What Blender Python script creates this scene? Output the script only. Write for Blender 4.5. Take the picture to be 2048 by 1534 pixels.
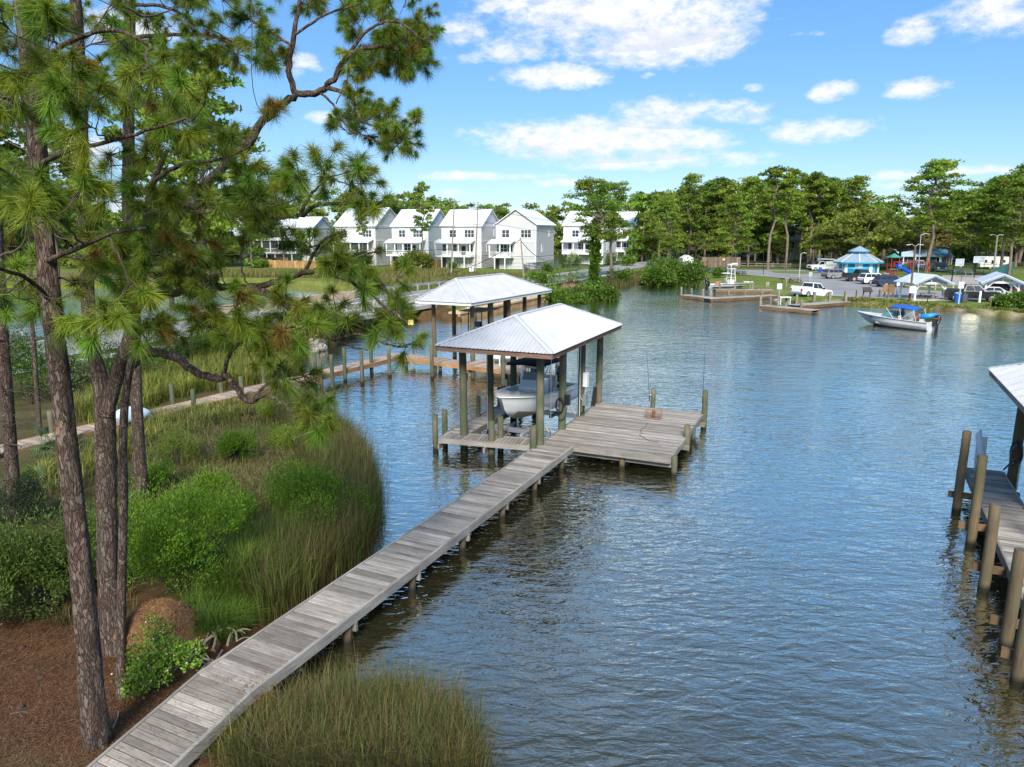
# Lagoon with private docks, seen from a drone: built object by object in metres, water level z = 0.
import bpy, math, random
import numpy as np
from math import sin, cos, radians, pi, atan2, sqrt, exp
from mathutils import Vector, Matrix
R = random.Random(7)
sc = bpy.context.scene
for o in list(bpy.data.objects): bpy.data.objects.remove(o)
COL = sc.collection

# ------------------------------------------------------------------ camera, sky, sun, exposure
FPX, CXP, CYP, PITCH, CAMH = 1419.0, 1024.0, 767.0, radians(12.0), 8.6
cam_d = bpy.data.cameras.new('camera'); cam = bpy.data.objects.new('camera', cam_d); COL.objects.link(cam)
cam_d.sensor_width = 36; cam_d.lens = FPX / 2048 * 36; cam_d.clip_start = .1; cam_d.clip_end = 3000
cam.location = (0, 0, CAMH); cam.rotation_euler = (radians(90) - PITCH, 0, 0)
sc.camera = cam
vs = sc.view_settings; vs.view_transform = 'Standard'; vs.look = 'None'; vs.gamma = 1; vs.exposure = 0.55
sc.render.engine = 'CYCLES'
cy = sc.cycles; cy.max_bounces = 6; cy.diffuse_bounces = 4; cy.glossy_bounces = 3; cy.transmission_bounces = 4
cy.transparent_max_bounces = 6; cy.caustics_reflective = False; cy.caustics_refractive = False
cy.use_denoising = True; cy.sample_clamp_indirect = 6

def ray(px, py):
    x = (px - CXP) / FPX; y = -(py - CYP) / FPX
    return Vector((x, cos(PITCH) + y * sin(PITCH), -sin(PITCH) + y * cos(PITCH)))
def G(px, py, z=0.0):            # survey point: where the sight line meets the level plane z
    d = ray(px, py); t = (z - CAMH) / d.z
    return Vector((d.x * t, d.y * t, z))
def V(px, py, Y):                # survey point: sight line at distance Y
    d = ray(px, py); t = Y / d.y
    return Vector((d.x * t, Y, CAMH + d.z * t))

SUN_EL, SUN_AZ = radians(38), radians(184)      # azimuth clockwise from +Y: behind the camera, to its right
sd = Vector((sin(SUN_AZ) * cos(SUN_EL), cos(SUN_AZ) * cos(SUN_EL), sin(SUN_EL)))
sun_d = bpy.data.lights.new('sun', 'SUN'); sun_d.energy = 4.0; sun_d.angle = radians(18); sun_d.color = (1, .95, .87)
sun = bpy.data.objects.new('sun', sun_d); COL.objects.link(sun); sun.location = (-4, -60, 80)
sun.rotation_euler = (-sd).to_track_quat('-Z', 'Y').to_euler()

world = bpy.data.worlds.new('World'); sc.world = world; world.use_nodes = True
def build_world():
    nt = world.node_tree; N = nt.nodes; L = nt.links; N.clear()
    out = N.new('ShaderNodeOutputWorld'); bg = N.new('ShaderNodeBackground'); bg.inputs[1].default_value = 0.109
    L.new(bg.outputs[0], out.inputs[0])
    sky = N.new('ShaderNodeTexSky'); sky.sky_type = 'NISHITA'; sky.sun_disc = False
    sky.sun_elevation = SUN_EL; sky.sun_rotation = SUN_AZ; sky.altitude = 0; sky.air_density = 1.0; sky.dust_density = .25; sky.ozone_density = 3.0
    hs = N.new('ShaderNodeHueSaturation'); hs.inputs['Saturation'].default_value = 1.12; L.new(sky.outputs[0], hs.inputs['Color'])
    tn = N.new('ShaderNodeMix'); tn.data_type = 'RGBA'; tn.inputs[0].default_value = .42; L.new(hs.outputs[0], tn.inputs[6]); tn.inputs[7].default_value = (.75, 2.85, 6.9, 1)
    tc = N.new('ShaderNodeTexCoord')
    def M(op, a, b=None, c=None, clamp=False):
        n = N.new('ShaderNodeMath'); n.operation = op; n.use_clamp = clamp
        for i, v in enumerate((a, b, c)):
            if v is None: continue
            if isinstance(v, (int, float)): n.inputs[i].default_value = v
            else: L.new(v, n.inputs[i])
        return n.outputs[0]
    sp = N.new('ShaderNodeSeparateXYZ'); L.new(tc.outputs['Generated'], sp.inputs[0])
    ay = M('ABSOLUTE', sp.outputs[1])                       # the same sky again behind the viewer
    cb = N.new('ShaderNodeCombineXYZ'); L.new(sp.outputs[0], cb.inputs[0]); L.new(ay, cb.inputs[1]); L.new(sp.outputs[2], cb.inputs[2])
    dirv = cb.outputs[0]
    def noise(vec, scale, det, rough, stretch=(1, 1, 1)):
        mp = N.new('ShaderNodeMapping'); mp.inputs['Scale'].default_value = stretch; L.new(vec, mp.inputs[0])
        n = N.new('ShaderNodeTexNoise'); n.inputs['Scale'].default_value = scale; n.inputs['Detail'].default_value = det; n.inputs['Roughness'].default_value = rough
        L.new(mp.outputs[0], n.inputs['Vector']); return n.outputs[0]
    nz = noise(dirv, 9.0, 5, .6, (1, 1, 2.2)); nf = noise(dirv, 34.0, 6, .65, (1, 1, 2.0))
    wob = M('ADD', M('MULTIPLY', M('SUBTRACT', nz, .5), 2.6), M('MULTIPLY', M('SUBTRACT', nf, .5), 2.9))
    # clouds: centre (image survey) and half sizes in radians
    clouds = [(1240, 22, 250, 62, 1.15), (1010, 95, 120, 30, .8), (1330, 85, 170, 45, 1.2), (1080, 20, 160, 60, 1), (1105, 156, 105, 24, 1.15), (1190, 277, 235, 38, 1.25), (1300, 320, 190, 22, .9),
              (1370, 222, 160, 30, 1.0), (1450, 235, 110, 20, .7), (1650, 258, 105, 30, 1.0), (1665, 184, 46, 22, 1.15), (1830, 176, 66, 22, 1.1), (1828, 62, 56, 30, .95), (1990, 22, 115, 52, 1.0),
              (1505, 175, 30, 13, .8), (1300, 150, 26, 12, .55), (592, 128, 50, 26, .75), (645, 235, 46, 16, 1), (828, 240, 26, 17, 1.1), (960, 352, 150, 11, .7), (1120, 366, 110, 10, .6),
              (1800, 350, 110, 14, .7), (1940, 340, 90, 12, .8), (1800, 372, 150, 12, .5), (900, 388, 60, 12, .5), (265, 60, 110, 60, .8), (120, 300, 130, 50, .8), (1640, 65, 70, 9, .5), (1450, 320, 150, 20, .6), (300, 420, 200, 40, .6),
              (930, 62, 60, 40, .9), (950, 112, 80, 18, .7), (2900, 200, 260, 50, 1), (-700, 230, 260, 50, 1), (-500, -100, 300, 90, 1), (2600, -150, 330, 90, 1)]
    cov = None; shade = None
    for px, py, w, h, a in clouds:
        d = ray(px, py); sc_ = 1 / (FPX * d.length); d.normalize()
        l = Vector((0, 0, 1)).cross(d).normalized(); u = d.cross(l).normalized()
        mp = N.new('ShaderNodeMapping'); mp.vector_type = 'TEXTURE'; L.new(dirv, mp.inputs[0])
        mp.inputs['Rotation'].default_value = Matrix((d, l, u)).transposed().to_euler('XYZ'); mp.inputs['Scale'].default_value = (1e4, w * sc_, h * sc_)
        q = N.new('ShaderNodeVectorMath'); q.operation = 'DOT_PRODUCT'; L.new(mp.outputs[0], q.inputs[0]); L.new(mp.outputs[0], q.inputs[1])
        v = M('SUBTRACT', 1.25 * a + .15, q.outputs['Value'])
        cov = v if cov is None else M('MAXIMUM', cov, v)
        if w > 150 and h > 25:
            s2 = N.new('ShaderNodeSeparateXYZ'); L.new(mp.outputs[0], s2.inputs[0]); lo = M('MULTIPLY', M('MULTIPLY', s2.outputs[2], -.9), M('GREATER_THAN', v, .1)); shade = lo if shade is None else M('MAXIMUM', shade, lo)
    hi = N.new('ShaderNodeMapRange'); hi.inputs[1].default_value = .285; hi.inputs[2].default_value = .40; hi.inputs[3].default_value = -1.0; hi.inputs[4].default_value = .5; L.new(sp.outputs[2], hi.inputs[0])     # broken cumulus goes on overhead
    cov = M('MAXIMUM', cov, hi.outputs[0])
    dens = M('ADD', cov, wob)
    mr = N.new('ShaderNodeMapRange'); mr.interpolation_type = 'SMOOTHSTEP'; mr.inputs[1].default_value = .2; mr.inputs[2].default_value = 1.75; L.new(dens, mr.inputs[0])
    alpha = M('MULTIPLY', mr.outputs[0], .97)
    shd = M('MULTIPLY', M('ADD', M('MULTIPLY', shade, .55), M('MULTIPLY', M('SUBTRACT', .52, nf), 2.2)), M('MULTIPLY', mr.outputs[0], 1.0), clamp=True)
    cc = N.new('ShaderNodeMix'); cc.data_type = 'RGBA'; L.new(shd, cc.inputs[0]); cc.inputs[6].default_value = (6.6, 6.65, 6.75, 1); cc.inputs[7].default_value = (4.1, 4.6, 5.6, 1)
    mx = N.new('ShaderNodeMix'); mx.data_type = 'RGBA'; L.new(alpha, mx.inputs[0]); L.new(tn.outputs[2], mx.inputs[6]); L.new(cc.outputs[2], mx.inputs[7])
    L.new(mx.outputs[2], bg.inputs[0])
build_world(); world.cycles.sampling_method = 'MANUAL'; world.cycles.sample_map_resolution = 512

# ------------------------------------------------------------------ helpers
def fast_mesh(name, v, f, colors=None, smooth=False):
    """v (n,3) array, f (m,3|4) int array, colors (n,3) per vertex."""
    me = bpy.data.meshes.new(name); v = np.asarray(v, np.float32); f = np.asarray(f, np.int32); k = f.shape[1]
    me.vertices.add(len(v)); me.vertices.foreach_set('co', v.ravel())
    me.loops.add(f.size); me.loops.foreach_set('vertex_index', f.ravel())
    me.polygons.add(len(f)); me.polygons.foreach_set('loop_start', np.arange(0, f.size, k, dtype=np.int32))
    if smooth: me.polygons.foreach_set('use_smooth', np.ones(len(f), bool))
    if colors is not None:
        at = me.color_attributes.new('tint', 'FLOAT_COLOR', 'POINT')
        c = np.ones((len(v), 4), np.float32); c[:, :3] = colors; at.data.foreach_set('color', c.ravel())
    me.update(calc_edges=True); me.validate(); return me

class MB:
    """collects boxes, bars, tubes and polygons; build() links them as ONE mesh object"""
    def __init__(s): s.v = []; s.f = []; s.sm = []
    def add(s, vs, fs, smooth=False):
        b = len(s.v); s.v += [tuple(p) for p in vs]; s.f += [tuple(i + b for i in q) for q in fs]; s.sm += [smooth] * len(fs); return s
    def hexa(s, b, t): return s.add(list(b) + list(t), [(3, 2, 1, 0), (4, 5, 6, 7), (0, 1, 5, 4), (1, 2, 6, 5), (2, 3, 7, 6), (3, 0, 4, 7)])
    def box(s, c, size, rz=0.0, rx=0.0, ry=0.0):
        x, y, z = (q / 2 for q in size); m = Matrix.Translation(c) @ Matrix.Rotation(rz, 4, 'Z') @ Matrix.Rotation(ry, 4, 'Y') @ Matrix.Rotation(rx, 4, 'X')
        P = [m @ Vector(p) for p in ((-x, -y, -z), (x, -y, -z), (x, y, -z), (-x, y, -z), (-x, -y, z), (x, -y, z), (x, y, z), (-x, y, z))]
        return s.hexa(P[:4], P[4:])
    def bar(s, a, b, w, h, up=(0, 0, 1)):          # rectangular bar from a to b, w across, h along up
        a = Vector(a); b = Vector(b); d = (b - a).normalized(); up = Vector(up)
        r = d.cross(up)
        if r.length < 1e-4: r = d.cross(Vector((0, 1, 0)))
        r.normalize(); u = r.cross(d).normalized(); r = r * w / 2; u = u * h / 2
        return s.hexa([a - r - u, a + r - u, b + r - u, b - r - u], [a - r + u, a + r + u, b + r + u, b - r + u])
    def tube(s, pts, rad, n=8, cap=True, smooth=True):
        pts = [Vector(p) for p in pts]; m = len(pts); rad = rad if isinstance(rad, (list, tuple)) else [rad] * m
        rings = []; ref = None
        for i, p in enumerate(pts):
            d = (pts[min(i + 1, m - 1)] - pts[max(i - 1, 0)]).normalized()
            if ref is None: ref = d.cross(Vector((0, 1, 0))) if abs(d.y) < .9 else d.cross(Vector((1, 0, 0)))
            r = (ref - d * ref.dot(d)).normalized(); ref = r; u = d.cross(r)
            rings.append([p + (r * cos(2 * pi * k / n) + u * sin(2 * pi * k / n)) * rad[i] for k in range(n)])
        vs = [q for r in rings for q in r]; fs = []
        for i in range(m - 1):
            for k in range(n):
                k2 = (k + 1) % n; fs.append((i * n + k, i * n + k2, (i + 1) * n + k2, (i + 1) * n + k))
        s.add(vs, fs, smooth)
        if cap:
            s.add(rings[0], [tuple(range(n - 1, -1, -1))]); s.add(rings[-1], [tuple(range(n))])
        return s
    def cyl(s, a, b, r, r2=None, n=10, cap=True): return s.tube([a, b], [r, r if r2 is None else r2], n, cap)
    def prism(s, poly, z0, z1):                     # xy polygon (ccw) extruded
        n = len(poly); vs = [(p[0], p[1], z0) for p in poly] + [(p[0], p[1], z1) for p in poly]
        return s.add(vs, [tuple(range(n - 1, -1, -1)), tuple(range(n, 2 * n))] + [(i, (i + 1) % n, n + (i + 1) % n, n + i) for i in range(n)])
    def slab(s, a, b, c, d, th):                    # quad with thickness th downward along its normal
        P = [Vector(q) for q in (a, b, c, d)]; n = (P[1] - P[0]).cross(P[3] - P[0]).normalized() * th
        return s.hexa([q - n for q in P], P)
    def tri_slab(s, a, b, c, th):
        P = [Vector(q) for q in (a, b, c)]; n = (P[1] - P[0]).cross(P[2] - P[0]).normalized() * th
        return s.add([q - n for q in P] + P, [(2, 1, 0), (3, 4, 5), (0, 1, 4, 3), (1, 2, 5, 4), (2, 0, 3, 5)])
    def extr(s, prof, o, ax, ay, az, w):            # profile (x,y) in plane ax/ay at origin o, extruded +-w/2 along az
        o = Vector(o); ax = Vector(ax); ay = Vector(ay); az = Vector(az); n = len(prof)
        vs = [o + ax * p[0] + ay * p[1] - az * w / 2 for p in prof] + [o + ax * p[0] + ay * p[1] + az * w / 2 for p in prof]
        return s.add(vs, [tuple(range(n - 1, -1, -1)), tuple(range(n, 2 * n))] + [(i, (i + 1) % n, n + (i + 1) % n, n + i) for i in range(n)])
    def loft(s, rings, cap=True, smooth=True, closed=True):
        n = len(rings[0]); vs = [q for r in rings for q in r]; fs = []
        for i in range(len(rings) - 1):
            for k in range(n if closed else n - 1):
                k2 = (k + 1) % n; fs.append((i * n + k, i * n + k2, (i + 1) * n + k2, (i + 1) * n + k))
        s.add(vs, fs, smooth)
        if cap: s.add(rings[0], [tuple(range(n - 1, -1, -1))]); s.add(rings[-1], [tuple(range(n))])
        return s
    def ball(s, c, r, nu=8, nv=6, sq=(1, 1, 1)):
        c = Vector(c); rings = []
        for j in range(1, nv):
            t = pi * j / nv; rings.append([c + Vector((r * sq[0] * sin(t) * cos(2 * pi * k / nu), r * sq[1] * sin(t) * sin(2 * pi * k / nu), -r * sq[2] * cos(t))) for k in range(nu)])
        b = len(s.v); s.loft(rings, cap=False)
        s.add([c - Vector((0, 0, r * sq[2]))] + rings[0], [(0, 1 + (k + 1) % nu, 1 + k) for k in range(nu)], True)
        s.add([c + Vector((0, 0, r * sq[2]))] + rings[-1], [(0, 1 + k, 1 + (k + 1) % nu) for k in range(nu)], True); return s
    def mesh(s, name):
        me = bpy.data.meshes.new(name); me.from_pydata(s.v, [], s.f); me.polygons.foreach_set('use_smooth', s.sm); me.update(); return me
    def build(s, name, mat=None, parent=None, world=False, kind=None):
        if world and parent is not None:
            inv = root_matrix(parent).inverted(); s.v = [tuple(inv @ Vector(p)) for p in s.v]
        return link(name, s.mesh(name), mat, parent, kind)

def root_matrix(o):
    m = Matrix.Identity(4)
    while o is not None: m = (Matrix.Translation(o.location) @ o.rotation_euler.to_matrix().to_4x4()) @ m; o = o.parent
    return m
def link(name, me, mat=None, parent=None, kind=None):
    o = bpy.data.objects.new(name, me); COL.objects.link(o)
    if mat is not None and len(me.materials) == 0: me.materials.append(mat)
    if parent is not None: o.parent = parent
    if kind: o['kind'] = kind
    return o
def tag(o, label, cat, group=None):
    o['label'] = label; o['category'] = cat
    if group: o['group'] = group
    return o
def thing(name, label, cat, loc=(0, 0, 0), rz=0.0, group=None):
    o = bpy.data.objects.new(name, None); COL.objects.link(o); o.location = loc; o.rotation_euler = (0, 0, rz); o.empty_display_size = .3
    return tag(o, label, cat, group)
def copy_tree(o, parent=None):
    c = o.copy(); COL.objects.link(c); c.parent = parent
    for ch in list(KIDS.get(o.name, [])) or [q for q in bpy.data.objects if q.parent == o]: copy_tree(ch, c)
    return c
KIDS = {}
def place(o, loc, rz=0.0, label=None, group=None, s=None):
    o.location = loc; o.rotation_euler = (0, 0, rz)
    if s: o.scale = (s, s, s) if isinstance(s, (int, float)) else s
    if label: o['label'] = label
    if group: o['group'] = group
    return o

# ------------------------------------------------------------------ materials
MATS = {}
def mat(name, col, rough=.6, metal=0.0, var=.0, vscale=3.0, bump=0.0, bscale=20.0, spec=.5, col2=None, rand=0.0, coat=0.0, emis=None, stretch=None, detail=5):
    if name in MATS: return MATS[name]
    m = bpy.data.materials.new(name); m.use_nodes = True; nt = m.node_tree; N = nt.nodes; L = nt.links; b = N['Principled BSDF']
    c = (*col, 1); b.inputs['Base Color'].default_value = c; b.inputs['Roughness'].default_value = rough; b.inputs['Metallic'].default_value = metal
    b.inputs['Specular IOR Level'].default_value = spec; b.inputs['Coat Weight'].default_value = coat
    src = None
    if var or col2 or bump or rand:
        tc = N.new('ShaderNodeTexCoord'); mp = N.new('ShaderNodeMapping'); L.new(tc.outputs['Object'], mp.inputs[0])
        if stretch: mp.inputs['Scale'].default_value = stretch
    if var or col2:
        n = N.new('ShaderNodeTexNoise'); n.inputs['Scale'].default_value = vscale; n.inputs['Detail'].default_value = detail; n.inputs['Roughness'].default_value = .62; L.new(mp.outputs[0], n.inputs['Vector'])
        r = N.new('ShaderNodeValToRGB'); r.color_ramp.elements[0].position = .32; r.color_ramp.elements[1].position = .68
        lo = col2 if col2 else tuple(q * (1 - var) for q in col); hi = col if col2 else tuple(min(1, q * (1 + var)) for q in col)
        r.color_ramp.elements[0].color = (*lo, 1); r.color_ramp.elements[1].color = (*hi, 1)
        L.new(n.outputs[0], r.inputs[0]); src = r.outputs[0]; L.new(src, b.inputs['Base Color'])
    if rand:
        oi = N.new('ShaderNodeObjectInfo'); h = N.new('ShaderNodeHueSaturation'); ma = N.new('ShaderNodeMapRange')
        ma.inputs[3].default_value = 1 - rand; ma.inputs[4].default_value = 1 + rand; L.new(oi.outputs['Random'], ma.inputs[0]); L.new(ma.outputs[0], h.inputs['Value'])
        if src: L.new(src, h.inputs['Color'])
        else: h.inputs['Color'].default_value = c
        L.new(h.outputs[0], b.inputs['Base Color'])
    if bump:
        n2 = N.new('ShaderNodeTexNoise'); n2.inputs['Scale'].default_value = bscale; n2.inputs['Detail'].default_value = 4; L.new(mp.outputs[0], n2.inputs['Vector'])
        bp = N.new('ShaderNodeBump'); bp.inputs['Strength'].default_value = bump; bp.inputs['Distance'].default_value = .05; L.new(n2.outputs[0], bp.inputs['Height']); L.new(bp.outputs[0], b.inputs['Normal'])
    MATS[name] = m; return m

def wood(name, col, col2, rand=.28, grain=(1.2, 38, 38), knots=True, rough=.85, green=None):
    """weathered plank: grain runs along local X; every plank (object) its own tone and figure"""
    if name in MATS: return MATS[name]
    m = bpy.data.materials.new(name); m.use_nodes = True; nt = m.node_tree; N = nt.nodes; L = nt.links; b = N['Principled BSDF']; b.inputs['Roughness'].default_value = rough; b.inputs['Specular IOR Level'].default_value = .25
    tc = N.new('ShaderNodeTexCoord'); oi = N.new('ShaderNodeObjectInfo'); ad = N.new('ShaderNodeVectorMath'); ad.operation = 'MULTIPLY_ADD'
    L.new(oi.outputs['Random'], ad.inputs[0]); ad.inputs[1].default_value = (37, 19, 53); L.new(tc.outputs['Object'], ad.inputs[2])
    mp = N.new('ShaderNodeMapping'); mp.inputs['Scale'].default_value = grain; L.new(ad.outputs[0], mp.inputs[0])
    n = N.new('ShaderNodeTexNoise'); n.inputs['Scale'].default_value = 1.6; n.inputs['Detail'].default_value = 7; n.inputs['Roughness'].default_value = .7; n.inputs['Distortion'].default_value = .6; L.new(mp.outputs[0], n.inputs['Vector'])
    r = N.new('ShaderNodeValToRGB'); r.color_ramp.elements[0].position = .3; r.color_ramp.elements[1].position = .72; r.color_ramp.elements[0].color = (*col2, 1); r.color_ramp.elements[1].color = (*col, 1); L.new(n.outputs[0], r.inputs[0])
    n3 = N.new('ShaderNodeTexNoise'); n3.inputs['Scale'].default_value = 1.1; n3.inputs['Detail'].default_value = 4; L.new(ad.outputs[0], n3.inputs['Vector'])
    st = N.new('ShaderNodeMapRange'); st.inputs[1].default_value = .35; st.inputs[2].default_value = .75; st.inputs[3].default_value = .72; st.inputs[4].default_value = 1.15; L.new(n3.outputs[0], st.inputs[0])
    h = N.new('ShaderNodeHueSaturation'); ma = N.new('ShaderNodeMapRange'); ma.inputs[3].default_value = 1 - rand; ma.inputs[4].default_value = 1 + rand; L.new(oi.outputs['Random'], ma.inputs[0])
    mu = N.new('ShaderNodeMath'); mu.operation = 'MULTIPLY'; L.new(ma.outputs[0], mu.inputs[0]); L.new(st.outputs[0], mu.inputs[1]); L.new(mu.outputs[0], h.inputs['Value']); L.new(r.outputs[0], h.inputs['Color'])
    src = h.outputs[0]
    if knots:
        vo = N.new('ShaderNodeTexVoronoi'); vo.inputs['Scale'].default_value = 2.6; L.new(ad.outputs[0], vo.inputs['Vector'])
        kr = N.new('ShaderNodeMapRange'); kr.inputs[1].default_value = .02; kr.inputs[2].default_value = .09; kr.inputs[3].default_value = .65; kr.inputs[4].default_value = 0; L.new(vo.outputs['Distance'], kr.inputs[0])
        km = N.new('ShaderNodeMix'); km.data_type = 'RGBA'; L.new(kr.outputs[0], km.inputs[0]); L.new(src, km.inputs[6]); km.inputs[7].default_value = (.05, .035, .025, 1); src = km.outputs[2]
    if green:                                    # algae and damp on round piles: patches, plus a wet dark foot at the waterline
        ng = N.new('ShaderNodeTexNoise'); ng.inputs['Scale'].default_value = 1.3; ng.inputs['Detail'].default_value = 5; L.new(ad.outputs[0], ng.inputs['Vector'])
        gr = N.new('ShaderNodeMapRange'); gr.inputs[1].default_value = .4; gr.inputs[2].default_value = .62; gr.inputs[4].default_value = .75; L.new(ng.outputs[0], gr.inputs[0])
        gm = N.new('ShaderNodeMix'); gm.data_type = 'RGBA'; L.new(gr.outputs[0], gm.inputs[0]); L.new(src, gm.inputs[6]); gm.inputs[7].default_value = (*green, 1); src = gm.outputs[2]
        ge = N.new('ShaderNodeNewGeometry'); sx = N.new('ShaderNodeSeparateXYZ'); L.new(ge.outputs['Position'], sx.inputs[0])
        wet = N.new('ShaderNodeMapRange'); wet.inputs[1].default_value = .1; wet.inputs[2].default_value = .26; wet.inputs[3].default_value = .9; wet.inputs[4].default_value = 0; L.new(sx.outputs[2], wet.inputs[0])
        wm = N.new('ShaderNodeMix'); wm.data_type = 'RGBA'; L.new(wet.outputs[0], wm.inputs[0]); L.new(src, wm.inputs[6]); wm.inputs[7].default_value = (.012, .012, .008, 1); src = wm.outputs[2]
    L.new(src, b.inputs['Base Color'])
    bp = N.new('ShaderNodeBump'); bp.inputs['Strength'].default_value = .5; bp.inputs['Distance'].default_value = .01; L.new(n.outputs[0], bp.inputs['Height']); L.new(bp.outputs[0], b.inputs['Normal'])
    MATS[name] = m; return m

def leafmat(name, trans=.3, rough=.55, sat=1.0):
    """leaf: base colour from the mesh's own tint attribute, thin and translucent"""
    if name in MATS: return MATS[name]
    m = bpy.data.materials.new(name); m.use_nodes = True; nt = m.node_tree; N = nt.nodes; L = nt.links; b = N['Principled BSDF']; out = N['Material Output']
    a = N.new('ShaderNodeAttribute'); a.attribute_name = 'tint'; oi = N.new('ShaderNodeObjectInfo'); h = N.new('ShaderNodeHueSaturation'); ma = N.new('ShaderNodeMapRange')
    ma.inputs[3].default_value = .85; ma.inputs[4].default_value = 1.15; L.new(oi.outputs['Random'], ma.inputs[0]); L.new(ma.outputs[0], h.inputs['Value']); h.inputs['Saturation'].default_value = sat; L.new(a.outputs['Color'], h.inputs['Color'])
    L.new(h.outputs[0], b.inputs['Base Color']); b.inputs['Roughness'].default_value = rough; b.inputs['Specular IOR Level'].default_value = .3
    t = N.new('ShaderNodeBsdfTranslucent'); L.new(h.outputs[0], t.inputs[0]); mx = N.new('ShaderNodeMixShader'); mx.inputs[0].default_value = trans
    L.new(b.outputs[0], mx.inputs[1]); L.new(t.outputs[0], mx.inputs[2]); L.new(mx.outputs[0], out.inputs[0]); MATS[name] = m; return m

W_GREY = wood('weathered_grey_plank', (.48, .432, .372), (.19, .165, .135), rand=.36)
W_TAN = wood('weathered_tan_plank', (.55, .43, .34), (.32, .235, .175))
W_EDGE = wood('dock_edge_board', (.40, .37, .32), (.2, .175, .145), grain=(1, 12, 12))
W_ORANGE = wood('new_pine_stringer', (.52, .30, .14), (.33, .17, .075), grain=(1, 10, 10))
W_FASCIA = wood('fascia_board', (.30, .19, .135), (.17, .10, .07), grain=(1, 10, 10))
W_PILE = wood('treated_pile', (.24, .21, .14), (.10, .09, .055), grain=(16, 16, 1.2), knots=False, green=(.075, .105, .05))
W_PILE2 = wood('brown_pile', (.25, .18, .11), (.11, .075, .045), grain=(16, 16, 1.2), knots=False, green=(.12, .11, .055))
W_BROWN = wood('brown_timber', (.28, .18, .10), (.15, .09, .05), knots=False)
W_FENCE = wood('orange_fence_board', (.55, .33, .14), (.36, .20, .08), knots=False, grain=(8, 8, .8))
WHITE = mat('white_paint', (.82, .82, .80), .5, var=.05, vscale=.8)
GEL = mat('gelcoat', (.83, .83, .80), .18, var=.04, vscale=1.5, coat=.4)
BLACK = mat('black_plastic', (.015, .015, .017), .35)
RUBBER = mat('tyre_rubber', (.02, .02, .02), .8)
GLASS = mat('dark_glass', (.02, .026, .03), .06, spec=.8)
ALU = mat('aluminium', (.72, .73, .74), .32, metal=.85)
GALV = mat('galvanised_steel', (.55, .57, .58), .45, metal=.6, var=.12, vscale=4)
CONC = mat('concrete', (.50, .47, .42), .9, var=.14, vscale=1.2, bump=.25, bscale=12)
ASPH = mat('asphalt', (.27, .265, .26), .95, var=.16, vscale=.35, bump=.2, bscale=30)
NAVY = mat('navy_canvas', (.012, .022, .07), .8)
BLUE = mat('blue_canvas', (.012, .10, .42), .75, var=.15, vscale=2)
STEELW = mat('white_steel', (.78, .79, .8), .4)
# ------------------------------------------------------------------ the setting: ground, water, road, park paving
RU = Vector((.4258, .9048, 0)); RN = Vector((.9048, -.4258, 0)); RF = Vector((-20.5, 72, 0))   # road heading, its right normal, point on its far edge
def RD(s, p, z=0.0): q = RF + RU * s + RN * p; return Vector((q.x, q.y, z))
def xy(px, py, z=0.0): g = G(px, py, z); return (g.x, g.y)
def r2(s, p): q = RD(s, p); return (q.x, q.y)
WATER = [xy(500, 1600), xy(520, 1470), xy(498, 1400), xy(520, 1330), xy(560, 1255), xy(610, 1190), xy(690, 1120), xy(732, 1040), xy(732, 965), xy(692, 895), xy(640, 848), xy(590, 812), xy(555, 785),
         xy(560, 745), xy(572, 716), xy(600, 699), xy(650, 686), xy(652, 668), r2(-5, 9.5), r2(-5, -1), r2(-30, -2), r2(-60, -2.5), (-75, 20), (-120, 40), (-160, 90), xy(-500, 577), xy(100, 577), xy(430, 575), xy(600, 571),
         xy(720, 575), (-22, 104), r2(14, -3), r2(9, -1), r2(9, 10), r2(5.3, 14.3), r2(15, 14.2), r2(43, 14.3), (14.9, 111.4), (22, 124), (27.8, 130.2), (33.5, 133), (36.5, 124), (37.8, 112.4), (37.8, 100), (36.2, 95),
         (34.5, 92.2), (36.0, 88.6), (40.5, 86.4), (45.3, 85.2), (49.5, 80.1), (52.5, 72.5), (66, 60), (60, 40), (40, 15), (22, -5), (8, -9), (1, -4), (-1.5, 3)]
def seg_dist(P, poly):
    d = np.full(len(P), 1e9); inside = np.zeros(len(P), bool); n = len(poly)
    for i in range(n):
        a = np.array(poly[i], float); b = np.array(poly[(i + 1) % n], float); e = b - a; w = P - a
        t = np.clip((w @ e) / (e @ e), 0, 1); q = w - t[:, None] * e; d = np.minimum(d, np.hypot(q[:, 0], q[:, 1]))
        c = ((a[1] > P[:, 1]) != (b[1] > P[:, 1])); xx = a[0] + (P[:, 1] - a[1]) * e[0] / (e[1] if abs(e[1]) > 1e-9 else 1e-9)
        inside ^= c & (P[:, 0] < xx)
    return d, inside
rng = np.random.default_rng(5)
_pw = rng.uniform(0, 6.28, (40, 3)); _pk = rng.normal(0, 1, (40, 2))
def fbm(x, y, f=1.0, o=0):
    r = 0
    for i in range(10): k = _pk[(i + o) % 40] * f * (1 + i * .55); r = r + np.sin(x * k[0] + y * k[1] + _pw[(i + o) % 40, 0]) / (1 + i * .45)
    return r / 3.2
def sstep(a, b, x): t = np.clip((x - a) / (b - a), 0, 1); return t * t * (3 - 2 * t)
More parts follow.
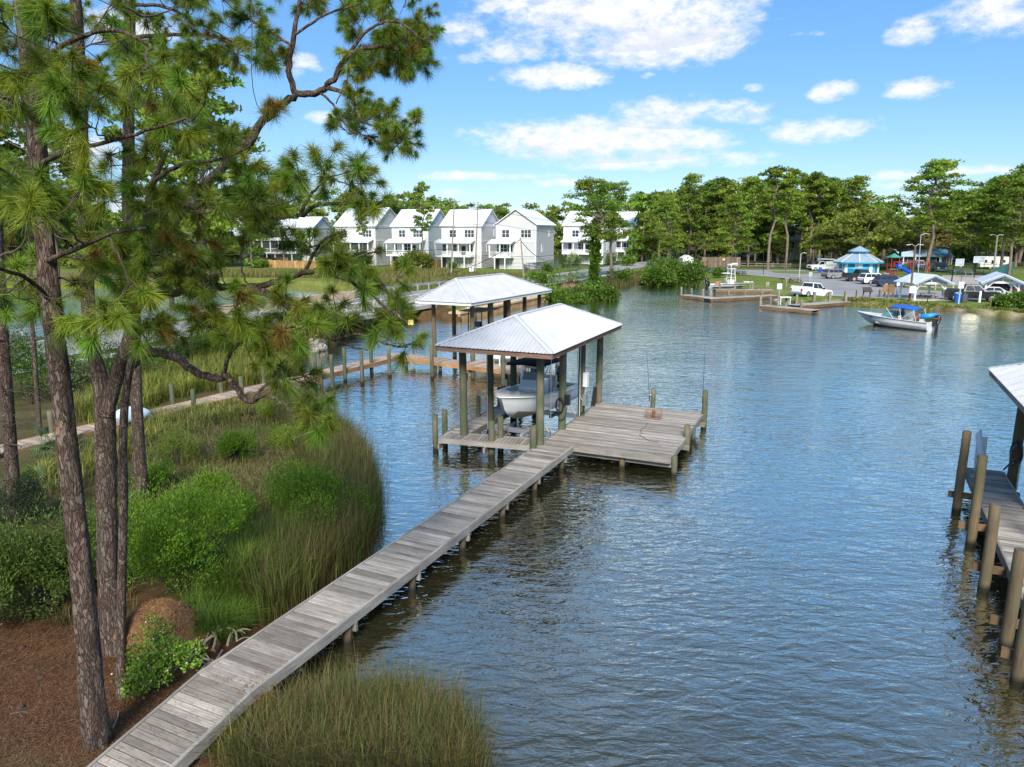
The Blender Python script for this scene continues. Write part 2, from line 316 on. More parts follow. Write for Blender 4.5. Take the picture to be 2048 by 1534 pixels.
def land_h(x, y):
    """ground height at numpy arrays x, y"""
    P = np.stack([x, y], 1); d, ins = seg_dist(P, WATER); d = np.where(ins, -d, d)
    s = (x - RF.x) * RU.x + (y - RF.y) * RU.y; p = (x - RF.x) * RN.x + (y - RF.y) * RN.y
    near = sstep(52, 44, y) * sstep(10, -2, x)
    rise = np.where(d > 0, (1 - np.exp(-np.maximum(d, 0) / (2.6 + .5 * near))) * (1.0 - .40 * near), np.maximum(-1.2, d * .28))
    rise = rise + np.where(d > 0, np.minimum(1, d / 3) * .07 * fbm(x, y, .9), 0) * (1 - sstep(60, 90, y) * sstep(25, 35, x))
    z = rise
    emb = np.where(s < 30, 1.5, 1.2) * 1.0 + 0 * s; emb = 1.5 - .3 * sstep(10, 45, s)
    prof = emb - .03 - .34 * np.maximum(0, np.maximum(p - 11.2, -1.6 - p))
    land = (d > -.6)
    z = np.where(land & (prof > z) & (y > 30), prof, z)
    wall = (s > 5) & (s < 44) & (p < 13.3) & (p > 8)
    z = np.where(wall, np.maximum(z, .74), z); z = np.where((s > 6) & (s < 43) & (p >= 13.3) & (p < 20), np.minimum(z, -.7), z)
    z = np.where((s > 30) & (p < -3), np.maximum(z, 1.0 + .2 * sstep(-3, -20, p)), z)
    park = sstep(28, 33, x) * sstep(60, 66, y) * sstep(190, 150, y) * sstep(-.2, 1.2, d) * (p > 9); z = z * (1 - park) + park * np.minimum(z * 3, .57)
    return z, d, s, p
def hz(x, y): return float(land_h(np.array([float(x)]), np.array([float(y)]))[0][0])

# park paving outlines (surveyed on z = 1.0)
PARK_LOT = [xy(1290, 529, .6), xy(1400, 535, .6), xy(1480, 538, .6), xy(1640, 541, .6), xy(1660, 549, .6), xy(1790, 551, .6), xy(1825, 562, .6), xy(1795, 574, .6), xy(1845, 580, .6), xy(1995, 589, .6), xy(2150, 594, .6), xy(2150, 606, .6), xy(1900, 602, .6), xy(1770, 597, .6), xy(1700, 594, .6), xy(1625, 590, .6), xy(1622, 578, .6), xy(1610, 566, .6),
            xy(1560, 556, .6), xy(1470, 547, .6), xy(1390, 542, .6), xy(1290, 535, .6)]
def land_color(x, y, z, d, s, p):
    n1 = fbm(x, y, .8, 3); n2 = fbm(x, y, 3.1, 9); n3 = fbm(x, y, 7.0, 17)
    def mixc(c, k, w): return c * (1 - w[:, None]) + np.array(k) * w[:, None]
    c = np.tile(np.array((.105, .15, .030)), (len(x), 1))
    c = mixc(c, (.17, .215, .04), np.clip(.45 + .5 * n2, 0, 1))
    c = mixc(c, (.155, .12, .055), np.clip(.35 * n1 + .3 * n3 - .05, 0, .8))
    # woodland floor behind everything
    wood_ = sstep(150, 175, y) * 1.0
    c = mixc(c, (.045, .055, .022), wood_ * .85)
    # near bank: pine straw under the trees, rank grass and mud towards the water
    nb = (y < 50) & (x < 8)
    straw = sstep(17.5, 13.5, y + 1.6 * n1 + .5 * n2) * (x < 6)
    g = np.tile(np.array((.075, .075, .028)), (len(x), 1)); g = mixc(g, (.13, .085, .045), np.clip(.4 + .6 * n2, 0, 1) * .6)
    c = np.where(nb[:, None], g, c)
    st = np.tile(np.array((.125, .056, .028)), (len(x), 1)); st = mixc(st, (.066, .032, .018), np.clip(.5 + .6 * n2 + .3 * n3, 0, 1)); st = mixc(st, (.19, .10, .052), np.clip(n3 * .8 - .15, 0, .7))  # straw tones darkened: tree shade on the bank is put into the colour
    w = (straw * nb)[:, None]; c = c * (1 - w) + st * w
    gl = sstep(9.6, 8.4, y + .12 * x + 1 * n1 * .4) * (x < -5.5) * nb; c = mixc(c, (.07, .09, .025), gl * .75)
    mud = sstep(1.0, .1, np.where(nb, d, 9)); c = mixc(c, (.075, .038, .016), mud * .9)
    marsh = (y > 95) & (x < 40) & (x > -200) & (d < 26) & (p < -4); c = np.where(marsh[:, None], mixc(np.tile(np.array((.17, .15, .06)), (len(x), 1)), (.19, .22, .035), sstep(6, 1.5, d)), c)
    sand = sstep(1.1, .3, d) * (y > 60) * (x > 38); c = mixc(c, (.42, .33, .22), sand * .85)
    dirt = np.clip(fbm(x, y, .45, 21) - .25, 0, 1) * (x > 30) * (y > 60) * (y < 150); c = mixc(c, (.20, .15, .085), dirt * .7)
    c = np.where((d < .02)[:, None], np.where((y > 90)[:, None], np.array((.16, .17, .04)), np.array((.10, .062, .028))), c)
    return np.clip(c, 0, 1)
def axis(fine, mid, coarse):
    a = list(np.arange(fine[0], fine[1], fine[2])); lo, hi = fine[0], fine[1]
    b = list(np.arange(mid[0], lo - .01, mid[2])); c = list(np.arange(hi, mid[1], mid[2]))
    e = [mid[0] - q for q in np.geomspace(8, coarse, 12)][::-1]; f = [mid[1] + q for q in np.geomspace(8, coarse, 14)]
    return np.array(sorted(set(round(float(q), 3) for q in e + b + a + c + f)))
GX = axis((-24, 3, .32), (-64, 96, 1.15), 1400); GY = axis((4, 46, .36), (-24, 215, 1.15), 1500)
XX, YY = np.meshgrid(GX, GY); gx, gy = XX.ravel(), YY.ravel(); gz, gd, gs, gp_ = land_h(gx, gy)
nx, ny = len(GX), len(GY); idx = np.arange(nx * ny).reshape(ny, nx)
quads = np.stack([idx[:-1, :-1], idx[:-1, 1:], idx[1:, 1:], idx[1:, :-1]], -1).reshape(-1, 4)
me = fast_mesh('ground', np.stack([gx, gy, gz], 1), quads, land_color(gx, gy, gz, gd, gs, gp_), smooth=True)
def ground_mat():
    m = bpy.data.materials.new('ground'); m.use_nodes = True; nt = m.node_tree; N = nt.nodes; L = nt.links; b = N['Principled BSDF']; b.inputs['Roughness'].default_value = .95; b.inputs['Specular IOR Level'].default_value = .1
    a = N.new('ShaderNodeAttribute'); a.attribute_name = 'tint'; tc = N.new('ShaderNodeTexCoord')
    n = N.new('ShaderNodeTexNoise'); n.inputs['Scale'].default_value = 7; n.inputs['Detail'].default_value = 8; n.inputs['Roughness'].default_value = .75; L.new(tc.outputs['Object'], n.inputs['Vector'])
    n2 = N.new('ShaderNodeTexNoise'); n2.inputs['Scale'].default_value = .9; n2.inputs['Detail'].default_value = 5; L.new(tc.outputs['Object'], n2.inputs['Vector'])
    ad = N.new('ShaderNodeMath'); ad.operation = 'ADD'; L.new(n.outputs[0], ad.inputs[0]); L.new(n2.outputs[0], ad.inputs[1])
    mr = N.new('ShaderNodeMapRange'); mr.inputs[1].default_value = .7; mr.inputs[2].default_value = 1.3; mr.inputs[3].default_value = .55; mr.inputs[4].default_value = 1.45; L.new(ad.outputs[0], mr.inputs[0])
    h = N.new('ShaderNodeHueSaturation'); L.new(a.outputs['Color'], h.inputs['Color']); L.new(mr.outputs[0], h.inputs['Value']); L.new(h.outputs[0], b.inputs['Base Color'])
    bp = N.new('ShaderNodeBump'); bp.inputs['Strength'].default_value = .6; bp.inputs['Distance'].default_value = .06; L.new(n.outputs[0], bp.inputs['Height']); L.new(bp.outputs[0], b.inputs['Normal']); return m
link('ground', me, ground_mat(), kind='structure')

def water_mat():
    m = bpy.data.materials.new('lagoon_water'); m.use_nodes = True; nt = m.node_tree; N = nt.nodes; L = nt.links; N.remove(N['Principled BSDF'])
    df = N.new('ShaderNodeBsdfDiffuse'); df.inputs[0].default_value = (.036, .033, .014, 1); gl = N.new('ShaderNodeBsdfGlossy'); gl.inputs['Roughness'].default_value = .02; gl.inputs[0].default_value = (.96, .97, .85, 1)
    mxs = N.new('ShaderNodeMixShader'); L.new(df.outputs[0], mxs.inputs[1]); L.new(gl.outputs[0], mxs.inputs[2]); L.new(mxs.outputs[0], N['Material Output'].inputs[0])
    lw = N.new('ShaderNodeLayerWeight'); lw.inputs['Blend'].default_value = .5
    mrr = N.new('ShaderNodeMapRange'); mrr.inputs[1].default_value = .25; mrr.inputs[2].default_value = .77; mrr.inputs[3].default_value = .05; mrr.inputs[4].default_value = .95; L.new(lw.outputs['Facing'], mrr.inputs[0]); L.new(mrr.outputs[0], mxs.inputs[0])
    tc = N.new('ShaderNodeTexCoord')
    def ns(scale, det, stretch, rot, rough=.55, dist=0.0):
        mp = N.new('ShaderNodeMapping'); mp.inputs['Rotation'].default_value = (0, 0, radians(rot)); mp.inputs['Scale'].default_value = stretch; L.new(tc.outputs['Object'], mp.inputs[0])
        n = N.new('ShaderNodeTexNoise'); n.inputs['Scale'].default_value = scale; n.inputs['Detail'].default_value = det; n.inputs['Roughness'].default_value = rough; n.inputs['Distortion'].default_value = dist; L.new(mp.outputs[0], n.inputs['Vector']); return n.outputs[0]
    a = ns(1.7, 3, (1.0, 2.3, 1), 27, .5, .5); c = ns(5.0, 2, (1.0, 1.8, 1), 12, .5, .4); w = ns(.5, 2, (1, 2.0, 1), 36); big = ns(.06, 3, (1, 1.6, 1), 10)
    def M(op, p, q):
        n = N.new('ShaderNodeMath'); n.operation = op
        for i, v in enumerate((p, q)):
            if isinstance(v, (int, float)): n.inputs[i].default_value = v
            else: L.new(v, n.inputs[i])
        return n.outputs[0]
    gust = N.new('ShaderNodeMapRange'); gust.inputs[1].default_value = .35; gust.inputs[2].default_value = .65; gust.inputs[3].default_value = .6; gust.inputs[4].default_value = 1.25; L.new(big, gust.inputs[0])
    hgt = M('ADD', M('MULTIPLY', M('ADD', M('MULTIPLY', a, 1.0), M('MULTIPLY', c, .2)), gust.outputs[0]), M('MULTIPLY', w, 1.1))
    bp = N.new('ShaderNodeBump'); bp.inputs['Strength'].default_value = 1.0; bp.inputs['Distance'].default_value = .05; L.new(hgt, bp.inputs['Height']); 
    for q in (lw.inputs['Normal'], gl.inputs['Normal']): L.new(bp.outputs[0], q)
    return m
wm = MB(); wm.add([(-1500, -300, 0), (1500, -300, 0), (1500, 260, 0), (-1500, 260, 0)], [(0, 1, 2, 3)])
wm.build('water', water_mat(), kind='structure')

# road, bridge deck, kerbs and lines
def strip(name, m, pts_l, pts_r, kind='structure', parent=None):
    b = MB(); n = len(pts_l); b.add(list(pts_l) + list(pts_r), [(i, n + i, n + i + 1, i + 1) for i in range(n - 1)]); return b.build(name, m, parent, kind=kind)
def rz(s): return 1.5 - .3 * float(sstep(10, 45, np.array([s]))[0])
SS = list(range(-70, 150, 5))
strip('road', ASPH, [RD(s, .35, rz(s) + .02) for s in SS], [RD(s, 8.0, rz(s) + .02) for s in SS])
YEL = mat('yellow_line_paint', (.62, .42, .05), .8, var=.2, vscale=6); WLN = mat('white_line_paint', (.7, .7, .68), .8, var=.2, vscale=6)
strip('road_centre_line', YEL, [RD(s, 4.1, rz(s) + .026) for s in SS], [RD(s, 4.25, rz(s) + .026) for s in SS])
strip('road_edge_line', WLN, [RD(s, .7, rz(s) + .026) for s in SS], [RD(s, .85, rz(s) + .026) for s in SS])
strip('road_edge_line', WLN, [RD(s, 7.5, rz(s) + .026) for s in SS], [RD(s, 7.65, rz(s) + .026) for s in SS])
SW = list(range(9, 70, 4)); strip('pavement', CONC, [RD(s, 9.3, rz(s) + .03) for s in SW], [RD(s, 10.9, rz(s) + .03) for s in SW])
SW = list(range(-40, -4, 4)) + [-5]; strip('pavement', CONC, [RD(s, 9.6, rz(s) + .03) for s in SW], [RD(s, 11.0, rz(s) + .03) for s in SW])
def sheet(name, poly, z, m, kind='structure'):
    from mathutils.geometry import tessellate_polygon
    pts = [Vector((p[0], p[1], z)) for p in poly]; t = tessellate_polygon([pts]); b = MB()
    for a in t:
        n = (pts[a[1]] - pts[a[0]]).cross(pts[a[2]] - pts[a[0]])
        b.add([pts[i] for i in (a if n.z > 0 else a[::-1])], [(0, 1, 2)])
    return b.build(name, m, kind=kind)
LOTM = mat('worn_asphalt', (.27, .26, .25), .95, var=.18, vscale=.22, bump=.15, bscale=25, detail=8)
sheet('parking_lot', PARK_LOT, 0.615, LOTM)
ramp_c = mat('ramp_concrete', (.50, .45, .37), .9, var=.2, vscale=.5, bump=.2, bscale=15, detail=8)
rp = MB(); rdv = Vector((.876, .482, 0)); rn_ = Vector((.482, -.876, 0)) * 2.9; rt, rb_ = Vector((41.6, 94.2, .625)), Vector((30.6, 88.2, -.55)); rp.slab(rb_ + rn_, rt + rn_, rt - rn_, rb_ - rn_, .12); rp.build('boat_ramp', ramp_c, kind='structure')
sheet('grass_island', [xy(1540, 541.5, .6), xy(1640, 543, .6), xy(1650, 546, .6), xy(1600, 548, .6), xy(1550, 545.5, .6)], 0.635, mat('island_turf', (.13, .17, .035), .95, var=.3, vscale=2))
# ------------------------------------------------------------------ docks
def hd(deg): a = radians(deg); return Vector((sin(a), cos(a), 0)), Vector((cos(a), -sin(a), 0))
PLANKS = {}
def plank_mesh(L, w, t, m):
    k = (round(L, 2), w, t, m.name)
    if k not in PLANKS:
        b = MB(); x, y, z = L / 2, w / 2, t; c = .006
        b.add([(-x, -y, -z), (x, -y, -z), (x, y, -z), (-x, y, -z), (-x, -y, -c), (x, -y, -c), (x, y, -c), (-x, y, -c), (-x, -y + c, 0), (x, -y + c, 0), (x, y - c, 0), (-x, y - c, 0)],
              [(3, 2, 1, 0), (0, 1, 5, 4), (2, 3, 7, 6), (4, 5, 9, 8), (6, 7, 11, 10), (8, 9, 10, 11), (1, 2, 6, 10, 9, 5), (3, 0, 4, 8, 11, 7)])
        me = b.mesh('plank'); me.materials.append(m); PLANKS[k] = me
    return PLANKS[k]
def planks(root, A, u, n, length, width, z0, z1, m, sp=.146, pw=.128, seed=1, name='plank'):
    rr = random.Random(seed); cnt = int(round(length / sp)); inv = root_matrix(root).inverted(); me = plank_mesh(width, pw, .036, m)
    for i in range(cnt):
        t = (i + .5) / cnt; c = A + u * (length * t) + n * (width / 2 + rr.uniform(-.008, .008)); z = z0 + (z1 - z0) * t + rr.uniform(-.003, .003)
        uz = (u * length + Vector((0, 0, z1 - z0))).normalized(); X = (n + Vector((0, 0, rr.uniform(-.004, .004))) + u * rr.uniform(-.003, .003)).normalized(); Z = X.cross(uz).normalized(); Y = Z.cross(X)
        o = bpy.data.objects.new(name, me); COL.objects.link(o); o.parent = root
        M4 = Matrix.Translation((c.x, c.y, z)) @ Matrix((X, Y, Z)).transposed().to_4x4(); o.matrix_basis = inv @ M4
def edge(root, A, B, z0, z1, m=None, w=.06, h=.22, drop=.1, name='edge_board'):
    b = MB(); b.bar(Vector((A.x, A.y, z0 - drop + .012)), Vector((B.x, B.y, z1 - drop + .012)), w, h); return grain_build(b, name, m or W_EDGE, root, A, B)
def grain_build(b, name, m, root, A, B):
    """long board: local X along A-B so the wood grain follows it"""
    d = Vector(B) - Vector(A); a = atan2(d.y, d.x); c = (Vector(A) + Vector(B)) / 2; o = link(name, bpy.data.meshes.new(name), None, root)
    M4 = Matrix.Translation(c) @ Matrix.Rotation(a, 4, 'Z'); inv = M4.inverted(); b.v = [tuple(inv @ Vector(p)) for p in b.v]
    me = b.mesh(name); me.materials.append(m); o.data = me; o.matrix_basis = root_matrix(root).inverted() @ M4; return o
def pile(root, base, ztop, r=.12, m=None, name='piling', zb=-1.3, lean=.0):
    b = MB(); rr = random.Random(int(base[0] * 91 + base[1] * 37)); n = 12; k = 6; pts = []; ra = []
    for i in range(k + 1):
        t = i / k; pts.append((rr.uniform(-.006, .006) + lean * t, rr.uniform(-.006, .006), zb + (ztop - zb) * t)); ra.append(r * (1.05 - .09 * t) * rr.uniform(.985, 1.015))
    pts.append((pts[-1][0], pts[-1][1], ztop + .015)); ra.append(ra[-1] * .86); b.tube(pts, ra, n)
    o = b.build(name, m or W_PILE, root); w = root_matrix(root).inverted() @ Vector((base[0], base[1], 0)); o.location = w; return o
def pile_px(root, wl, top, r=.12, m=None, z=0.0, name='piling'):
    g = G(*wl, z); t = V(*top, g.y); return pile(root, (g.x, g.y), t.z, r, m, name)
DZ = .7
# --- the near dock: walkway, finger piers, sun platform
U1, N1 = hd(25.2); U2, N2 = hd(24.2)
DK = G(1085, 885, DZ); DK = Vector((DK.x, DK.y, 0))
dock = thing('wooden_dock', 'weathered grey plank dock running from the pine bank out to a square platform', 'dock', (DK.x, DK.y, 0))
A = DK - U1 * 16.2
planks(dock, A, U1, N1, 16.2, 1.22, DZ, DZ, W_GREY, seed=3)
planks(dock, A - U1 * 3.6, U1, N1, 3.6, 1.22, .16, DZ - .005, W_GREY, seed=4)
edge(dock, A + N1 * 1.25, DK + N1 * 1.25, DZ, DZ, w=.07); edge(dock, A - N1 * .02, DK - N1 * .02, DZ, DZ, w=.05)
edge(dock, A - U1 * 3.6 + N1 * 1.25, A + N1 * 1.25, .16, DZ, w=.07); edge(dock, A - U1 * 3.6 - N1 * .02, A - N1 * .02, .16, DZ, w=.05)
PW, PL = 4.87, 7.15
planks(dock, DK, U2, N2, PL, PW, DZ, DZ, W_GREY, seed=5)
edge(dock, DK + N2 * 1.25, DK + N2 * (PW + .03), DZ, DZ, w=.06, h=.2); edge(dock, DK + N2 * (PW + .03), DK + N2 * (PW + .03) + U2 * PL, DZ, DZ, w=.06, h=.2)
edge(dock, DK + U2 * (PL + .03), DK + N2 * (PW + .03) + U2 * (PL + .03), DZ, DZ, w=.06, h=.2); edge(dock, DK - N2 * .02, DK - N2 * .02 + U2 * PL, DZ, DZ, w=.05)
def under(root, a, b, z, w=.07, h=.2, m=None): q = MB(); q.bar(Vector((a.x, a.y, z)), Vector((b.x, b.y, z)), w, h); return grain_build(q, 'cross_beam', m or W_EDGE, root, a, b)
under(dock, DK + U2 * .25 + N2 * 1.2, DK + U2 * .25 + N2 * (PW + .25), DZ - .3); under(dock, DK + U2 * 2.6 + N2 * .6, DK + U2 * 2.6 + N2 * (PW + .25), DZ - .3)
under(dock, DK + U2 * 6.3 + N2 * .6, DK + U2 * 6.3 + N2 * (PW + .25), DZ - .3)
for i in range(7):                                                     # walkway piles in pairs under the edge boards, with their cross beams
    s = -15.9 + i * 2.5; z = DZ - .14
    for p in (.08, 1.14): q = DK + U1 * s + N1 * p; pile(dock, q, z, .1, W_PILE2)
    under(dock, DK + U1 * (s + .13) - N1 * .1, DK + U1 * (s + .13) + N1 * 1.3, DZ - .3)
def c2(x, y): return 1100 + x / 6.206, 760 + y / 6.206
def r1(x, y): return 860 + x / 4.5125, 600 + y / 4.5125
pile(dock, DK + U2 * .18 + N2 * (PW + .16), DZ + .05, .11); pile(dock, DK + U2 * .2 + N2 * 3.1, DZ - .14, .11, W_PILE2)
pile_px(dock, c2(1690, 920), c2(1680, 560), .13); pile_px(dock, c2(1905, 610), c2(1935, 135), .13); pile_px(dock, c2(1775, 770), c2(1775, 570), .1)
for p in (.7, 2.6, 4.6): pile(dock, DK + U2 * 3.6 + N2 * p, DZ - .14, .12)
pile(dock, DK + U2 * (PL + .22) + N2 * 2.55, 1.55, .11); pile(dock, DK + U2 * (PL - .3) + N2 * .7, DZ - .14, .11)
# finger pier across the head of the slip, and the long one on its far side
FA = G(*r1(75, 1245), DZ); FA.z = 0; FB = DK - U2 * .55; fl = (FB - FA).length; fu = (FB - FA).normalized(); fn = Vector((-fu.y, fu.x, 0))
planks(dock, FA + fn * .92, fu, -fn, fl, .92, DZ - .01, DZ - .01, W_GREY, seed=6)
edge(dock, FA, FB, DZ - .01, DZ - .01, w=.06, h=.2); edge(dock, FA + fn * .94 + fu * .95, FB + fn * .94, DZ - .01, DZ - .01, w=.05)
planks(dock, FA + fn * .93, U2, N2, 6.6, .92, DZ - .01, DZ - .01, W_GREY, seed=7)
edge(dock, FA + fn * .93, FA + fn * .93 + U2 * 6.6, DZ - .01, DZ - .01, w=.05); edge(dock, FA + fn * .93 + N2 * .94, FA + fn * .93 + N2 * .94 + U2 * 6.6, DZ - .01, DZ - .01, w=.05, h=.24)
under(dock, FA - fn * .2 + fu * .08, FA + fn * .95 + fu * .08, DZ - .3); under(dock, FA - fn * .2 + fu * 1.95, FA + fn * .95 + fu * 1.95, DZ - .3)
for wl, tp, r in [((52, 1365), (48, 1035), .115), ((138, 1330), (138, 993), .115), ((557, 1420), (562, 1095), .13), ((637, 1390), (640, 1055), .12)]: pile_px(dock, r1(*wl), r1(*tp), r)
for bs, tp, r in [((930, 1335), (932, 1140), .13), ((438, 1052), (438, 868), .1), ((815, 850), (815, 700), .11), ((625, 930), (625, 788), .09)]: pile_px(dock, r1(*bs), r1(*tp), r, z=DZ)

# --- boathouses: piles, fascia, hipped roof of ribbed sheet metal (each sheet its own part)
ROOFM = None
def roof_mat(name, col):
    m = mat(name, col, .42, var=.10, vscale=1.3, spec=.4, detail=8); return m
RM_W = roof_mat('white_ribbed_metal', (.47, .475, .485)); RM_CAP = mat('white_ridge_cap', (.52, .525, .54), .4); RM_DARK = mat('closure_gap', (.03, .035, .04), .9)
def hip_roof(root, O, u, n, l, r, f, b, z, zr, rf, rb, fm, sheet_w=.91, fh=.24, zf=0.0):
    """root > roof panels; every sheet is cut to the hip and carries ribs of its own"""
    roof = link('roof', bpy.data.meshes.new('roof'), None, root)
    base = MB()
    def P(p, s, zz): q = O + n * p + u * s; return Vector((q.x, q.y, zz))
    cx = (l + r) / 2; FL, FR, BR, BL = P(l, f, z), P(r, f, z), P(r, b, z), P(l, b, z); RF_, RB_ = P(cx, rf, zr), P(cx, rb, zr)
    inv = root_matrix(root).inverted(); dn = Vector((0, 0, .05))
    base.add([q - dn for q in (FL, FR, BR, BL, RF_, RB_)], [(0, 1, 4), (1, 2, 5, 4), (2, 3, 5), (3, 0, 4, 5), (3, 2, 1, 0)]); base.v = [tuple(inv @ Vector(q)) for q in base.v]
    me = base.mesh('roof'); me.materials.append(fm); roof.data = me
    def face(a, c, t0, t1):                     # eave a->c, upper edge t0 above a side, t1 above c side
        e = (c - a); L = e.length; e = e.normalized(); up0 = t0 - a; s0 = up0.dot(e); s1 = (t1 - a).dot(e); foot = (t0 - a) - e * s0; H = foot.length; g = foot / H; nn = e.cross(g).normalized()
        def top(s):                             # slope length available at eave position s
            if s <= s0: return H * s / s0 if s0 > 1e-6 else H
            if s >= s1: return H * (L - s) / (L - s1) if L - s1 > 1e-6 else H
            return H
        k = max(1, int(math.ceil(L / sheet_w))); w = L / k
        for i in range(k):
            x0, x1 = i * w, (i + 1) * w; xs = sorted(set([x0, x1] + [q for q in (s0, s1) if x0 < q < x1])); m = MB(); lift = nn * .012
            rib = .152; ribs = []; q = x0
            prof = [(x0, 0)]; q = x0 + rib / 2
            while q + .02 < x1:
                prof += [(q - .022, 0), (q - .011, .028), (q + .011, .028), (q + .022, 0)]; q += rib
            prof += [(x1, 0)]; prof = sorted(prof + [(t, 0) for t in xs[1:-1] if all(abs(t - p[0]) > .024 for p in prof)])
            lo = [a + e * p[0] - g * .05 + nn * (p[1] + .012) for p in prof]; hi = [a + e * p[0] + g * max(top(p[0]), -.04) + nn * (p[1] + .012) for p in prof]; j = len(prof)
            m.add(lo + hi, [(t, t + 1, j + t + 1, j + t) for t in range(j - 1)])
            m.v = [tuple(inv @ Vector(p)) for p in m.v]; m.build('roof_sheet', RM_W, roof)
    face(FL, FR, RF_, RF_); face(FR, BR, RF_, RB_); face(BR, BL, RB_, RB_); face(BL, FL, RB_, RF_)
    for a, c in ((FL, RF_), (FR, RF_), (BR, RB_), (BL, RB_), (RF_, RB_)):
        m = MB(); d = (c - a).normalized(); side = d.cross(Vector((0, 0, 1))).normalized(); q0 = a + Vector((0, 0, .052)); q1 = c + Vector((0, 0, .052))
        dr = Vector((0, 0, -.045)); wv = side * .11
        m.add([q0 - wv + dr, q0, q0 + wv + dr, q1 - wv + dr, q1, q1 + wv + dr], [(0, 1, 4, 3), (1, 2, 5, 4), (2, 1, 0), (3, 4, 5)]); m.v = [tuple(inv @ Vector(p)) for p in m.v]; m.build('ridge_cap', RM_CAP, roof)
    for a, c in ((FL, FR), (FR, BR), (BR, BL), (BL, FL)):
        m = MB(); d = (c - a).normalized(); out = d.cross(Vector((0, 0, 1))).normalized(); o = -out * .04; m.bar(a + o + Vector((0, 0, -.06 - fh / 2)), c + o + Vector((0, 0, -.06 - fh / 2)), .045, fh); grain_build(m, 'fascia_board', fm, root, a, c)
    return roof
PO = Vector((1.06, 25.97, 0))
bh = thing('boathouse', 'open boathouse with white ribbed hip roof and brown fascia beside the square platform', 'boathouse', (PO.x, PO.y, 0), group='boathouses')
for s in (0, 2.43, 4.86, 7.45):
    pile(bh, PO + U2 * s, 4.2, .155, name='post'); pile(bh, PO + U2 * s - N2 * 3.27, 4.2, .15, name='post')
hip_roof(bh, PO, U2, N2, -3.77, .93, -1.22, 7.72, 4.46, 5.47, .91, 5.84, W_FASCIA, fh=.15)
for p in (-3.27, 0):
    m = MB(); a, c = PO + N2 * p - U2 * .9, PO + N2 * p + U2 * 7.6; m.bar(Vector((a.x, a.y, 4.30)), Vector((c.x, c.y, 4.30)), .28, .2); grain_build(m, 'top_beam', W_FASCIA, bh, a, c)
# --- neighbour's dock and boathouse behind
U3, N3 = hd(28.6); NC = G(796, 714, DZ); NC.z = 0
nd = thing('wooden_dock', 'tan plank dock with tall pilings bending right to the farther boathouse', 'dock', (NC.x, NC.y, 0))
planks(nd, NC - U3 * 27.5 - N3 * 1.2, U3, N3, 28.7, 1.2, DZ, DZ, W_TAN, seed=11, sp=.15, pw=.133)
edge(nd, NC - U3 * 27.5, NC, DZ, DZ, W_ORANGE, .06, .26, .13); edge(nd, NC - U3 * 27.5 - N3 * 1.22, NC - N3 * 1.22 + U3 * 1.2, DZ, DZ, W_ORANGE, .06, .26, .13)
U4 = (G(1016, 742, DZ) - G(796, 714, DZ)); LN = U4.length; U4.normalize(); N4 = Vector((-U4.y, U4.x, 0))      # U4 runs right, N4 away from the camera
planks(nd, NC + N4 * 1.25, U4, -N4, 5.0, 1.25, DZ - .002, DZ - .002, W_TAN, seed=12, sp=.15, pw=.133)
planks(nd, NC + U4 * 5.0 + N4 * 6.2, U4, -N4, LN - 5.0, 6.2, DZ - .002, DZ - .002, W_TAN, seed=13, sp=.15, pw=.133)
edge(nd, NC, NC + U4 * LN, DZ, DZ, W_ORANGE, .06, .26, .13); edge(nd, NC + U4 * LN, NC + U4 * LN + N4 * 6.2, DZ, DZ, W_TAN, .06, .22, .11); edge(nd, NC + N4 * 1.25, NC + N4 * 1.25 + U4 * 5, DZ, DZ, W_ORANGE, .05, .24, .12)
under(nd, NC + U4 * .3 - N4 * .1, NC + U4 * .3 + N4 * 1.3, DZ - .35, m=W_ORANGE); under(nd, NC + U4 * 5.6, NC + U4 * 5.6 + N4 * 6, DZ - .35, m=W_ORANGE)
def c5(x, y): return 400 + x / 3.836, 560 + y / 3.836
for wl, tp in [((1020, 850), (1013, 575)), ((1247, 800), (1243, 545)), ((1455, 745), (1447, 510)), ((1782, 760), (1775, 495))]: pile_px(nd, c5(*wl), c5(*tp), .115)
for wl, tp in [((890, 800), (878, 558)), ((1115, 780), (1112, 520)), ((1318, 720), (1315, 490))]: pile_px(nd, c5(*wl), c5(*tp), .115)
for i in range(7):
    s = -7.2 - i * 2.75
    if s < -25: break
    for p in (.14, -1.34):
        q = NC + U3 * s + N3 * p; pile(nd, q, 1.55 + .2 * R.random(), .11)
    under(nd, NC + U3 * s - N3 * 1.4, NC + U3 * s + N3 * .2, DZ - .35, m=W_ORANGE)
for s, p, z in [(.6, .1, .5), (2.6, 1.1, .5), (5.3, .3, .5), (5.3, 3, .5), (8.4, 3, .5), (LN - .2, .1, .45), (LN - .1, 5.9, 1.5), (3.4, .15, .5)]: pile(nd, NC + U4 * s + N4 * p, z, .11)
pile_px(nd, (1006.5, 776), (1006, 702), .13)
PO2 = Vector((-1., 44., 0)); U5, N5 = hd(28)
bh2 = thing('boathouse', 'farther open boathouse with white hip roof and white fascia on the tan dock', 'boathouse', (PO2.x - 3, PO2.y, 0), group='boathouses')
for i in range(5):
    s = .3 + i * 2.45; pile(bh2, PO2 + U5 * s - N5 * 1.9, 4.15, .15, W_PILE2, 'post'); pile(bh2, PO2 + U5 * s - N5 * 4.85, 4.15, .14, W_PILE2, 'post')
hip_roof(bh2, PO2, U5, N5, -5.33, -1.16, -1.08, 10.71, 4.38, 5.72, .54, 6.88, WHITE, fh=.14)
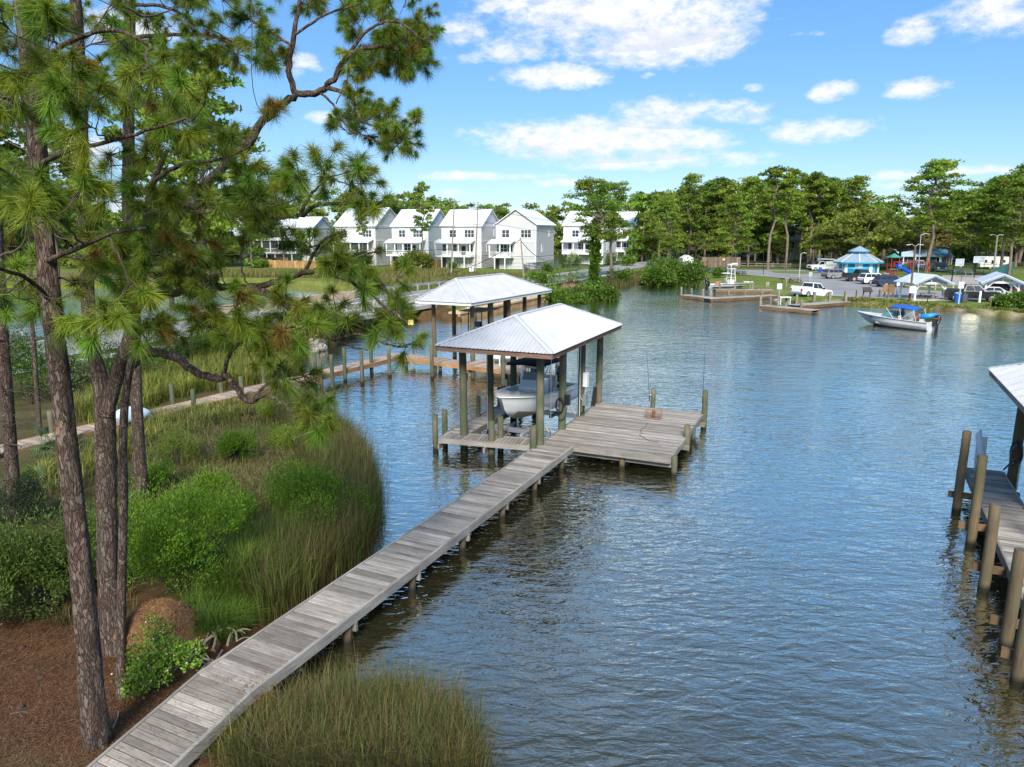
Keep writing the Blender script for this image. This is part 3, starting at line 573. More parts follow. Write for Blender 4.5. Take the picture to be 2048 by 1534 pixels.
# --- dock at the right edge of the view
U6, N6 = hd(25.7); RC = G(1931.6, 935.6, DZ); RC.z = 0
rd = thing('wooden_dock', 'narrow plank dock with leaning dark pilings at the right edge of the view', 'dock', (RC.x, RC.y, 0))
planks(rd, RC - U6 * 13.5, U6, N6, 13.5, 1.05, DZ, DZ, W_GREY, seed=21)
edge(rd, RC - U6 * 13.5 - N6 * .03, RC - N6 * .03, DZ, DZ, w=.06, h=.24); edge(rd, RC - U6 * 13.5 + N6 * 1.08, RC + N6 * 1.08, DZ, DZ, w=.06, h=.24); edge(rd, RC + U6 * .03, RC + U6 * .03 + N6 * 1.05, DZ, DZ, w=.05, h=.2)
for wl, tp in [((1912, 1025), (1937, 863)), ((1940, 1092), (1966, 911)), ((1966, 1182), (1993, 1010)), ((2010, 1297), (2044, 1100)), ((2033, 1368), (2066, 1165))]: 
    g = G(*wl, 0); zt = V(*tp, g.y).z; pile(rd, (g.x, g.y), zt, .125, W_PILE2)
    s = (g - RC).dot(U6); a = RC + U6 * (s + .14) - N6 * .75; under(rd, a, a + N6 * 1.9, DZ - .16, .07, .2, W_BROWN)
lst = MB(); q = G(2012, 1172, .5); ax = U6; 
for k in range(2): lst.box((q.x + .32 + .3 * k * N6.x, q.y - .35 + .3 * k * N6.y, .5), (.28, 1.5, .04), rz=-radians(25.7))
lst.build('step_board', W_TAN, rd, world=True)
lst = MB(); lst.box((q.x + .12, q.y - .28, .46), (.05, 1.55, .2), rz=-radians(25.7)); lst.build('step_stringer', W_GREY, rd, world=True)
for s, p in [(-1.5, 1.2), (-4.5, 1.2), (-7.5, 1.2)]: pile(rd, RC + U6 * s + N6 * p, .5, .14, W_PILE2)
bh3 = thing('boathouse', 'boathouse at the right edge, only the corner of its white roof and one post showing', 'boathouse', (19, 21, 0), group='boathouses')
PB = RC + U6 * -.35 + N6 * 1.28
for s in (0, -3.2, -6.4):
    pile(bh3, PB + U6 * s, 3.85, .155, W_PILE2, 'post'); pile(bh3, PB + U6 * s + N6 * 4.2, 3.75, .17, W_PILE2, 'post')
hip_roof(bh3, PB, U6, N6, -.9, 5.1, -7.2, 1.0, 4.1, 5.35, -4.6, -1.7, W_EDGE, fh=.18)
# ------------------------------------------------------------------ causeway bridge, walls, rocks, houses, poles
TANC = mat('tan_concrete', (.62, .47, .30), .9, var=.18, vscale=.8, bump=.2, bscale=10, detail=7); PALEC = mat('pale_concrete', (.47, .43, .36), .9, var=.16, vscale=.7, bump=.2, bscale=10, detail=7)
br = thing('bridge', 'low concrete road bridge with tan parapets crossing the channel', 'bridge', tuple(RD(2, 4, 0)))
def rbox(name, m, s0, s1, p0, p1, z0, z1, parent, zfun=None):
    b = MB(); A = [RD(s0, p0), RD(s1, p0), RD(s1, p1), RD(s0, p1)]; b.hexa([Vector((q.x, q.y, z0)) for q in A][::-1], [Vector((q.x, q.y, z1)) for q in A][::-1]); return b.build(name, m, parent, world=True)
rbox('deck_slab', PALEC, -5.5, 10, -.1, 8.4, .95, 1.5, br)
for i in range(4): rbox('parapet', TANC, -14 + i * 5.3, -14 + i * 5.3 + 5.27, -.12, .16, 1.3, 2.38, br)
for i in range(4): rbox('parapet', PALEC, -11.8 + i * 5.6, -11.8 + i * 5.6 + 5.57, 8.1, 8.4, 1.2, 2.28, br)
for s in (-.5, 4.5):
    for p in (1.0, 4.1, 7.2): b = MB(); q = RD(s, p); b.box((q.x, q.y, .1), (.5, .5, 1.8), rz=radians(-25.2)); b.build('pier', PALEC, br, world=True)
    rbox('pier_cap', PALEC, s - .35, s + .35, .2, 8.0, .6, .96, br)
rbox('abutment', PALEC, 8.6, 9.8, -.3, 10.6, -1, 1.2, br); rbox('abutment', PALEC, -6.6, -5.2, -.3, 9.0, -1, 1.2, br); rbox('abutment_block', PALEC, 7.4, 8.6, 9.4, 10.6, .2, .9, br); rbox('wing_wall', TANC, 8.8, 9.3, 10.6, 14.4, -1, .95, br)
def guardrail(label, s0, s1, p, double=False):
    g = thing('guardrail', label, 'guardrail', tuple(RD(s0, p, rz(s0))), group='road guardrails'); n = int((s1 - s0) / 2.6)
    for k in range(n + 1):
        s = s0 + (s1 - s0) * k / n; b = MB(); q = RD(s, p); b.box((q.x, q.y, rz(s) + .3), (.14, .16, .9), rz=radians(-25.2)); b.build('post', GALV, g, world=True)
    b = MB(); m = 12
    for dz, dy in ((.62, 0), (.71, -.04), (.80, 0)):
        for k in range(m): sa, sb = s0 + (s1 - s0) * k / m, s0 + (s1 - s0) * (k + 1) / m; b.bar(RD(sa, p - .1 + dy, rz(sa) + dz), RD(sb, p - .1 + dy, rz(sb) + dz), .05, .11)
    b.build('rail_beam', GALV, g, world=True)
guardrail('steel guardrail on the far side of the road left of the bridge', -58, -14, -.35); guardrail('steel guardrail on the far side of the road right of the bridge', 7.5, 34, -.35); guardrail('steel guardrail on the near side of the road right of the bridge', 11, 26, 8.5)
gf = thing('railing', 'galvanised footpath railing on tall posts beside the small palm', 'railing', tuple(RD(-22, 9.2, 1.5)))
for k in range(11): s = -23.2 + k * 1.15; b = MB(); q = RD(s, 9.25, 0); b.box((q.x, q.y, 1.95), (.10, .07, 1.1), rz=radians(-25.2)); b.build('post', GALV, gf, world=True)
b = MB(); b.bar(RD(-23.4, 9.25, 2.52), RD(-11.5, 9.25, 2.52), .14, .1); b.build('top_rail', GALV, gf, world=True)
pr = thing('railing', 'white pipe railing with looped ends along the bridge footpath', 'railing', tuple(RD(-9, 9.4, 1.4)))
for k in range(4):
    s = -10.2 + k * 4.0; a, c = RD(s, 9.5, 1.3), RD(s + 3.9, 9.5, 1.3); U = lambda z, f: tuple(a.lerp(c, f) + Vector((0, 0, z))); b = MB(); b.tube([U(0, 0), U(.95, 0), U(1.08, .02), U(1.12, .05), U(1.12, .95), U(1.08, .98), U(.95, 1), U(0, 1)], .035, 6); b.build('rail_loop', STEELW, pr, world=True)
    b = MB(); b.tube([U(.55, 0), U(.55, 1)], .022, 5); b.build('mid_rail', STEELW, pr, world=True)
rbox('footpath_slab', PALEC, -11, 10, 8.45, 10.2, .95, 1.33, br)
# seawall right of the bridge: cap and sheet-pile face in panels
sw = thing('seawall', 'orange-stained retaining wall along the water right of the bridge', 'wall', tuple(RD(5.3, 14.3, 0))); SWM = mat('stained_seawall', (.68, .42, .17), .9, col2=(.34, .19, .08), vscale=1.5, bump=.4, bscale=9, detail=7); CAPM = mat('seawall_cap', (.62, .46, .27), .9, var=.25, vscale=1.2)
for i in range(16): s = 5.3 + i * 2.36; rbox('wall_panel', SWM, s, s + 2.34, 14.15, 14.4, -1.2, .62 + R.uniform(-.02, .02), sw)
for i in range(8): s = 5.3 + i * 4.72; rbox('wall_cap', CAPM, s, s + 4.7, 13.1, 14.5, .63, .82, sw)
# riprap below the footpath
ROCK = mat('riprap_stone', (.40, .35, .30), .9, var=.3, vscale=3, bump=.6, bscale=14, rand=.22); rk = random.Random(4); ROCKS = []
for i in range(5):
    b = MB(); b.ball((0, 0, 0), 1, 9, 6, (1, .85, .75)); b.v = [tuple(Vector(v) * rk.uniform(.78, 1.14)) for v in b.v]; b.sm = [False] * len(b.sm); me = b.mesh('rock'); me.materials.append(ROCK); ROCKS.append(me)
BSTONE = mat('brown_stone', (.16, .11, .07), .9, var=.3, vscale=3, bump=.6, bscale=14)
def rock(p, r, label='pale boulder in the riprap heap at the foot of the bank left of the bridge', group='riprap boulders'):
    o = link('rock', rk.choice(ROCKS)); o.location = p; o.scale = (r, r, r); o.rotation_euler = (rk.uniform(0, 3), rk.uniform(0, 3), rk.uniform(0, 6)); return tag(o, label, 'rock', group)
for i in range(34):
    px, py = rk.uniform(574, 650), rk.uniform(674, 702); t = (702 - py) / 28; g = G(px, py + 2, .1 + .5 * t); rock((g.x, g.y, .1 + .5 * t), rk.uniform(.22, .46))
for i in range(16):
    s = rk.uniform(6, 40); q = RD(s, 14.3 + rk.uniform(.3, .8), -.05); o = rock(q, rk.uniform(.15, .32), 'brown stone at the waterline below the orange wall', 'stones along the seawall'); o.material_slots[0].link = 'OBJECT'; o.material_slots[0].material = BSTONE
o = thing('timber_bulkhead', 'leaning timber post and block at the bridge corner above the boulders', 'bulkhead', tuple(G(632, 682, .2))); b = MB(); g0, g1 = G(636, 687, .1), G(631, 668, 1.0); b.bar(g0, g1, .3, .3); b.build('leaning_post', W_TAN, o, world=True); b = MB(); q = G(642, 682, .3); b.box((q.x, q.y, .35), (.9, .9, .9), rz=.4); b.build('block', CONC, o, world=True)
# ------------------------------------------------------------------ houses
def siding(name, col, scale, axis='Z'):
    m = bpy.data.materials.new(name); m.use_nodes = True; nt = m.node_tree; N = nt.nodes; L = nt.links; b = N['Principled BSDF']; b.inputs['Roughness'].default_value = .6
    tc = N.new('ShaderNodeTexCoord'); w = N.new('ShaderNodeTexWave'); w.bands_direction = axis; w.wave_profile = 'SAW'; w.inputs['Scale'].default_value = scale; L.new(tc.outputs['Object'], w.inputs['Vector'])
    n = N.new('ShaderNodeTexNoise'); n.inputs['Scale'].default_value = .8; n.inputs['Detail'].default_value = 6; L.new(tc.outputs['Object'], n.inputs['Vector']); mr = N.new('ShaderNodeMapRange'); mr.inputs[3].default_value = .93; mr.inputs[4].default_value = 1.05; L.new(n.outputs[0], mr.inputs[0])
    h = N.new('ShaderNodeHueSaturation'); h.inputs['Color'].default_value = (*col, 1); L.new(mr.outputs[0], h.inputs['Value']); L.new(h.outputs[0], b.inputs['Base Color'])
    bp = N.new('ShaderNodeBump'); bp.inputs['Strength'].default_value = .5; bp.inputs['Distance'].default_value = .04; L.new(w.outputs[0], bp.inputs['Height']); L.new(bp.outputs[0], b.inputs['Normal']); return m
SID = {k: siding('siding_' + k, c, 1.6) for k, c in dict(white=(.74, .74, .72), mint=(.66, .73, .70), cream=(.72, .69, .63), grey=(.60, .585, .565), ivory=(.74, .72, .67)).items()}
HROOF = mat('white_seam_roof', (.78, .80, .83), .4, var=.05, vscale=.4); WPANE = mat('window_pane', (.03, .045, .055), .05, spec=.9); SCREEN = mat('porch_screen', (.035, .035, .04), .7); LATT = mat('slat_skirt', (.72, .72, .69), .6)
def window(root, x, z, w, h, y=0.0, side=None, panes=2):
    """window on the facade (y) or on the right side wall (side = x of wall)"""
    b = MB(); f = MB()
    def bx(m, cx, cz, sx, sz, pr, th):
        if side is None: m.box((cx, y - pr, cz), (sx, th, sz))
        else: m.box((side + pr, cx, cz), (th, sx, sz))
    for dx, dz, sx, sz in ((-w / 2 - .05, 0, .11, h + .22), (w / 2 + .05, 0, .11, h + .22), (0, h / 2 + .055, w, .11), (0, -h / 2 - .055, w, .11)): bx(b, x + dx, z + dz, sx, sz, .03, .09)
    for k in range(1, panes): bx(b, x - w / 2 + w * k / panes, z, .09, h, .03, .085)
    bx(b, x, z, w, .05, .025, .07); fr = b.build('window', WHITE, root)
    for k in range(panes): f = MB(); bx(f, x - w / 2 + w * (k + .5) / panes, z, w / panes - .09, h, .004, .03); f.build('pane', WPANE, fr)
def rail(root, a, c, z, h=.95, m=None, n=None, name='railing'):
    a = Vector(a); c = Vector(c); b = MB(); L = (c - a).length; b.bar(a + Vector((0, 0, z + h)), c + Vector((0, 0, z + h)), .09, .07); b.bar(a + Vector((0, 0, z + .12)), c + Vector((0, 0, z + .12)), .07, .06); k = n or max(2, int(L / .22))
    for i in range(1, k): p = a.lerp(c, i / k); b.bar(p + Vector((0, 0, z + .12)), p + Vector((0, 0, z + h)), .04, .04)
    return b.build(name, m or WHITE, root)
def house(label, loc, rzdeg, W=9.2, D=11, col='white', style='side', z1=2.6, ze=8.8, zr=12.4, porch=(-4.4, 2.6), pd=2.2, win2=(-2.0, 1.9), screened=False, pr_z=5.7, dark_skirt=False, wins=True, door=True):
    o = thing('house', label, 'house', loc, radians(rzdeg), 'white stilt houses along the road'); sm = SID[col]; x0, x1 = -W / 2, W / 2
    b = MB(); pro = [(x0, z1), (x1, z1), (x1, ze)] + ([(0, zr - .15)] if style == 'front' else []) + [(x0, ze)]
    if style == 'front':
        b.extr(pro, (0, D / 2, 0), (1, 0, 0), (0, 0, 1), (0, -1, 0), D)
    else:
        b.extr([(0, z1), (D, z1), (D, ze), (D / 2, zr - .15), (0, ze)], (0, 0, 0), (0, 1, 0), (0, 0, 1), (1, 0, 0), W)
    b.build('wall', sm, o)
    b = MB(); oh = .45
    if style == 'front':
        for s in (-1, 1):
            e = Vector((s * (W / 2 + oh), -oh, ze - oh * (zr - ze) / (W / 2))); r_ = Vector((0, -oh, zr)); P = [e, r_, r_ + Vector((0, D + 2 * oh, 0)), e + Vector((0, D + 2 * oh, 0))]; b = MB(); P = P if s < 0 else P[::-1]; b.slab(*[q + Vector((0, 0, .1)) for q in P][::-1], .14); rf = b.build('roof', HROOF, o)
    else:
        for s in (0, 1):
            e0 = Vector((x0 - oh, -oh if s == 0 else D + oh, ze - oh * (zr - ze) / (D / 2))); r0 = Vector((x0 - oh, D / 2, zr)); dx = Vector((W + 2 * oh, 0, 0)); P = [e0, e0 + dx, r0 + dx, r0]; P = P if s == 0 else P[::-1]; b = MB(); b.slab(*[q + Vector((0, 0, .1)) for q in P], .14); rf = b.build('roof', HROOF, o)
    for k in range(1, int(W / .6)):
        sb = MB(); x = x0 + k * .6
        if style != 'front': sb.bar((x, -oh + .05, ze - oh * (zr - ze) / (D / 2) + .13), (x, D / 2 - .1, zr + .1), .035, .03)
        else: continue
        sb.build('roof_seam', HROOF, rf)
    if style != 'front':                       # gable trim band on the right end
        b = MB(); b.box((x1 + .025, D / 2, ze - .1), (.05, D, .3)); b.build('trim_band', WHITE, o); b = MB(); b.box((x1 + .025, D / 2, z1 + 3.05), (.05, D, .25)); b.build('trim_band', WHITE, o)
    b = MB(); b.box((0, -.03, z1 + 3.05), (W, .06, .25)); b.build('trim_band', WHITE, o)
    for s in (-1, 1): b = MB(); b.box((s * (W / 2 - .05), -.02, (z1 + ze) / 2), (.22, .06, ze - z1)); b.build('corner_board', WHITE, o)
    # skirt of horizontal slats on the ground storey, set back piers
    b = MB()
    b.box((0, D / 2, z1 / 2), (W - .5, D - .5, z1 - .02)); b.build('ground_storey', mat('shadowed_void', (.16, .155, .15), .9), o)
    for s in range(9): b = MB(); z = .15 + s * .28; b.box((0, 0, z), (W, .05, .2)); b.box((x1, D / 2, z), (.05, D, .2)); b.box((x0, D / 2, z), (.05, D, .2)); b.build('slat', LATT, o)
    for s in (-.5, -.17, .17, .5): b = MB(); b.box((s * (W - .2), .06, z1 / 2), (.25, .1, z1)); b.build('pier', LATT, o)
    if door: b = MB(); b.box((porch[0] + 1.0, -.05, 1.05), (.95, .06, 2.1)); d_ = b.build('door', mat('brown_door', (.07, .045, .035), .6), o)
    if wins:
        for x in win2: window(o, x, 7.25, 1.6 if x < 0 else 2.2, 1.5, panes=2 if x < 0 else 3)
        window(o, D * .32, 4.2, .7, 1.4, side=x1, panes=1); window(o, D * .7, 7.3, .5, 1.2, side=x1, panes=1)
    a, c = porch
    b = MB(); b.box(((a + c) / 2, -pd / 2, z1 - .12), (c - a, pd, .26)); b.build('porch_floor', WHITE, o)
    b = MB(); q = [Vector((a - .3, -pd - .35, pr_z - .35)), Vector((c + .3, -pd - .35, pr_z - .35)), Vector((c + .3, -.02, pr_z + .4)), Vector((a - .3, -.02, pr_z + .4))]; b.slab(*q, .16); b.build('porch_roof', HROOF, o)
    n = max(2, int(round((c - a) / 2.4))); xs = [a + .12 + (c - a - .24) * k / n for k in range(n + 1)]
    for x in xs: b = MB(); b.box((x, -pd + .12, (z1 + pr_z) / 2 - .2), (.24, .24, pr_z - z1 - .3)); b.build('porch_post', WHITE, o)
    for k in range(n): rail(o, (xs[k] + .12, -pd + .12, 0), (xs[k + 1] - .12, -pd + .12, 0), z1)
    rail(o, (c - .1, -pd + .2, 0), (c - .1, 0, 0), z1)
    for k in range(n):
        b = MB(); b.box(((xs[k] + xs[k + 1]) / 2, -pd + .1, z1 / 2 - .1), (.22, .22, z1 - .26)); b.build('porch_pier', LATT, o)
    if screened:
        for k in range(n): b = MB(); b.box(((xs[k] + xs[k + 1]) / 2, -pd + .2, (z1 + .95 + pr_z - .55) / 2), (xs[k + 1] - xs[k] - .24, .03, pr_z - .55 - z1 - .95)); b.build('screen_panel', SCREEN, o)
    else:
        window(o, a + 1.2, 4.2, .9, 1.5, panes=1); window(o, (a + c) / 2, 4.2, 1.7, 1.6, panes=2); window(o, c - .9, 4.2, 1.2, 1.6, panes=2)
        b = MB(); b.box(((a + c) / 2 + 1.6, -.04, 3.65), (.95, .06, 2.05)); b.build('front_door', GLASS, o)
    return o
def hloc(px, Y, z=1.15): v = V(px, 500, Y); return (v.x, v.y, z)
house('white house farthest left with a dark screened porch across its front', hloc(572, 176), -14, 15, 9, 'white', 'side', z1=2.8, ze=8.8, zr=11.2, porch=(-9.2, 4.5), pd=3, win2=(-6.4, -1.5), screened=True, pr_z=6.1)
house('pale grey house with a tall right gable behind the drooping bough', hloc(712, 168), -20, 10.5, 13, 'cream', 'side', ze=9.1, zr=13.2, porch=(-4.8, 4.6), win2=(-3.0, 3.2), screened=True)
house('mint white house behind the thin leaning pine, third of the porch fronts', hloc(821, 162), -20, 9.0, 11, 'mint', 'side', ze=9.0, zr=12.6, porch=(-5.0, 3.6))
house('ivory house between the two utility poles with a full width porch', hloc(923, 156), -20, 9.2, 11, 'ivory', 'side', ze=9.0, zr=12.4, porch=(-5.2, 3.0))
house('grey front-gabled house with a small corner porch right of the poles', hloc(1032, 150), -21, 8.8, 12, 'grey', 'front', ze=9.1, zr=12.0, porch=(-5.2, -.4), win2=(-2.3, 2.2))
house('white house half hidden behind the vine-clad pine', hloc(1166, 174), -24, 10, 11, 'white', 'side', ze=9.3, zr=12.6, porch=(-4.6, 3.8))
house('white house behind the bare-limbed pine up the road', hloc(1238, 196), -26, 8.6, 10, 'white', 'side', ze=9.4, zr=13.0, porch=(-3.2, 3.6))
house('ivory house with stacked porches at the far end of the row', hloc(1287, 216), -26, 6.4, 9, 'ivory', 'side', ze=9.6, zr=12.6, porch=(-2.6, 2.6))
# timber fences between the houses and the marsh: boards past the limit stay joined panel by panel
def board_fence(label, a, c, h, m, zb=1.0, bw=.3, step=2.4):
    a = Vector(a); c = Vector(c); L = (c - a).length; o = thing('fence', label, 'fence', (a.x, a.y, zb)); n = max(1, int(L / step)); k = max(2, int(round(L / n / bw)))
    for i in range(n):
        p, q = a.lerp(c, i / n), a.lerp(c, (i + 1) / n)
        b = MB(); b.box((p.x, p.y, zb + h / 2), (.12, .12, h + .1)); b.build('post', m, o, world=True)
        for j in range(k):
            r0, r1_ = p.lerp(q, (j + .04) / k), p.lerp(q, (j + .96) / k); b = MB(); b.bar(Vector((r0.x, r0.y, zb + h / 2)), Vector((r1_.x, r1_.y, zb + h / 2)), .03, h + R.uniform(-.03, .03)); b.build('board', m, o, world=True)
    return o
def wp(px, Y): v = V(px, 500, Y); return (v.x, v.y, 0)
board_fence('new orange timber fence in front of the screened porch house', wp(500, 158), wp(690, 148), 1.8, W_FENCE, 1.0, .6); board_fence('orange timber fence between the mint house and the ivory house', wp(782, 148), wp(800, 147), 1.8, W_FENCE, 1.1, .6); board_fence('brown timber fence running back beside the ivory house', wp(860, 150), wp(882, 156), 1.8, W_FENCE, 1.1, .6)
board_fence('upper brown retaining fence on the left behind the orange one', wp(500, 164), wp(575, 161), 1.2, W_BROWN, 1.9, .6)
df = thing('fence', 'dark grey slatted fence right of the front-gabled house', 'fence', (*wp(1045, 138)[:2], 1.1)); DGR = mat('dark_grey_slat', (.12, .125, .125), .8, var=.2); A_, B_ = Vector(wp(1046, 136)), Vector(wp(1116, 150))
for i in range(7):
    p, q = A_.lerp(B_, i / 6.0), A_.lerp(B_, min(1, (i + 1) / 6.0)); b = MB(); b.box((p.x, p.y, 2.0), (.16, .16, 1.9)); b.build('post', DGR, df, world=True)
    if i < 6:
        for s in range(6): b = MB(); b.bar(Vector((p.x, p.y, 1.3 + s * .29)), Vector((q.x, q.y, 1.3 + s * .29)), .04, .2 if i != 3 else .27); b.build('slat', DGR, df, world=True)
# ------------------------------------------------------------------ utility poles and wires
POLEM = mat('pole_wood', (.27, .235, .195), .9, var=.25, vscale=2); WIREM = mat('wire', (.03, .03, .03), .6)
def upole(label, base, top, r=.16, arms=()):
    o = thing('utility_pole', label, 'utility pole', tuple(base), group='utility poles'); b = MB(); b.tube([base - Vector((0, 0, .5)), base.lerp(top, .5), top], [r, r * .85, r * .65], 9); b.build('pole', POLEM, o, world=True)
    for z, w in arms:
        p = base.lerp(top, z); d = RN.copy(); b = MB(); b.bar(p - d * w, p + d * w, .11, .13); b.build('crossarm', POLEM, o, world=True)
        for t in (-.95, -.5, .5, .95): q = p + d * w * t; b = MB(); b.cyl(q + Vector((0, 0, .06)), q + Vector((0, 0, .34)), .06, .04, 7); b.build('insulator', GALV, o, world=True)
    return o
def up_at(px, pyb, pxt, pyt, z=1.0): g = G(px, pyb, z); t = V(pxt, pyt, g.y); return g, t
pA = up_at(902, 556, 909, 398); pB = up_at(950, 551, 956, 404); pC = up_at(1049, 562, 1041, 475, 1.2)
upole('taller left utility pole in front of the mint and ivory houses', *pA, arms=((.965, 1.1),)); upole('utility pole with two crossarms in front of the ivory house', *pB, arms=((.9, .9), (.70, .9))); upole('short leaning guy pole before the grey gabled house', *pC, r=.13)
pD = up_at(601, 520, 601, 382); upole('distant pole showing above the drooping boughs', *pD, arms=((.97, 1.0),))
def wire(label, a, c, sag, r=.03, name='power_line'):
    b = MB(); n = 14; pts = [a.lerp(c, i / n) - Vector((0, 0, sag * 4 * (i / n) * (1 - i / n))) for i in range(n + 1)]; q = pts[0]; b.tube([p - q for p in pts], r, 4); o = b.build(name, WIREM); o.location = q; return tag(o, label, 'cable', 'overhead wires')
TA, TB = pA[1], pB[1]; L0 = V(-200, 372, 118)
for k, (dz, lb) in enumerate([(-.4, 'top overhead wire running left from the taller pole'), (-.8, 'second overhead wire running left from the taller pole'), (-4.4, 'low thick cable running left from the taller pole'), (-8.2, 'lowest sagging cable running left across the marsh')]): wire(lb, TA + Vector((0, 0, dz)), L0 + Vector((0, 0, dz)), .8 + .3 * k, .03 if k < 2 else .045)
far = V(1330, 452, 200)
for k, (dz, lb) in enumerate([(-.9, 'upper wire between the two-armed pole and the houses up the road'), (-3.3, 'middle wire from the two-armed pole up the road')]): wire(lb, TB + Vector((0, 0, dz)), far + Vector((0, 0, dz)), 1.2)
wire('short span of wire linking the two main poles', TA + Vector((0, 0, -.9)), TB + Vector((0, 0, -.9)), .3); wire('slack black cable swooping from the guy pole to the left', pC[1] + Vector((0, 0, -.3)), G(760, 548, 2.0), 2.6, .05); wire('slack black cable swooping right from the guy pole', pC[1] + Vector((0, 0, -.4)), V(1120, 515, 135), 1.6, .05)
o = thing('road_sign', 'small white sign with a black T in the marsh before the ivory house', 'sign', tuple(G(943, 553, 1.0))); g = G(943, 553, 1.0); b = MB(); b.cyl(g, g + Vector((0, 0, 1.6)), .05, n=6); b.build('post', GALV, o, world=True); b = MB(); b.box(g + Vector((0, 0, 1.35)), (.75, .05, .95)); b.build('panel', STEELW, o, world=True); b = MB(); b.box(g + Vector((0, -.04, 1.58)), (.34, .02, .09)); b.box(g + Vector((0, -.041, 1.3)), (.09, .02, .5)); b.build('letter', BLACK, o, world=True)
o = thing('marker_post', 'small yellow sign on a dark post beside the farther boathouse', 'sign', tuple(G(826, 700, 0))); g = G(826, 690, .0); b = MB(); b.cyl(g - Vector((0, 0, .5)), g + Vector((0, 0, 1.9)), .06, n=7); b.build('post', W_PILE2, o, world=True); b = MB(); b.box(g + Vector((-.12, -.08, 1.8)), (.42, .03, .42)); b.build('panel', mat('sign_yellow', (.75, .6, .12), .5), o, world=True)
# ------------------------------------------------------------------ near pines: trunks, limbs, twigs and needle tufts
def bark_mat():
    m = bpy.data.materials.new('pine_bark'); m.use_nodes = True; nt = m.node_tree; N = nt.nodes; L = nt.links; b = N['Principled BSDF']; b.inputs['Roughness'].default_value = .95; b.inputs['Specular IOR Level'].default_value = .15
    tc = N.new('ShaderNodeTexCoord'); mp = N.new('ShaderNodeMapping'); mp.inputs['Scale'].default_value = (1, 1, .26); L.new(tc.outputs['Object'], mp.inputs[0])
    nz = N.new('ShaderNodeTexNoise'); nz.inputs['Scale'].default_value = 5; nz.inputs['Detail'].default_value = 3; L.new(mp.outputs[0], nz.inputs['Vector'])
    wv = N.new('ShaderNodeMix'); wv.data_type = 'VECTOR'; wv.inputs[0].default_value = .22; L.new(mp.outputs[0], wv.inputs[4]); L.new(nz.outputs['Color'], wv.inputs[5])
    vo = N.new('ShaderNodeTexVoronoi'); vo.feature = 'DISTANCE_TO_EDGE'; vo.inputs['Scale'].default_value = 26; L.new(wv.outputs[1], vo.inputs['Vector'])
    vc = N.new('ShaderNodeTexVoronoi'); vc.inputs['Scale'].default_value = 26; L.new(wv.outputs[1], vc.inputs['Vector'])
    n4 = N.new('ShaderNodeTexNoise'); n4.inputs['Scale'].default_value = 60; n4.inputs['Detail'].default_value = 6; n4.inputs['Roughness'].default_value = .72; L.new(mp.outputs[0], n4.inputs['Vector'])
    n5 = N.new('ShaderNodeTexNoise'); n5.inputs['Scale'].default_value = 11; n5.inputs['Detail'].default_value = 6; n5.inputs['Roughness'].default_value = .7; L.new(wv.outputs[1], n5.inputs['Vector'])
    de = N.new('ShaderNodeMath'); de.operation = 'MULTIPLY_ADD'; L.new(n4.outputs[0], de.inputs[0]); de.inputs[1].default_value = .22; L.new(vo.outputs['Distance'], de.inputs[2])
    cr = N.new('ShaderNodeMapRange'); cr.inputs[1].default_value = .085; cr.inputs[2].default_value = .24; L.new(de.outputs[0], cr.inputs[0])
    sp = N.new('ShaderNodeSeparateColor'); L.new(vc.outputs['Color'], sp.inputs[0]); av = N.new('ShaderNodeMath'); av.operation = 'MULTIPLY_ADD'; L.new(sp.outputs[0], av.inputs[0]); av.inputs[1].default_value = .55; ms = N.new('ShaderNodeMath'); ms.operation = 'MULTIPLY'; L.new(n5.outputs[0], ms.inputs[0]); ms.inputs[1].default_value = .5; L.new(ms.outputs[0], av.inputs[2])
    r = N.new('ShaderNodeValToRGB'); e = r.color_ramp.elements; e[0].position = .1; e[0].color = (.075, .050, .038, 1); e[1].position = .88; e[1].color = (.34, .19, .10, 1)
    for p, c in ((.38, (.12, .080, .060, 1)), (.58, (.155, .115, .092, 1)), (.74, (.22, .17, .14, 1))): q = e.new(p); q.color = c
    L.new(av.outputs[0], r.inputs[0])
    h = N.new('ShaderNodeHueSaturation'); mr = N.new('ShaderNodeMapRange'); mr.inputs[1].default_value = .25; mr.inputs[2].default_value = .75; mr.inputs[3].default_value = .32; mr.inputs[4].default_value = 1.32; L.new(n4.outputs[0], mr.inputs[0]); L.new(r.outputs[0], h.inputs['Color']); L.new(mr.outputs[0], h.inputs['Value'])
    mx = N.new('ShaderNodeMix'); mx.data_type = 'RGBA'; L.new(cr.outputs[0], mx.inputs[0]); mx.inputs[6].default_value = (.058, .040, .031, 1); L.new(h.outputs[0], mx.inputs[7]); L.new(mx.outputs[2], b.inputs['Base Color'])
    ad = N.new('ShaderNodeMath'); ad.operation = 'MULTIPLY_ADD'; L.new(n4.outputs[0], ad.inputs[0]); ad.inputs[1].default_value = .45; L.new(cr.outputs[0], ad.inputs[2])
    bp = N.new('ShaderNodeBump'); bp.inputs['Strength'].default_value = 1; bp.inputs['Distance'].default_value = .02; L.new(ad.outputs[0], bp.inputs['Height']); L.new(bp.outputs[0], b.inputs['Normal']); return m
BARK = bark_mat(); TWIG = mat('twig_bark', (.085, .06, .045), .95, var=.35, vscale=14); NEEDLE = leafmat('pine_needles', .35, .5)
def smooth_path(pts, k=5):
    P = [np.array(p, float) for p in pts]; out = []
    for i in range(len(P) - 1):
        p0, p1, p2, p3 = P[max(i - 1, 0)], P[i], P[i + 1], P[min(i + 2, len(P) - 1)]
        for j in range(k):
            t = j / k; out.append(.5 * (2 * p1 + (p2 - p0) * t + (2 * p0 - 5 * p1 + 4 * p2 - p3) * t * t + (3 * p1 - p0 - 3 * p2 + p3) * t ** 3))
    out.append(P[-1]); return out
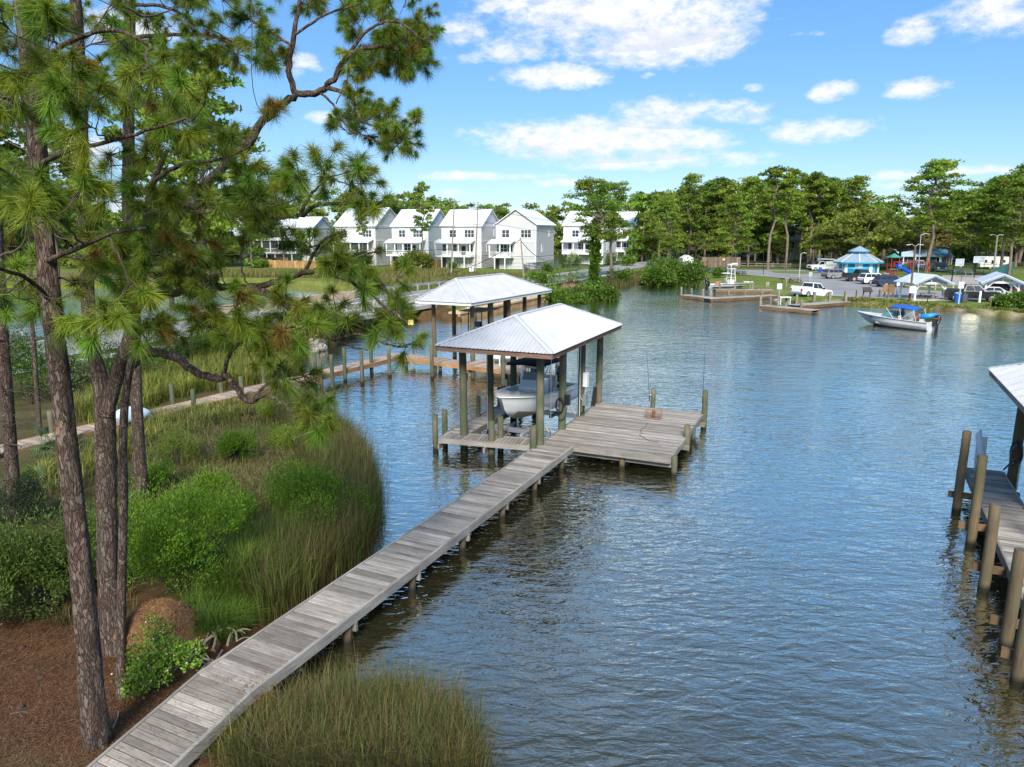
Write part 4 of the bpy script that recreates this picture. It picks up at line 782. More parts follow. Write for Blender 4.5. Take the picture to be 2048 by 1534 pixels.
def trunk_tube(mb, pts, rad, n=22, k=8, rough=.05, seed=1, slim=1.0):
    rr = np.random.default_rng(seed); S = smooth_path(pts, k); R_ = np.interp(np.linspace(0, len(pts) - 1, len(S)), range(len(pts)), rad) * slim
    rings = []; ph = rr.uniform(0, 6.28, 6); ref = np.array((1., 0, 0))
    for i, p in enumerate(S):
        d = S[min(i + 1, len(S) - 1)] - S[max(i - 1, 0)]; d = d / np.linalg.norm(d); r = ref - d * ref.dot(d); r /= np.linalg.norm(r); ref = r; u = np.cross(d, r); ring = []
        for a in range(n):
            t = 2 * pi * a / n; q = R_[i] * (1 + rough * (sin(3 * t + ph[0] + i * .21) + .7 * sin(5 * t + ph[1] - i * .33) + .5 * sin(8 * t + ph[2] + i * .5)) + rr.uniform(-rough, rough) * .9)
            ring.append(tuple(p + (r * cos(t) + u * sin(t)) * q))
        rings.append(ring)
    mb.loft(rings); return S
def needles(C, Ax, size, per, rr, tint, width=.0052):
    """tufts: centres C (n,3), axes Ax (n,3), needle length size (n,), per needles each -> verts, tris, colours"""
    n = len(C); d = rr.normal(0, 1, (n, per, 3)); d += Ax[:, None, :] * rr.uniform(.4, 1.9, (n, per, 1)); d /= np.linalg.norm(d, axis=2, keepdims=True)
    d[:, :, 2] -= .16; L = size[:, None] * rr.uniform(.7, 1.15, (n, per))
    base = C[:, None, :] + Ax[:, None, :] * (rr.uniform(-.45, .12, (n, per, 1)) * size[:, None, None]) + d * .012
    tip = base + d * L[..., None]; tip[..., 2] -= .17 * L * L / np.maximum(size[:, None], .01)
    s = np.cross(d, rr.normal(0, 1, (n, per, 3))); s /= np.linalg.norm(s, axis=2, keepdims=True) + 1e-9; s *= (width * rr.uniform(.8, 1.3, (n, per, 1)))
    v = np.stack([base - s, base + s, tip], 2).reshape(-1, 3); f = np.arange(len(v)).reshape(-1, 3)
    c = tint[:, None, :] * rr.uniform(.7, 1.3, (n, per, 1)); c = np.repeat(c[:, :, None, :], 3, 2).copy(); c[:, :, 2, :] *= 1.2; return v, f, c.reshape(-1, 3)
def tuft_tint(n, rr, base=(.16, .235, .022)):
    t = np.tile(np.array(base), (n, 1)) * rr.uniform(.62, 1.4, (n, 1)); t[:, 0] *= rr.uniform(.75, 1.35, n); w = rr.random(n) < .03; t[w] = np.array((.26, .17, .03)) * rr.uniform(.7, 1.1, (w.sum(), 1)); return t
class Pine:
    def __init__(s, label, seed, group='near pines on the bank'):
        s.rr = np.random.default_rng(seed); s.seed = seed; s.label = label; s.group = group; s.tr = MB(); s.br = MB(); s.tw = MB(); s.nodes = []; s.rad = []; s.tc = []; s.ta = []; s.ts = []; s.root = None; s.slim = .76
    def trunk(s, pts, rad, n=22, rough=.05):
        S = trunk_tube(s.tr, pts, rad, n, 8, rough, s.seed, s.slim); s.note(S, rad[0], rad[-1])
        if s.root is None: s.root = pts[0]
    def note(s, S, r0, r1):
        for i, p in enumerate(S): s.nodes.append(np.array(p)); s.rad.append(r0 + (r1 - r0) * i / len(S))
    def limb(s, pts, r0, r1, n=10, k=6, wob=.03):
        S = smooth_path(pts, k); S = [p + s.rr.normal(0, wob * r0 * 4, 3) * (0 if i == 0 else 1) for i, p in enumerate(S)]
        trunk_tube(s.br, S, list(np.linspace(r0, r1, len(S))), n, 1, .07, s.seed + len(s.nodes), .72); s.note(S, r0, r1)
    def clusters(s, pts, tsize=.24, tn=(4, 7), spread=.34, maxlen=9, low=.25):
        A = np.array(s.nodes); pts = [np.array(p) for p in pts]; rem = list(range(len(pts)))
        N_ = [np.array(q) for q in s.nodes]; Rr = list(s.rad); d0 = {i: 1e9 for i in rem}; who = {i: 0 for i in rem}
        arr = np.array(N_)
        def upd(i, a, off):
            q = a - pts[i]; dd = np.sqrt((q ** 2).sum(1)) + np.maximum(0, a[:, 2] - pts[i][2]) * .5; j = dd.argmin()
            if dd[j] < d0[i]: d0[i] = dd[j]; who[i] = off + j
        for i in rem: upd(i, arr, 0)
        while rem:
            i = min(rem, key=lambda q: d0[q]); rem.remove(i); p = N_[who[i]]; c = pts[i]; L = np.linalg.norm(c - p)
            if L > maxlen: continue
            m = (p + c) / 2 + s.rr.normal(0, .07, 3) * L - np.array((0, 0, .06 * L)); S = smooth_path([p, m, c], 4)
            S = [q + s.rr.normal(0, .012, 3) if 0 < a < len(S) - 1 else q for a, q in enumerate(S)]
            r0 = min(Rr[who[i]] * .7, .012 + .011 * L); s.tw.tube(S, list(np.linspace(r0, .007, len(S))), 5, False)
            off = len(N_); N_ += S[1:]; Rr += list(np.linspace(r0, .007, len(S)))[1:]; a = np.array(S[1:])
            for k in rem: upd(k, a, off)
            d = (c - m); d /= np.linalg.norm(d)
            for t in range(s.rr.integers(*tn)):
                dv = d * .55 + s.rr.normal(0, .62, 3) + np.array((0, 0, low)); dv /= np.linalg.norm(dv); e = c + dv * spread * s.rr.uniform(.35, 1.1)
                b0 = S[s.rr.integers(len(S) - 3, len(S))]; s.tw.tube([b0, (b0 + e) / 2 - np.array((0, 0, .02)), e], [.008, .0065, .005], 4, False)
                s.tc.append(e); s.ta.append(dv); s.ts.append(tsize * s.rr.uniform(.55, 1.25))
    def build(s, per=110, width=.0052, base=(.16, .235, .022)):
        o = thing('pine_tree', s.label, 'tree', tuple(s.root), group=s.group)
        s.tr.build('trunk', BARK, o, world=True)
        if s.br.v: s.br.build('branch', BARK, o, world=True)
        if s.tw.v: s.tw.build('twigs', TWIG, o, world=True, kind='stuff')
        if s.tc:
            C = np.array(s.tc); v, f, c = needles(C, np.array(s.ta), np.array(s.ts), per, s.rr, tuft_tint(len(C), s.rr, base), width); v = v - np.array(s.root)
            link('crown', fast_mesh('crown', v, f, c), NEEDLE, o)
        return o
def vp(lst, Y): return [tuple(V(p[0], p[1], p[2] if len(p) > 2 else Y)) for p in lst]
def blob(rr, cx, cy, rx, ry, n, Y0, Y1):
    out = []
    while len(out) < n:
        a, b = rr.uniform(-1, 1, 2)
        if a * a + b * b < 1: out.append(tuple(V(cx + a * rx, cy + b * ry, rr.uniform(Y0, Y1))))
    return out
def ground_pt(px, py, z):
    for _ in range(4): g = G(px, py, z); z = hz(g.x, g.y)
    return (g.x, g.y, z - .2)
rp_ = np.random.default_rng(11)
# T1: the nearest trunk, its flared foot beside the ramp
t = Pine('nearest pine with a thick plated trunk, its foot beside the dock ramp', 21); t.slim = .68
t.trunk([ground_pt(197, 1484, .42)] + vp([(183, 1390), (168, 1200), (148, 1000), (124, 800), (111, 690), (92, 500), (75, 300), (56, 110), (40, -40), (20, -250), (10, -420)], 10.1), [.34, .27, .235, .215, .20, .195, .175, .165, .155, .15, .12, .08], 26)
t.limb(vp([(95, 520), (150, 500, 9.4), (215, 470, 8.8), (290, 455, 8.3)], 10), .05, .02); t.limb(vp([(78, 330), (140, 300, 9), (210, 285, 8.4), (330, 250, 7.8)], 10), .05, .02)
t.limb(vp([(100, 600), (60, 560, 9), (10, 540, 8), (-60, 520, 7.4)], 10), .045, .02); t.limb(vp([(70, 240), (20, 200, 9), (-60, 170, 8)], 10), .05, .02); t.limb(vp([(60, 140), (130, 90, 9.2), (220, 60, 8.6), (300, 90, 8)], 10), .05, .02)
cl = []
for cx, cy, rx, ry, n in [(60, 180, 110, 90, 9), (140, 210, 60, 60, 6), (40, 400, 80, 70, 8), (120, 420, 60, 50, 5), (190, 60, 90, 50, 6), (40, 60, 80, 60, 6), (160, 620, 70, 45, 8), (30, 560, 60, 60, 7), (210, 540, 60, 60, 7), (330, 210, 70, 60, 6), (250, 150, 60, 60, 4), (370, 240, 50, 50, 4)]: cl += blob(rp_, cx, cy, rx, ry, max(2, int(n * .8 + .5)), 7.4, 12.0)
t.clusters(cl + [(x, y, z) for x, y, z in rp_.normal((-6.6, 10, 14), (1.7, 1.7, 1.6), (26, 3))], .235, (3, 7), .36); t.build(200, .0038)
# T2: the fork, with the long lower boughs over the water
t = Pine('forked pine whose trunk splits into two arms, long boughs over the water', 22)
t.trunk([ground_pt(226, 1300, .55)] + vp([(220, 1200), (213, 1000), (211, 900), (210, 800), (196, 740), (182, 680), (176, 600), (168, 430), (164, 280), (156, 90), (148, -60), (142, -300)], 12.9), [.36, .27, .235, .235, .225, .17, .155, .15, .14, .13, .12, .11, .07], 26)
t.trunk(vp([(214, 830), (234, 755, 12.8), (252, 700, 12.6), (266, 640, 12.5), (278, 580, 12.4), (288, 500, 12.3), (297, 400, 12.2), (312, 350, 12.1), (335, 300, 12)], 12.8), [.15, .16, .15, .135, .12, .10, .075, .06, .04], 18)
t.limb(vp([(262, 730, 12.4), (290, 708, 12.2), (330, 708, 12), (375, 733, 11.7), (420, 756, 11.4), (452, 752, 11.2), (470, 775, 11), (500, 801, 10.8), (532, 790, 10.6), (562, 802, 10.5), (592, 832, 10.4), (640, 850, 10.3), (676, 862, 10.2)], 12), .115, .022)
t.limb(vp([(446, 752, 11.2), (462, 705, 11), (500, 672, 10.8), (560, 655, 10.6), (620, 660, 10.4)], 11), .05, .02); t.limb(vp([(505, 800, 10.8), (545, 760, 10.6), (600, 750, 10.4), (640, 770, 10.2)], 11), .04, .015)
t.limb(vp([(274, 605, 12.4), (330, 590, 12), (400, 578, 11.6), (460, 572, 11.3), (512, 574, 11.1), (562, 561, 10.9), (614, 543, 10.7), (660, 548, 10.5), (715, 570, 10.3), (775, 615, 10.1), (812, 645, 10)], 12), .10, .02)
t.limb(vp([(500, 574, 11.1), (545, 590, 10.9), (585, 622, 10.7), (632, 662, 10.5), (680, 684, 10.4), (738, 702, 10.3)], 11), .095, .018); t.limb(vp([(668, 679, 10.4), (720, 668, 10.2), (780, 690, 10.1), (815, 694, 10)], 10), .03, .015)
t.limb(vp([(612, 543, 10.7), (626, 510, 10.7), (650, 478, 10.6), (690, 460, 10.5)], 10), .045, .015); t.limb(vp([(640, 542, 10.6), (700, 520, 10.5), (760, 500, 10.4)], 10), .04, .015)
t.limb(vp([(294, 430, 12.2), (350, 415, 11.9), (430, 412, 11.5), (500, 418, 11.2), (548, 434, 11), (600, 430, 10.8), (640, 408, 10.6), (690, 408, 10.5), (720, 420, 10.4)], 12), .085, .02); t.limb(vp([(600, 430, 10.8), (625, 385, 10.7), (660, 355, 10.6)], 10), .04, .015)
t.limb(vp([(305, 365, 12.1), (360, 330, 11.6), (430, 320, 11.2), (490, 300, 10.9)], 12), .06, .02); t.limb(vp([(172, 520, 12.8), (130, 480, 12), (100, 460, 11.4)], 12), .05, .02)
cl = []
for cx, cy, rx, ry, n in [(560, 680, 70, 50, 12), (605, 745, 60, 45, 9), (640, 835, 42, 38, 8), (500, 640, 60, 45, 8), (430, 625, 50, 50, 7), (540, 610, 60, 30, 5), (605, 495, 35, 32, 6), (690, 515, 60, 38, 9), (755, 560, 55, 42, 9), (800, 625, 36, 36, 6), (700, 640, 45, 22, 4), (790, 672, 48, 26, 6),
                          (640, 358, 70, 28, 9), (725, 392, 38, 34, 7), (500, 372, 55, 50, 9), (555, 440, 45, 34, 6), (570, 380, 40, 40, 5), (440, 330, 60, 60, 7), (380, 440, 70, 60, 8), (330, 540, 70, 50, 8), (430, 520, 60, 40, 6), (300, 640, 50, 40, 5), (250, 350, 60, 60, 6), (200, 480, 60, 60, 5), (500, 260, 40, 40, 3), (380, 640, 50, 40, 5)]: cl += blob(rp_, cx, cy, rx, ry, max(2, int(n * (1.0 if cx < 420 else (.55 if (cx > 570 or cy > 480) else .8)) + .5)), 9.6, 11.8)
t.clusters(cl + [(x, y, z) for x, y, z in rp_.normal((-9, 12.5, 15), (2.2, 2, 1.8), (34, 3))], .24, (3, 6), .34); t.build(200, .0038)
# T4: slim stem in front of the fork
t = Pine('slim straight pine stem standing against the forked trunk', 24)
t.trunk([ground_pt(241, 1392, .5)] + vp([(242, 1300), (244, 1150), (247, 1000), (246, 900), (251, 800), (262, 720), (268, 660), (270, 560), (272, 470)], 11.6), [.14, .105, .095, .09, .088, .08, .075, .07, .05, .03], 16)
t.clusters(blob(rp_, 285, 520, 60, 70, 9, 10.6, 12), .24, (3, 6), .3); t.build(190, .0038)
# T3: the tall straight one behind with the great limb against the sky
t = Pine('tall straight pine farther back, its bare limb reaching right against the sky', 23)
t.trunk([ground_pt(284, 1010, .6)] + vp([(282, 960), (277, 880), (272, 760), (268, 600), (256, 430), (257, 300), (259, 150), (260, 0), (262, -200), (262, -330)], 20.2), [.30, .235, .215, .205, .20, .195, .19, .18, .17, .13, .08], 22)
t.limb(vp([(266, 560, 20), (330, 470, 19.4), (400, 385, 18.9), (465, 312, 18.5), (500, 280, 18.3), (540, 226, 18.1), (588, 194, 17.9), (640, 182, 17.7), (664, 160, 17.6), (694, 114, 17.4), (740, 96, 17.2), (800, 98, 17)], 20), .19, .05, 14)
t.limb(vp([(592, 193, 17.9), (577, 130, 17.8), (590, 62, 17.7), (600, -10, 17.6), (610, -90, 17.6)], 18), .11, .04); t.limb(vp([(655, 176, 17.6), (700, 192, 17.4), (722, 238, 17.2), (765, 258, 17), (832, 290, 16.8)], 18), .075, .02); t.limb(vp([(640, 184, 17.7), (672, 215, 17.5), (700, 258, 17.3), (760, 285, 17.1)], 18), .045, .015)
t.limb(vp([(694, 114, 17.4), (735, 62, 17.2), (790, 42, 17), (845, 80, 16.8)], 17), .06, .02); t.limb(vp([(585, 92, 17.7), (520, 50, 17.8), (470, 20, 18), (430, -20, 18)], 18), .05, .02); t.limb(vp([(588, 70, 17.7), (650, 30, 17.4), (720, 8, 17.2)], 18), .05, .02)
t.limb(vp([(260, 76, 20.2), (330, 70, 19.6), (420, 72, 19), (480, 86, 18.6), (545, 112, 18.3)], 20), .085, .02); t.limb(vp([(260, 10, 20.2), (330, 14, 19.6), (400, 48, 19), (470, 84, 18.6)], 20), .07, .02); t.limb(vp([(258, 70, 20.2), (200, 120, 19.8), (140, 190, 19.4), (90, 260, 19)], 20), .09, .03); t.limb(vp([(672, 208, 17.5), (700, 150, 17.4), (712, 176, 17.4)], 17), .02, .01)
cl = []
for cx, cy, rx, ry, n in [(805, 55, 60, 52, 17), (790, 120, 62, 30, 11), (720, 130, 40, 30, 6), (720, 30, 50, 36, 8), (640, 15, 50, 28, 5), (740, 215, 55, 34, 8), (790, 262, 55, 34, 10), (700, 240, 36, 26, 5), (830, 100, 30, 40, 6), (610, -50, 120, 40, 10), (500, 60, 60, 40, 8), (450, 100, 60, 28, 7), (540, 110, 36, 20, 4), (380, 60, 60, 45, 7), (330, 110, 50, 40, 6), (230, 140, 70, 60, 9), (150, 160, 70, 70, 9), (110, 60, 90, 60, 10), (300, 20, 60, 40, 6), (430, -40, 140, 40, 10)]: cl += blob(rp_, cx, cy, rx, ry, n, 16.6, 19.6)
t.clusters(cl + [(x, y, z) for x, y, z in rp_.normal((-11, 20, 17.5), (2.6, 2.6, 1.3), (24, 3))], .25, (4, 8), .36); t.build(160, .0046, (.165, .24, .022))
# T5: trunk at the left edge with dead twigs, T6: thin one behind
t = Pine('pine trunk at the left edge bristling with bare dead twigs', 25)
t.trunk([ground_pt(34, 1045, .6)] + vp([(30, 1000), (22, 900), (14, 800), (6, 690), (0, 580), (-8, 400), (-14, 200), (-20, 0), (-25, -200)], 18.6), [.27, .22, .205, .195, .185, .18, .17, .15, .13, .08], 20)
for i in range(46):
    p = V(16 + 12 * R.uniform(-1, 1), R.uniform(600, 960), 18.5); d = Vector((R.uniform(-1, 1.0), R.uniform(-1.1, -.1), R.uniform(-.15, .45))).normalized() * R.uniform(.5, 1.9); m = p + d * .5 + Vector((0, 0, .08)); t.tw.tube([tuple(p), tuple(m), tuple(p + d - Vector((0, 0, .12)))], [.011, .008, .004], 4, False)
    for k in range(3): q = p + d * R.uniform(.35, .95); e = Vector((R.uniform(-1, 1), R.uniform(-1, 1), R.uniform(-.5, .5))) * .3; t.tw.tube([tuple(q), tuple(q + e)], [.005, .003], 3, False)
t.clusters(blob(rp_, 20, 330, 90, 150, 18, 16.5, 19.5) + blob(rp_, 10, 100, 80, 90, 10, 16.5, 19.5), .25, (4, 7), .36, maxlen=5); t.build(150, .0046, (.10, .17, .02))
t = Pine('thin dark pine stem between the left-edge trunk and the thickest trunk', 26)
t.trunk([ground_pt(79, 880, .6)] + vp([(77, 830), (70, 720), (63, 630), (60, 500), (58, 380), (57, 250)], 28.5), [.15, .12, .11, .10, .09, .07, .04], 14)
t.clusters(blob(rp_, 60, 400, 60, 90, 14, 27, 30), .26, (4, 7), .4, maxlen=5); t.build(110, .0075, (.10, .17, .02))
# ------------------------------------------------------------------ near bank vegetation
LEAF = leafmat('leaf', .3, .5); BLADE = leafmat('grass_blade', .25, .6)
def blades(P, H, bend, width, tint, rr, az=None):
    """bent grass blades: roots P (n,3), heights H (n,), -> verts, tris, colours"""
    n = len(P); a = rr.uniform(0, 2 * pi, n) if az is None else az; d = np.stack([np.cos(a), np.sin(a), np.zeros(n)], 1); s = np.stack([-np.sin(a), np.cos(a), np.zeros(n)], 1) * (width * rr.uniform(.7, 1.3, n))[:, None]
    up = np.array((0, 0, 1.0)); b = bend * rr.uniform(.3, 1.6, n)
    m = P + d * (H * b * .28)[:, None] + up * (H * .55)[:, None]; t = P + d * (H * b)[:, None] + up * (H * np.maximum(.35, 1 - .45 * b))[:, None]
    v = np.stack([P - s, P + s, m - s * .75, m + s * .75, t], 1).reshape(-1, 3); i = np.arange(n)[:, None] * 5
    f = np.stack([i + 0, i + 1, i + 3, i + 0, i + 3, i + 2, i + 2, i + 3, i + 4], 2).reshape(-1, 3)
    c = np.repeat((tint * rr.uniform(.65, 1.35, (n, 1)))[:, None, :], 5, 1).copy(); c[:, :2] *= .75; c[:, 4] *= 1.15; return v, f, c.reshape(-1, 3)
def in_poly(P, poly): return seg_dist(P, poly)[1]
def scatter(poly, n, rr):
    a = np.array(poly); lo, hi = a.min(0), a.max(0); out = np.zeros((0, 2))
    while len(out) < n:
        p = rr.uniform(lo, hi, (n * 2, 2)); out = np.vstack([out, p[in_poly(p, poly)]])
    return out[:n]
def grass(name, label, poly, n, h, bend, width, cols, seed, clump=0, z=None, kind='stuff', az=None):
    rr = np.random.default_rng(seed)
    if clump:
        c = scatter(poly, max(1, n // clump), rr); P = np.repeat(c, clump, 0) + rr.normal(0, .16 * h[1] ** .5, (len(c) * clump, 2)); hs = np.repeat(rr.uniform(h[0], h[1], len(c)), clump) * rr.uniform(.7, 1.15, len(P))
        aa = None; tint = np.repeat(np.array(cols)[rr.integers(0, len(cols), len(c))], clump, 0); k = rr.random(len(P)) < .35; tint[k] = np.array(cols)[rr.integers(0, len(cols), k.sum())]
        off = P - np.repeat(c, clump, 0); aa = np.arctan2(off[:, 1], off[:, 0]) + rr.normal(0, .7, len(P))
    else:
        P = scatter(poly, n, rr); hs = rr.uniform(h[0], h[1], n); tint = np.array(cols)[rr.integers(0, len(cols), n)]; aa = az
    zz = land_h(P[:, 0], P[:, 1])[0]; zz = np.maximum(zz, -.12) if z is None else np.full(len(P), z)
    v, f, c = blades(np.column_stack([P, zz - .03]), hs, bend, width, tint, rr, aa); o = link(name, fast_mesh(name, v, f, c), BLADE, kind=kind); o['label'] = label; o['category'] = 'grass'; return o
OLIVE = (.155, .165, .030); DKOL = (.09, .105, .024); STRAW = (.34, .25, .12); BRN = (.18, .115, .055); LIME = (.21, .29, .026); YEL_G = (.33, .32, .055); GRN = (.10, .20, .022)
pz = lambda L, z=0.0: [xy(p[0], p[1], z) for p in L]
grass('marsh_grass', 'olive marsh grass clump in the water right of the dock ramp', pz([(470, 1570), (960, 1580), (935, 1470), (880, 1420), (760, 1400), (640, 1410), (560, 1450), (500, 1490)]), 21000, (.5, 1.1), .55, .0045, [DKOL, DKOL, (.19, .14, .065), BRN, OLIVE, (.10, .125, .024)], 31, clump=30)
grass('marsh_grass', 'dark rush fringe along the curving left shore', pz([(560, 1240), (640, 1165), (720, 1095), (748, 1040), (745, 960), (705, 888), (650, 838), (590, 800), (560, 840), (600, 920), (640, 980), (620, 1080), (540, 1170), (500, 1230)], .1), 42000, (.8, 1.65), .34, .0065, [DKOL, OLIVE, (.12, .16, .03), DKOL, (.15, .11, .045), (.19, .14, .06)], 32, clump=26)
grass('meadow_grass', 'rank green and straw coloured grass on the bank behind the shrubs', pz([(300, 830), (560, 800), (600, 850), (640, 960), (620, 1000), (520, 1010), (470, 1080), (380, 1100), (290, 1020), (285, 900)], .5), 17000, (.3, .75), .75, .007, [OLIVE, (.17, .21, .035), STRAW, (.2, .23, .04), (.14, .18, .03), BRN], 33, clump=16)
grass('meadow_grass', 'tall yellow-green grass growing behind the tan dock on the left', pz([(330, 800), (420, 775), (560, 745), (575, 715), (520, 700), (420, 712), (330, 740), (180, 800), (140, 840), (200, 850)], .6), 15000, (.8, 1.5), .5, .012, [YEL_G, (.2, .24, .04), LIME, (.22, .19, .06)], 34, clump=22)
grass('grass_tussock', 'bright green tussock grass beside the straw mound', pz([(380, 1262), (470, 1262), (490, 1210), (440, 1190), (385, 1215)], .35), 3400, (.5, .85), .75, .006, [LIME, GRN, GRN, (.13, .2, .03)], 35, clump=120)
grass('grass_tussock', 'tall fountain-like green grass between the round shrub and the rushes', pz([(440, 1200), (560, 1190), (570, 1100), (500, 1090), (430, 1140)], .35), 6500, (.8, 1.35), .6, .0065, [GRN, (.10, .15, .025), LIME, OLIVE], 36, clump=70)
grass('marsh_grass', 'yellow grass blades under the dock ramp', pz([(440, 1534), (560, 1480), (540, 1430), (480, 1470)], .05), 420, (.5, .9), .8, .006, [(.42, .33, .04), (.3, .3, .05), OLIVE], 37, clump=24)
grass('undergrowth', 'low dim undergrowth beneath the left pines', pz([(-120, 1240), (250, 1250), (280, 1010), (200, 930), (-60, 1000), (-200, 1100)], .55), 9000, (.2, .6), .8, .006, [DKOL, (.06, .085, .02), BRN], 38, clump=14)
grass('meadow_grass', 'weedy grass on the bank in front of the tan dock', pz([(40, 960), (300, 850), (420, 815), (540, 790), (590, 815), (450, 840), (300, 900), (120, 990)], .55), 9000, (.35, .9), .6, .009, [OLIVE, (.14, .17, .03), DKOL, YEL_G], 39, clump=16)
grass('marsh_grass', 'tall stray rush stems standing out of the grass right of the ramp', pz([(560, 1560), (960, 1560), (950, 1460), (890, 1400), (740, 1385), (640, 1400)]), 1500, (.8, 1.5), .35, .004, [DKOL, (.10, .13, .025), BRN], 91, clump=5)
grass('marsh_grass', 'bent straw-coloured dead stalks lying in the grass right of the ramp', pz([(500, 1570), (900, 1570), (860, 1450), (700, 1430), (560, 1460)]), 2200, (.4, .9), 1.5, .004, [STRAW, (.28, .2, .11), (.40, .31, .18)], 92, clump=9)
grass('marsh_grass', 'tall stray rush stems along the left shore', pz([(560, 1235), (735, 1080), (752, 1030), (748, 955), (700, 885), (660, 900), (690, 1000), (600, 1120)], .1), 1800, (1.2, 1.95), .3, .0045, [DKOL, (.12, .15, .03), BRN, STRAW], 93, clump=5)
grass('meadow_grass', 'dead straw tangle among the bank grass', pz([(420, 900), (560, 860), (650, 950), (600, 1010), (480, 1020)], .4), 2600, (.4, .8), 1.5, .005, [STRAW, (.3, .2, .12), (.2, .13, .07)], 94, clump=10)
def leaf_cloud(P, D, L, W, tint, rr):
    n = len(P); s = np.cross(D, rr.normal(0, 1, (n, 3))); s /= np.linalg.norm(s, axis=1, keepdims=True) + 1e-9; s *= (W * rr.uniform(.7, 1.3, n))[:, None]; e = D * (L * rr.uniform(.7, 1.3, n))[:, None]
    v = np.stack([P, P + e * .5 + s, P + e, P + e * .5 - s], 1).reshape(-1, 3); i = np.arange(n)[:, None] * 4; f = np.stack([i, i + 1, i + 2, i, i + 2, i + 3], 2).reshape(-1, 3)
    return v, f, np.repeat(tint * rr.uniform(.7, 1.3, (n, 1)), 4, 0)
def shrub(name, label, base, w, h, n, ll, lw, cols, seed, lobes=9, up=.6, group=None, cat='shrub', flowers=0, stem_m=None, hollow=.5):
    rr = np.random.default_rng(seed); o = thing(name, label, cat, tuple(base), group=group)
    c = rr.normal(0, 1, (lobes, 3)); c[:, :2] *= w * .23; c[:, 2] = h * rr.uniform(.35, .78, lobes); r = rr.uniform(.16, .30, lobes) * (w + h) * .5
    k = rr.integers(0, lobes, n); d = rr.normal(0, 1, (n, 3)); d /= np.linalg.norm(d, axis=1, keepdims=True); rad = r[k] * rr.uniform(hollow, 1.08, n) ** .7; P = c[k] + d * rad[:, None]; keep = P[:, 2] > .04; P, d, k = P[keep], d[keep], k[keep]
    spk = rr.random(len(P)) < .22; P[spk] += d[spk] * (rr.uniform(0, .22, spk.sum()) * (w + h) * .25)[:, None] + np.array((0, 0, 1.0)) * (rr.uniform(0, .12, spk.sum()) * h)[:, None]
    D = d * .7 + rr.normal(0, .5, d.shape) + np.array((0, 0, up)); D /= np.linalg.norm(D, axis=1, keepdims=True)
    tint = np.array(cols)[rr.integers(0, len(cols), len(P))] * rr.uniform(.75, 1.2, (lobes, 1))[k]
    v, f, col = leaf_cloud(P, D, np.full(len(P), ll), np.full(len(P), lw), tint, rr); link('foliage', fast_mesh('foliage', v, f, col), LEAF, o)
    for i in range(min(lobes, 7)):
        st = MB(); st.tube([(0, 0, -.1), tuple(c[i] * np.array((.4, .4, .5))), tuple(c[i])], [.02, .014, .006], 5); st.build('stem', stem_m or TWIG, o)
    if flowers:
        fm = MB(); idx_ = rr.choice(len(P), flowers)
        for q in idx_: fm.ball(P[q] + d[q] * .03, .022, 6, 4, (1, 1, .7))
        b = fm.build('blossom', mat('pink_petal', (.75, .5, .55), .6), o); b['kind'] = 'stuff'
    return o
def gd_(px, py, z):
    for _ in range(3): g = G(px, py, z); z = hz(g.x, g.y)
    return (g.x, g.y, z - .02)
SG = [(.14, .26, .016), (.185, .32, .022), (.10, .195, .016)]; SD = [(.10, .155, .028), (.125, .18, .03), (.08, .13, .026)]
shrub('shrub', 'large round feathery green shrub behind the straw mound', gd_(345, 1185, .5), 2.7, 2.35, 30000, .085, .0095, SG, 41, 14, .9)
shrub('shrub', 'spreading bright green shrub at the water edge among the rushes', gd_(612, 1050, .3), 3.1, 1.7, 24000, .08, .0095, SG, 42, 13, .9)
shrub('shrub', 'low dark green shrub between the large shrub and the rushes', gd_(405, 1040, .5), 1.9, 1.35, 12000, .08, .0095, SG, 43, 8, .9)
shrub('shrub', 'small rounded bright shrub standing alone in the bank grass', gd_(470, 932, .5), 1.5, 1.35, 10000, .075, .0095, [(.09, .19, .012), (.12, .22, .015)], 44, 7, .9)
shrub('shrub', 'dim olive shrub left of the thickest pine trunk', gd_(110, 1215, .5), 2.5, 2.2, 19000, .08, .012, SD, 45, 12, .6)
shrub('shrub', 'grey-green shrub cut by the left edge below the bare twigs', gd_(5, 1240, .5), 1.9, 1.7, 12000, .08, .012, SD, 46, 9, .6)
shrub('shrub', 'dark shrub in the gap between the thickest trunk and the fork', gd_(190, 1170, .5), 1.2, 1.6, 9000, .08, .012, SD, 47, 7, .6)
shrub('shrub', 'ivy-dark bush at the foot of the left-edge trunk', gd_(30, 1060, .6), 1.5, 1.6, 5000, .06, .012, [(.02, .04, .018), (.03, .055, .02)], 48, 8, .4)
shrub('shrub', 'airy yellow-green bush right of the small rounded shrub', gd_(560, 905, .4), 1.7, 1.0, 6000, .07, .009, [(.2, .26, .03), (.16, .24, .025)], 141, 8, .9, hollow=.2)
shrub('shrub', 'pale green bush between the tall straight trunk and the small rounded shrub', gd_(360, 925, .5), 1.9, 1.1, 7000, .07, .009, [(.14, .2, .03), (.18, .23, .035)], 142, 9, .9, hollow=.2)
shrub('shrub', 'bush touching the foot of the tall straight trunk', gd_(315, 985, .5), 1.3, 1.0, 5000, .075, .010, SG, 143, 7, .9, hollow=.3)
shrub('shrub', 'green bush right of the large round shrub above the fountain grass', gd_(475, 1085, .4), 1.7, 1.4, 9000, .08, .0095, SG, 144, 9, .9, hollow=.3)
shrub('shrub', 'bright sprig bush at the tip of the marsh below the lowest bough', gd_(545, 845, .4), 1.2, .9, 3600, .075, .010, [(.22, .3, .03), (.17, .26, .025)], 145, 6, .9, hollow=.3)
